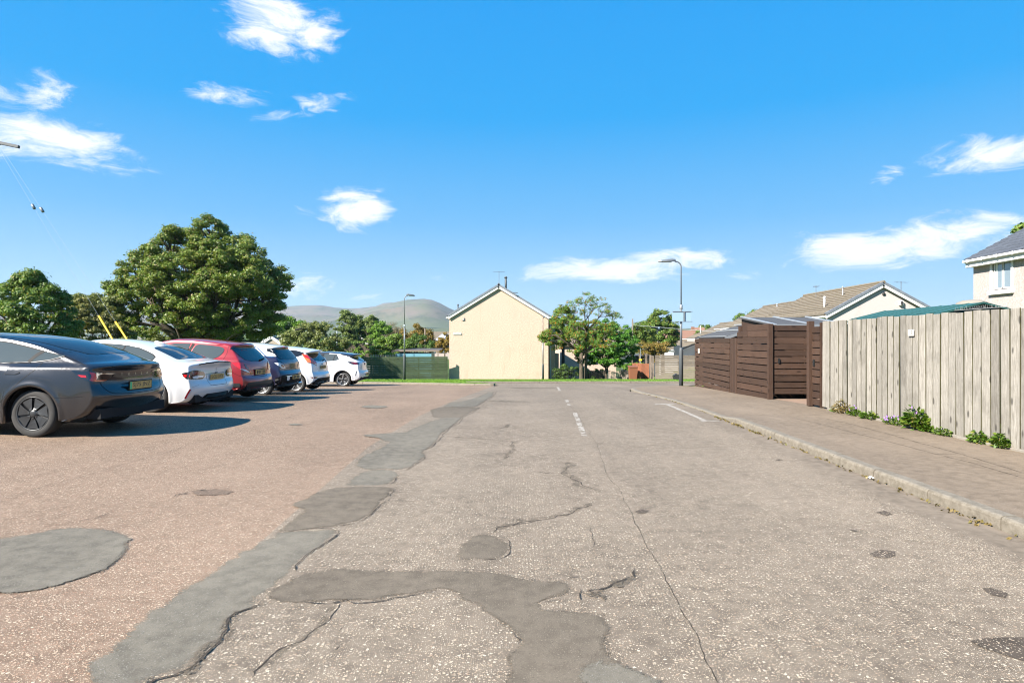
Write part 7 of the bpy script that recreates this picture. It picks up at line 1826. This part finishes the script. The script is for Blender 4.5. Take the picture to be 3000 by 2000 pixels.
mid('cherry_tree', 'far tree showing over the bungalow roofs', 2200, 110, [(2175, 935, 26, 0, .6), (2215, 925, 30, 0, .6), (2240, 935, 22, 0, .6), (2200, 950, 40, 0, .5)], 5000, .28, 'leaf_hawthorn', .6, 1.6, .2)
mid('conifer_tree', 'distant slim tree left of the bungalow roofs', 2060, 160, [(2056, 962, 9, 0, 1.6), (2056, 975, 12, 0, 1.2)], 1200, .4, 'leaf_birch', .6, 1.2, .2)
mid('conifer_tree', 'distant dark pointed tree among the far roofs', 2078, 130, [(2076, 965, 8, 0, 1.5), (2074, 978, 12, 0, 1)], 1200, .35, 'leaf_dark', .5, 1.4, .2)
mid('shrub', 'green hedge bush before the mossy bungalow roof', 2062, 95, [(2050, 975, 14, 0, .7), (2075, 972, 14, 0, .7)], 1800, .25, 'leaf_hawthorn', .4, 2.5, .08, 'bush')
Y = 30.0; x = at(3020, 700, Y).x
tree('ash_tree', 'leafy branch tips of a tree showing over the slate blue roof', x, Y, lobes_px(x, Y, gz(x, Y), [(2998, 668, 13, 0, .7), (3030, 665, 30, 0, .8), (3060, 690, 50, 0, .9), (2985, 676, 7, 0, .6)]), 2500, .2, 'leaf_hawthorn', 9.0, .22, .14, 4.5)

# far woodland that reads as one mass
def woodland():
    g = np.random.default_rng(5); C, R = [], []
    for px0, px1, d0, d1, n, h in ((640, 1400, 210, 420, 150, 9), (640, 1400, 500, 900, 240, 12), (1900, 2300, 260, 600, 110, 9), (-300, 640, 150, 400, 100, 9), (900, 1400, 900, 1050, 120, 13)):
        pxs = g.uniform(px0, px1, n); d = g.uniform(d0, d1, n)
        for p, dd in zip(pxs, d):
            x = (p - 1500) / FPX * dd; z = gz(x, dd); hh = h * g.uniform(.6, 1.1)
            for _ in range(3): C.append((x + g.normal(0, 2.2), dd + g.normal(0, 2), z + hh * g.uniform(.4, .8))); R.append(hh * g.uniform(.25, .42))
    V, F = leaf_cloud(np.array(C), np.array(R), 42000, 1.35, .9, 9)
    o = add_obj('woodland', mesh_np('woodland', V, F), MAT['leaf_wood']); o['kind'] = 'stuff'
woodland()

# weeds at the foot of the board fence
def weed(label, x, y, r, h, n, size, mat, flowers=0, z=None, cat='weed', tall=False):
    SEED[0] += 1; g = np.random.default_rng(SEED[0]); z0 = (gz(x, y) + .10) if z is None else z
    root = thing('weed', label, cat, (x, y, z0))
    an = g.uniform(0, 2 * math.pi, n); rr = r * np.sqrt(g.uniform(0, 1, n)); hh = h * g.uniform(.15, 1, n) * (1 - .55 * (rr / r) ** 1.5)
    C = np.stack([np.cos(an) * rr * .55, np.sin(an) * rr * 1.15, hh], -1)
    d = np.stack([np.cos(an), np.sin(an), g.uniform(.1, .9, n)], -1); d += g.normal(0, .35, d.shape); d /= np.linalg.norm(d, axis=1)[:, None]
    t = d; up = g.normal(0, .5, d.shape) + np.array([0, 0, 1]); b = np.cross(t, up); b /= np.linalg.norm(b, axis=1)[:, None]
    s = size * g.uniform(.5, 1.4, n)[:, None]; dn = np.array([0, 0, -1]) * s * .18
    V = np.stack([C, C + t * s * .45 + b * s * .27, C + t * s + dn, C + t * s * .45 - b * s * .27], 1).reshape(-1, 3)
    add_obj('leaves', mesh_np('leaves', V, np.arange(4 * n).reshape(n, 4)), MAT[mat], root)
    mb = MB()
    for i in range(0, n, max(1, n // 30)): mb.tube([(C[i][0] * .2, C[i][1] * .2, 0), (C[i][0] * .7, C[i][1] * .7, C[i][2] * .6), tuple(C[i])], [.004, .003, .002], 4)
    mb.build('stems', MAT[mat], root, False, fix=False)
    if flowers:
        mb = MB()
        for i in range(flowers):
            q = C[int(g.integers(0, n))] + np.array([g.normal(0, .02) - .03, g.normal(0, .03), .05])
            for k in range(5):
                a = k * 2 * math.pi / 5; mb.add([(q[0], q[1], q[2]), (q[0] - .004, q[1] + .016 * math.cos(a), q[2] + .016 * math.sin(a)), (q[0] - .006, q[1] + .022 * math.cos(a + .6), q[2] + .022 * math.sin(a + .6)), (q[0] - .004, q[1] + .016 * math.cos(a + 1.2), q[2] + .016 * math.sin(a + 1.2))], [(0, 1, 2, 3)])
        mb.build('flowers', MAT['flower_violet'], root, False, fix=False)['kind'] = 'stuff'
def wy(px, py): 
    d = (px - 1500) / FPX; y = 6.5 / d; return y
for lab, px, r, h, n, s, m, fl in (
    ('dry brownish weed at the far end of the board fence', 2472, .30, .34, 240, .07, 'leaf_dry', 0),
    ('small green weed tuft beside the dry brown weed', 2450, .12, .10, 70, .05, 'leaf_weed', 0),
    ('green weed with tiny violet flowers near the fence end', 2510, .20, .22, 260, .06, 'leaf_weed', 4),
    ('low bright green weed clump against the fence boards', 2556, .24, .18, 260, .07, 'leaf_weed', 0),
    ('trailing violet flowered weed at the fence foot', 2632, .30, .17, 260, .06, 'leaf_weed', 14),
    ('large leafy thistle like weed at the fence foot', 2698, .28, .42, 330, .13, 'leaf_weed', 3),
    ('leafy low weed right of the large thistle like weed', 2728, .14, .16, 120, .09, 'leaf_weed', 0),
    ('spreading small leaved weed beside the pale edging', 2780, .20, .15, 260, .05, 'leaf_weed', 0),
    ('bushy green weed before the near fence boards', 2885, .17, .22, 300, .06, 'leaf_weed', 0),
    ('broad leaved weed growing up a fence gap', 2955, .14, .26, 240, .08, 'leaf_weed', 0)):
    y = wy(px, 0); weed(lab, FX(y) - .09, y, r * .72, h * .8, n, s * .85, m, fl)

# short grass of the verge
def blades():
    g = np.random.default_rng(3)
    P = []
    for n, x0, x1, y0, y1 in ((26000, -9, 14, 26.2, 43), (9000, -8, 12, 26.5, 33), (2500, 6.5, 8.5, 22.9, 24.0)):
        P.append(np.stack([g.uniform(x0, x1, n), g.uniform(y0, y1, n)], -1))
    P = np.concatenate(P)
    ok = []
    for x, y in P:
        if y < 24.2: ok.append(x > 6.9 and y < 23.7 and y > 22.7)
        elif x < -.7: ok.append(y > np.interp(x, [-9.5, -6, -3, -1.25, -.7], [30.5, 28.95, 27.25, 26.25, 26.3]))
        else: ok.append(y > 30.35 + .03 * max(0, x))
        ok[-1] = ok[-1] and not (-2.3 < x < -.7 and y < 30.2 and y > 27 and x > -1.1 - (y - 27.5) * .5)
    P = P[np.array(ok)]; n = len(P)
    z = G(P[:, 0], P[:, 1]) + .06
    a = g.uniform(0, 6.28, n); h = g.uniform(.012, .045, n); w = g.uniform(.012, .03, n)
    dx, dy = np.cos(a) * w, np.sin(a) * w
    b = np.stack([P[:, 0], P[:, 1], z], -1)
    V = np.stack([b - np.stack([dx, dy, 0 * dx], -1), b + np.stack([dx, dy, 0 * dx], -1), b + np.stack([g.normal(0, .03, n), g.normal(0, .03, n), h], -1)], 1).reshape(-1, 3)
    o = add_obj('grass_blades', mesh_np('grass_blades', V, np.arange(3 * n).reshape(n, 3)), MAT['grass_blade']); o['kind'] = 'stuff'
blades()

# dry leaves and grit in the gutter
def gutter():
    g = np.random.default_rng(8); C = []
    for y0, y1, n in ((9.8, 12.2, 170), (5, 10, 90), (3, 6, 50), (12, 20, 60)):
        for _ in range(n):
            y = g.uniform(y0, y1); x = KX(y) - abs(g.normal(0, .045)) - .012; C.append((x, y, gz(x, y) + .010 + g.uniform(0, .012)))
    C = np.array(C); V, F = leaf_cloud(C, np.full(len(C), .01), len(C) * 2, .035, .5, 4, .8, .5)
    o = add_obj('gutter_litter', mesh_np('gutter_litter', V, F), MAT['leaf_dry']); o['kind'] = 'stuff'
gutter()

# ================================================================== HAZE
def haze():
    o = MB().box((0, 1900, 128), (9000, 4700, 280)).build('haze', None)
    m = bpy.data.materials.new('haze'); m.use_nodes = True; nt = m.node_tree; nt.nodes.clear()
    v = nt.nodes.new('ShaderNodeVolumePrincipled'); v.inputs['Color'].default_value = (.62, .80, 1.0, 1); v.inputs['Density'].default_value = 0.00010
    v.inputs['Anisotropy'].default_value = 0.1
    out = nt.nodes.new('ShaderNodeOutputMaterial'); nt.links.new(v.outputs[0], out.inputs['Volume'])
    o.data.materials.clear(); o.data.materials.append(m); o['kind'] = 'stuff'
haze()
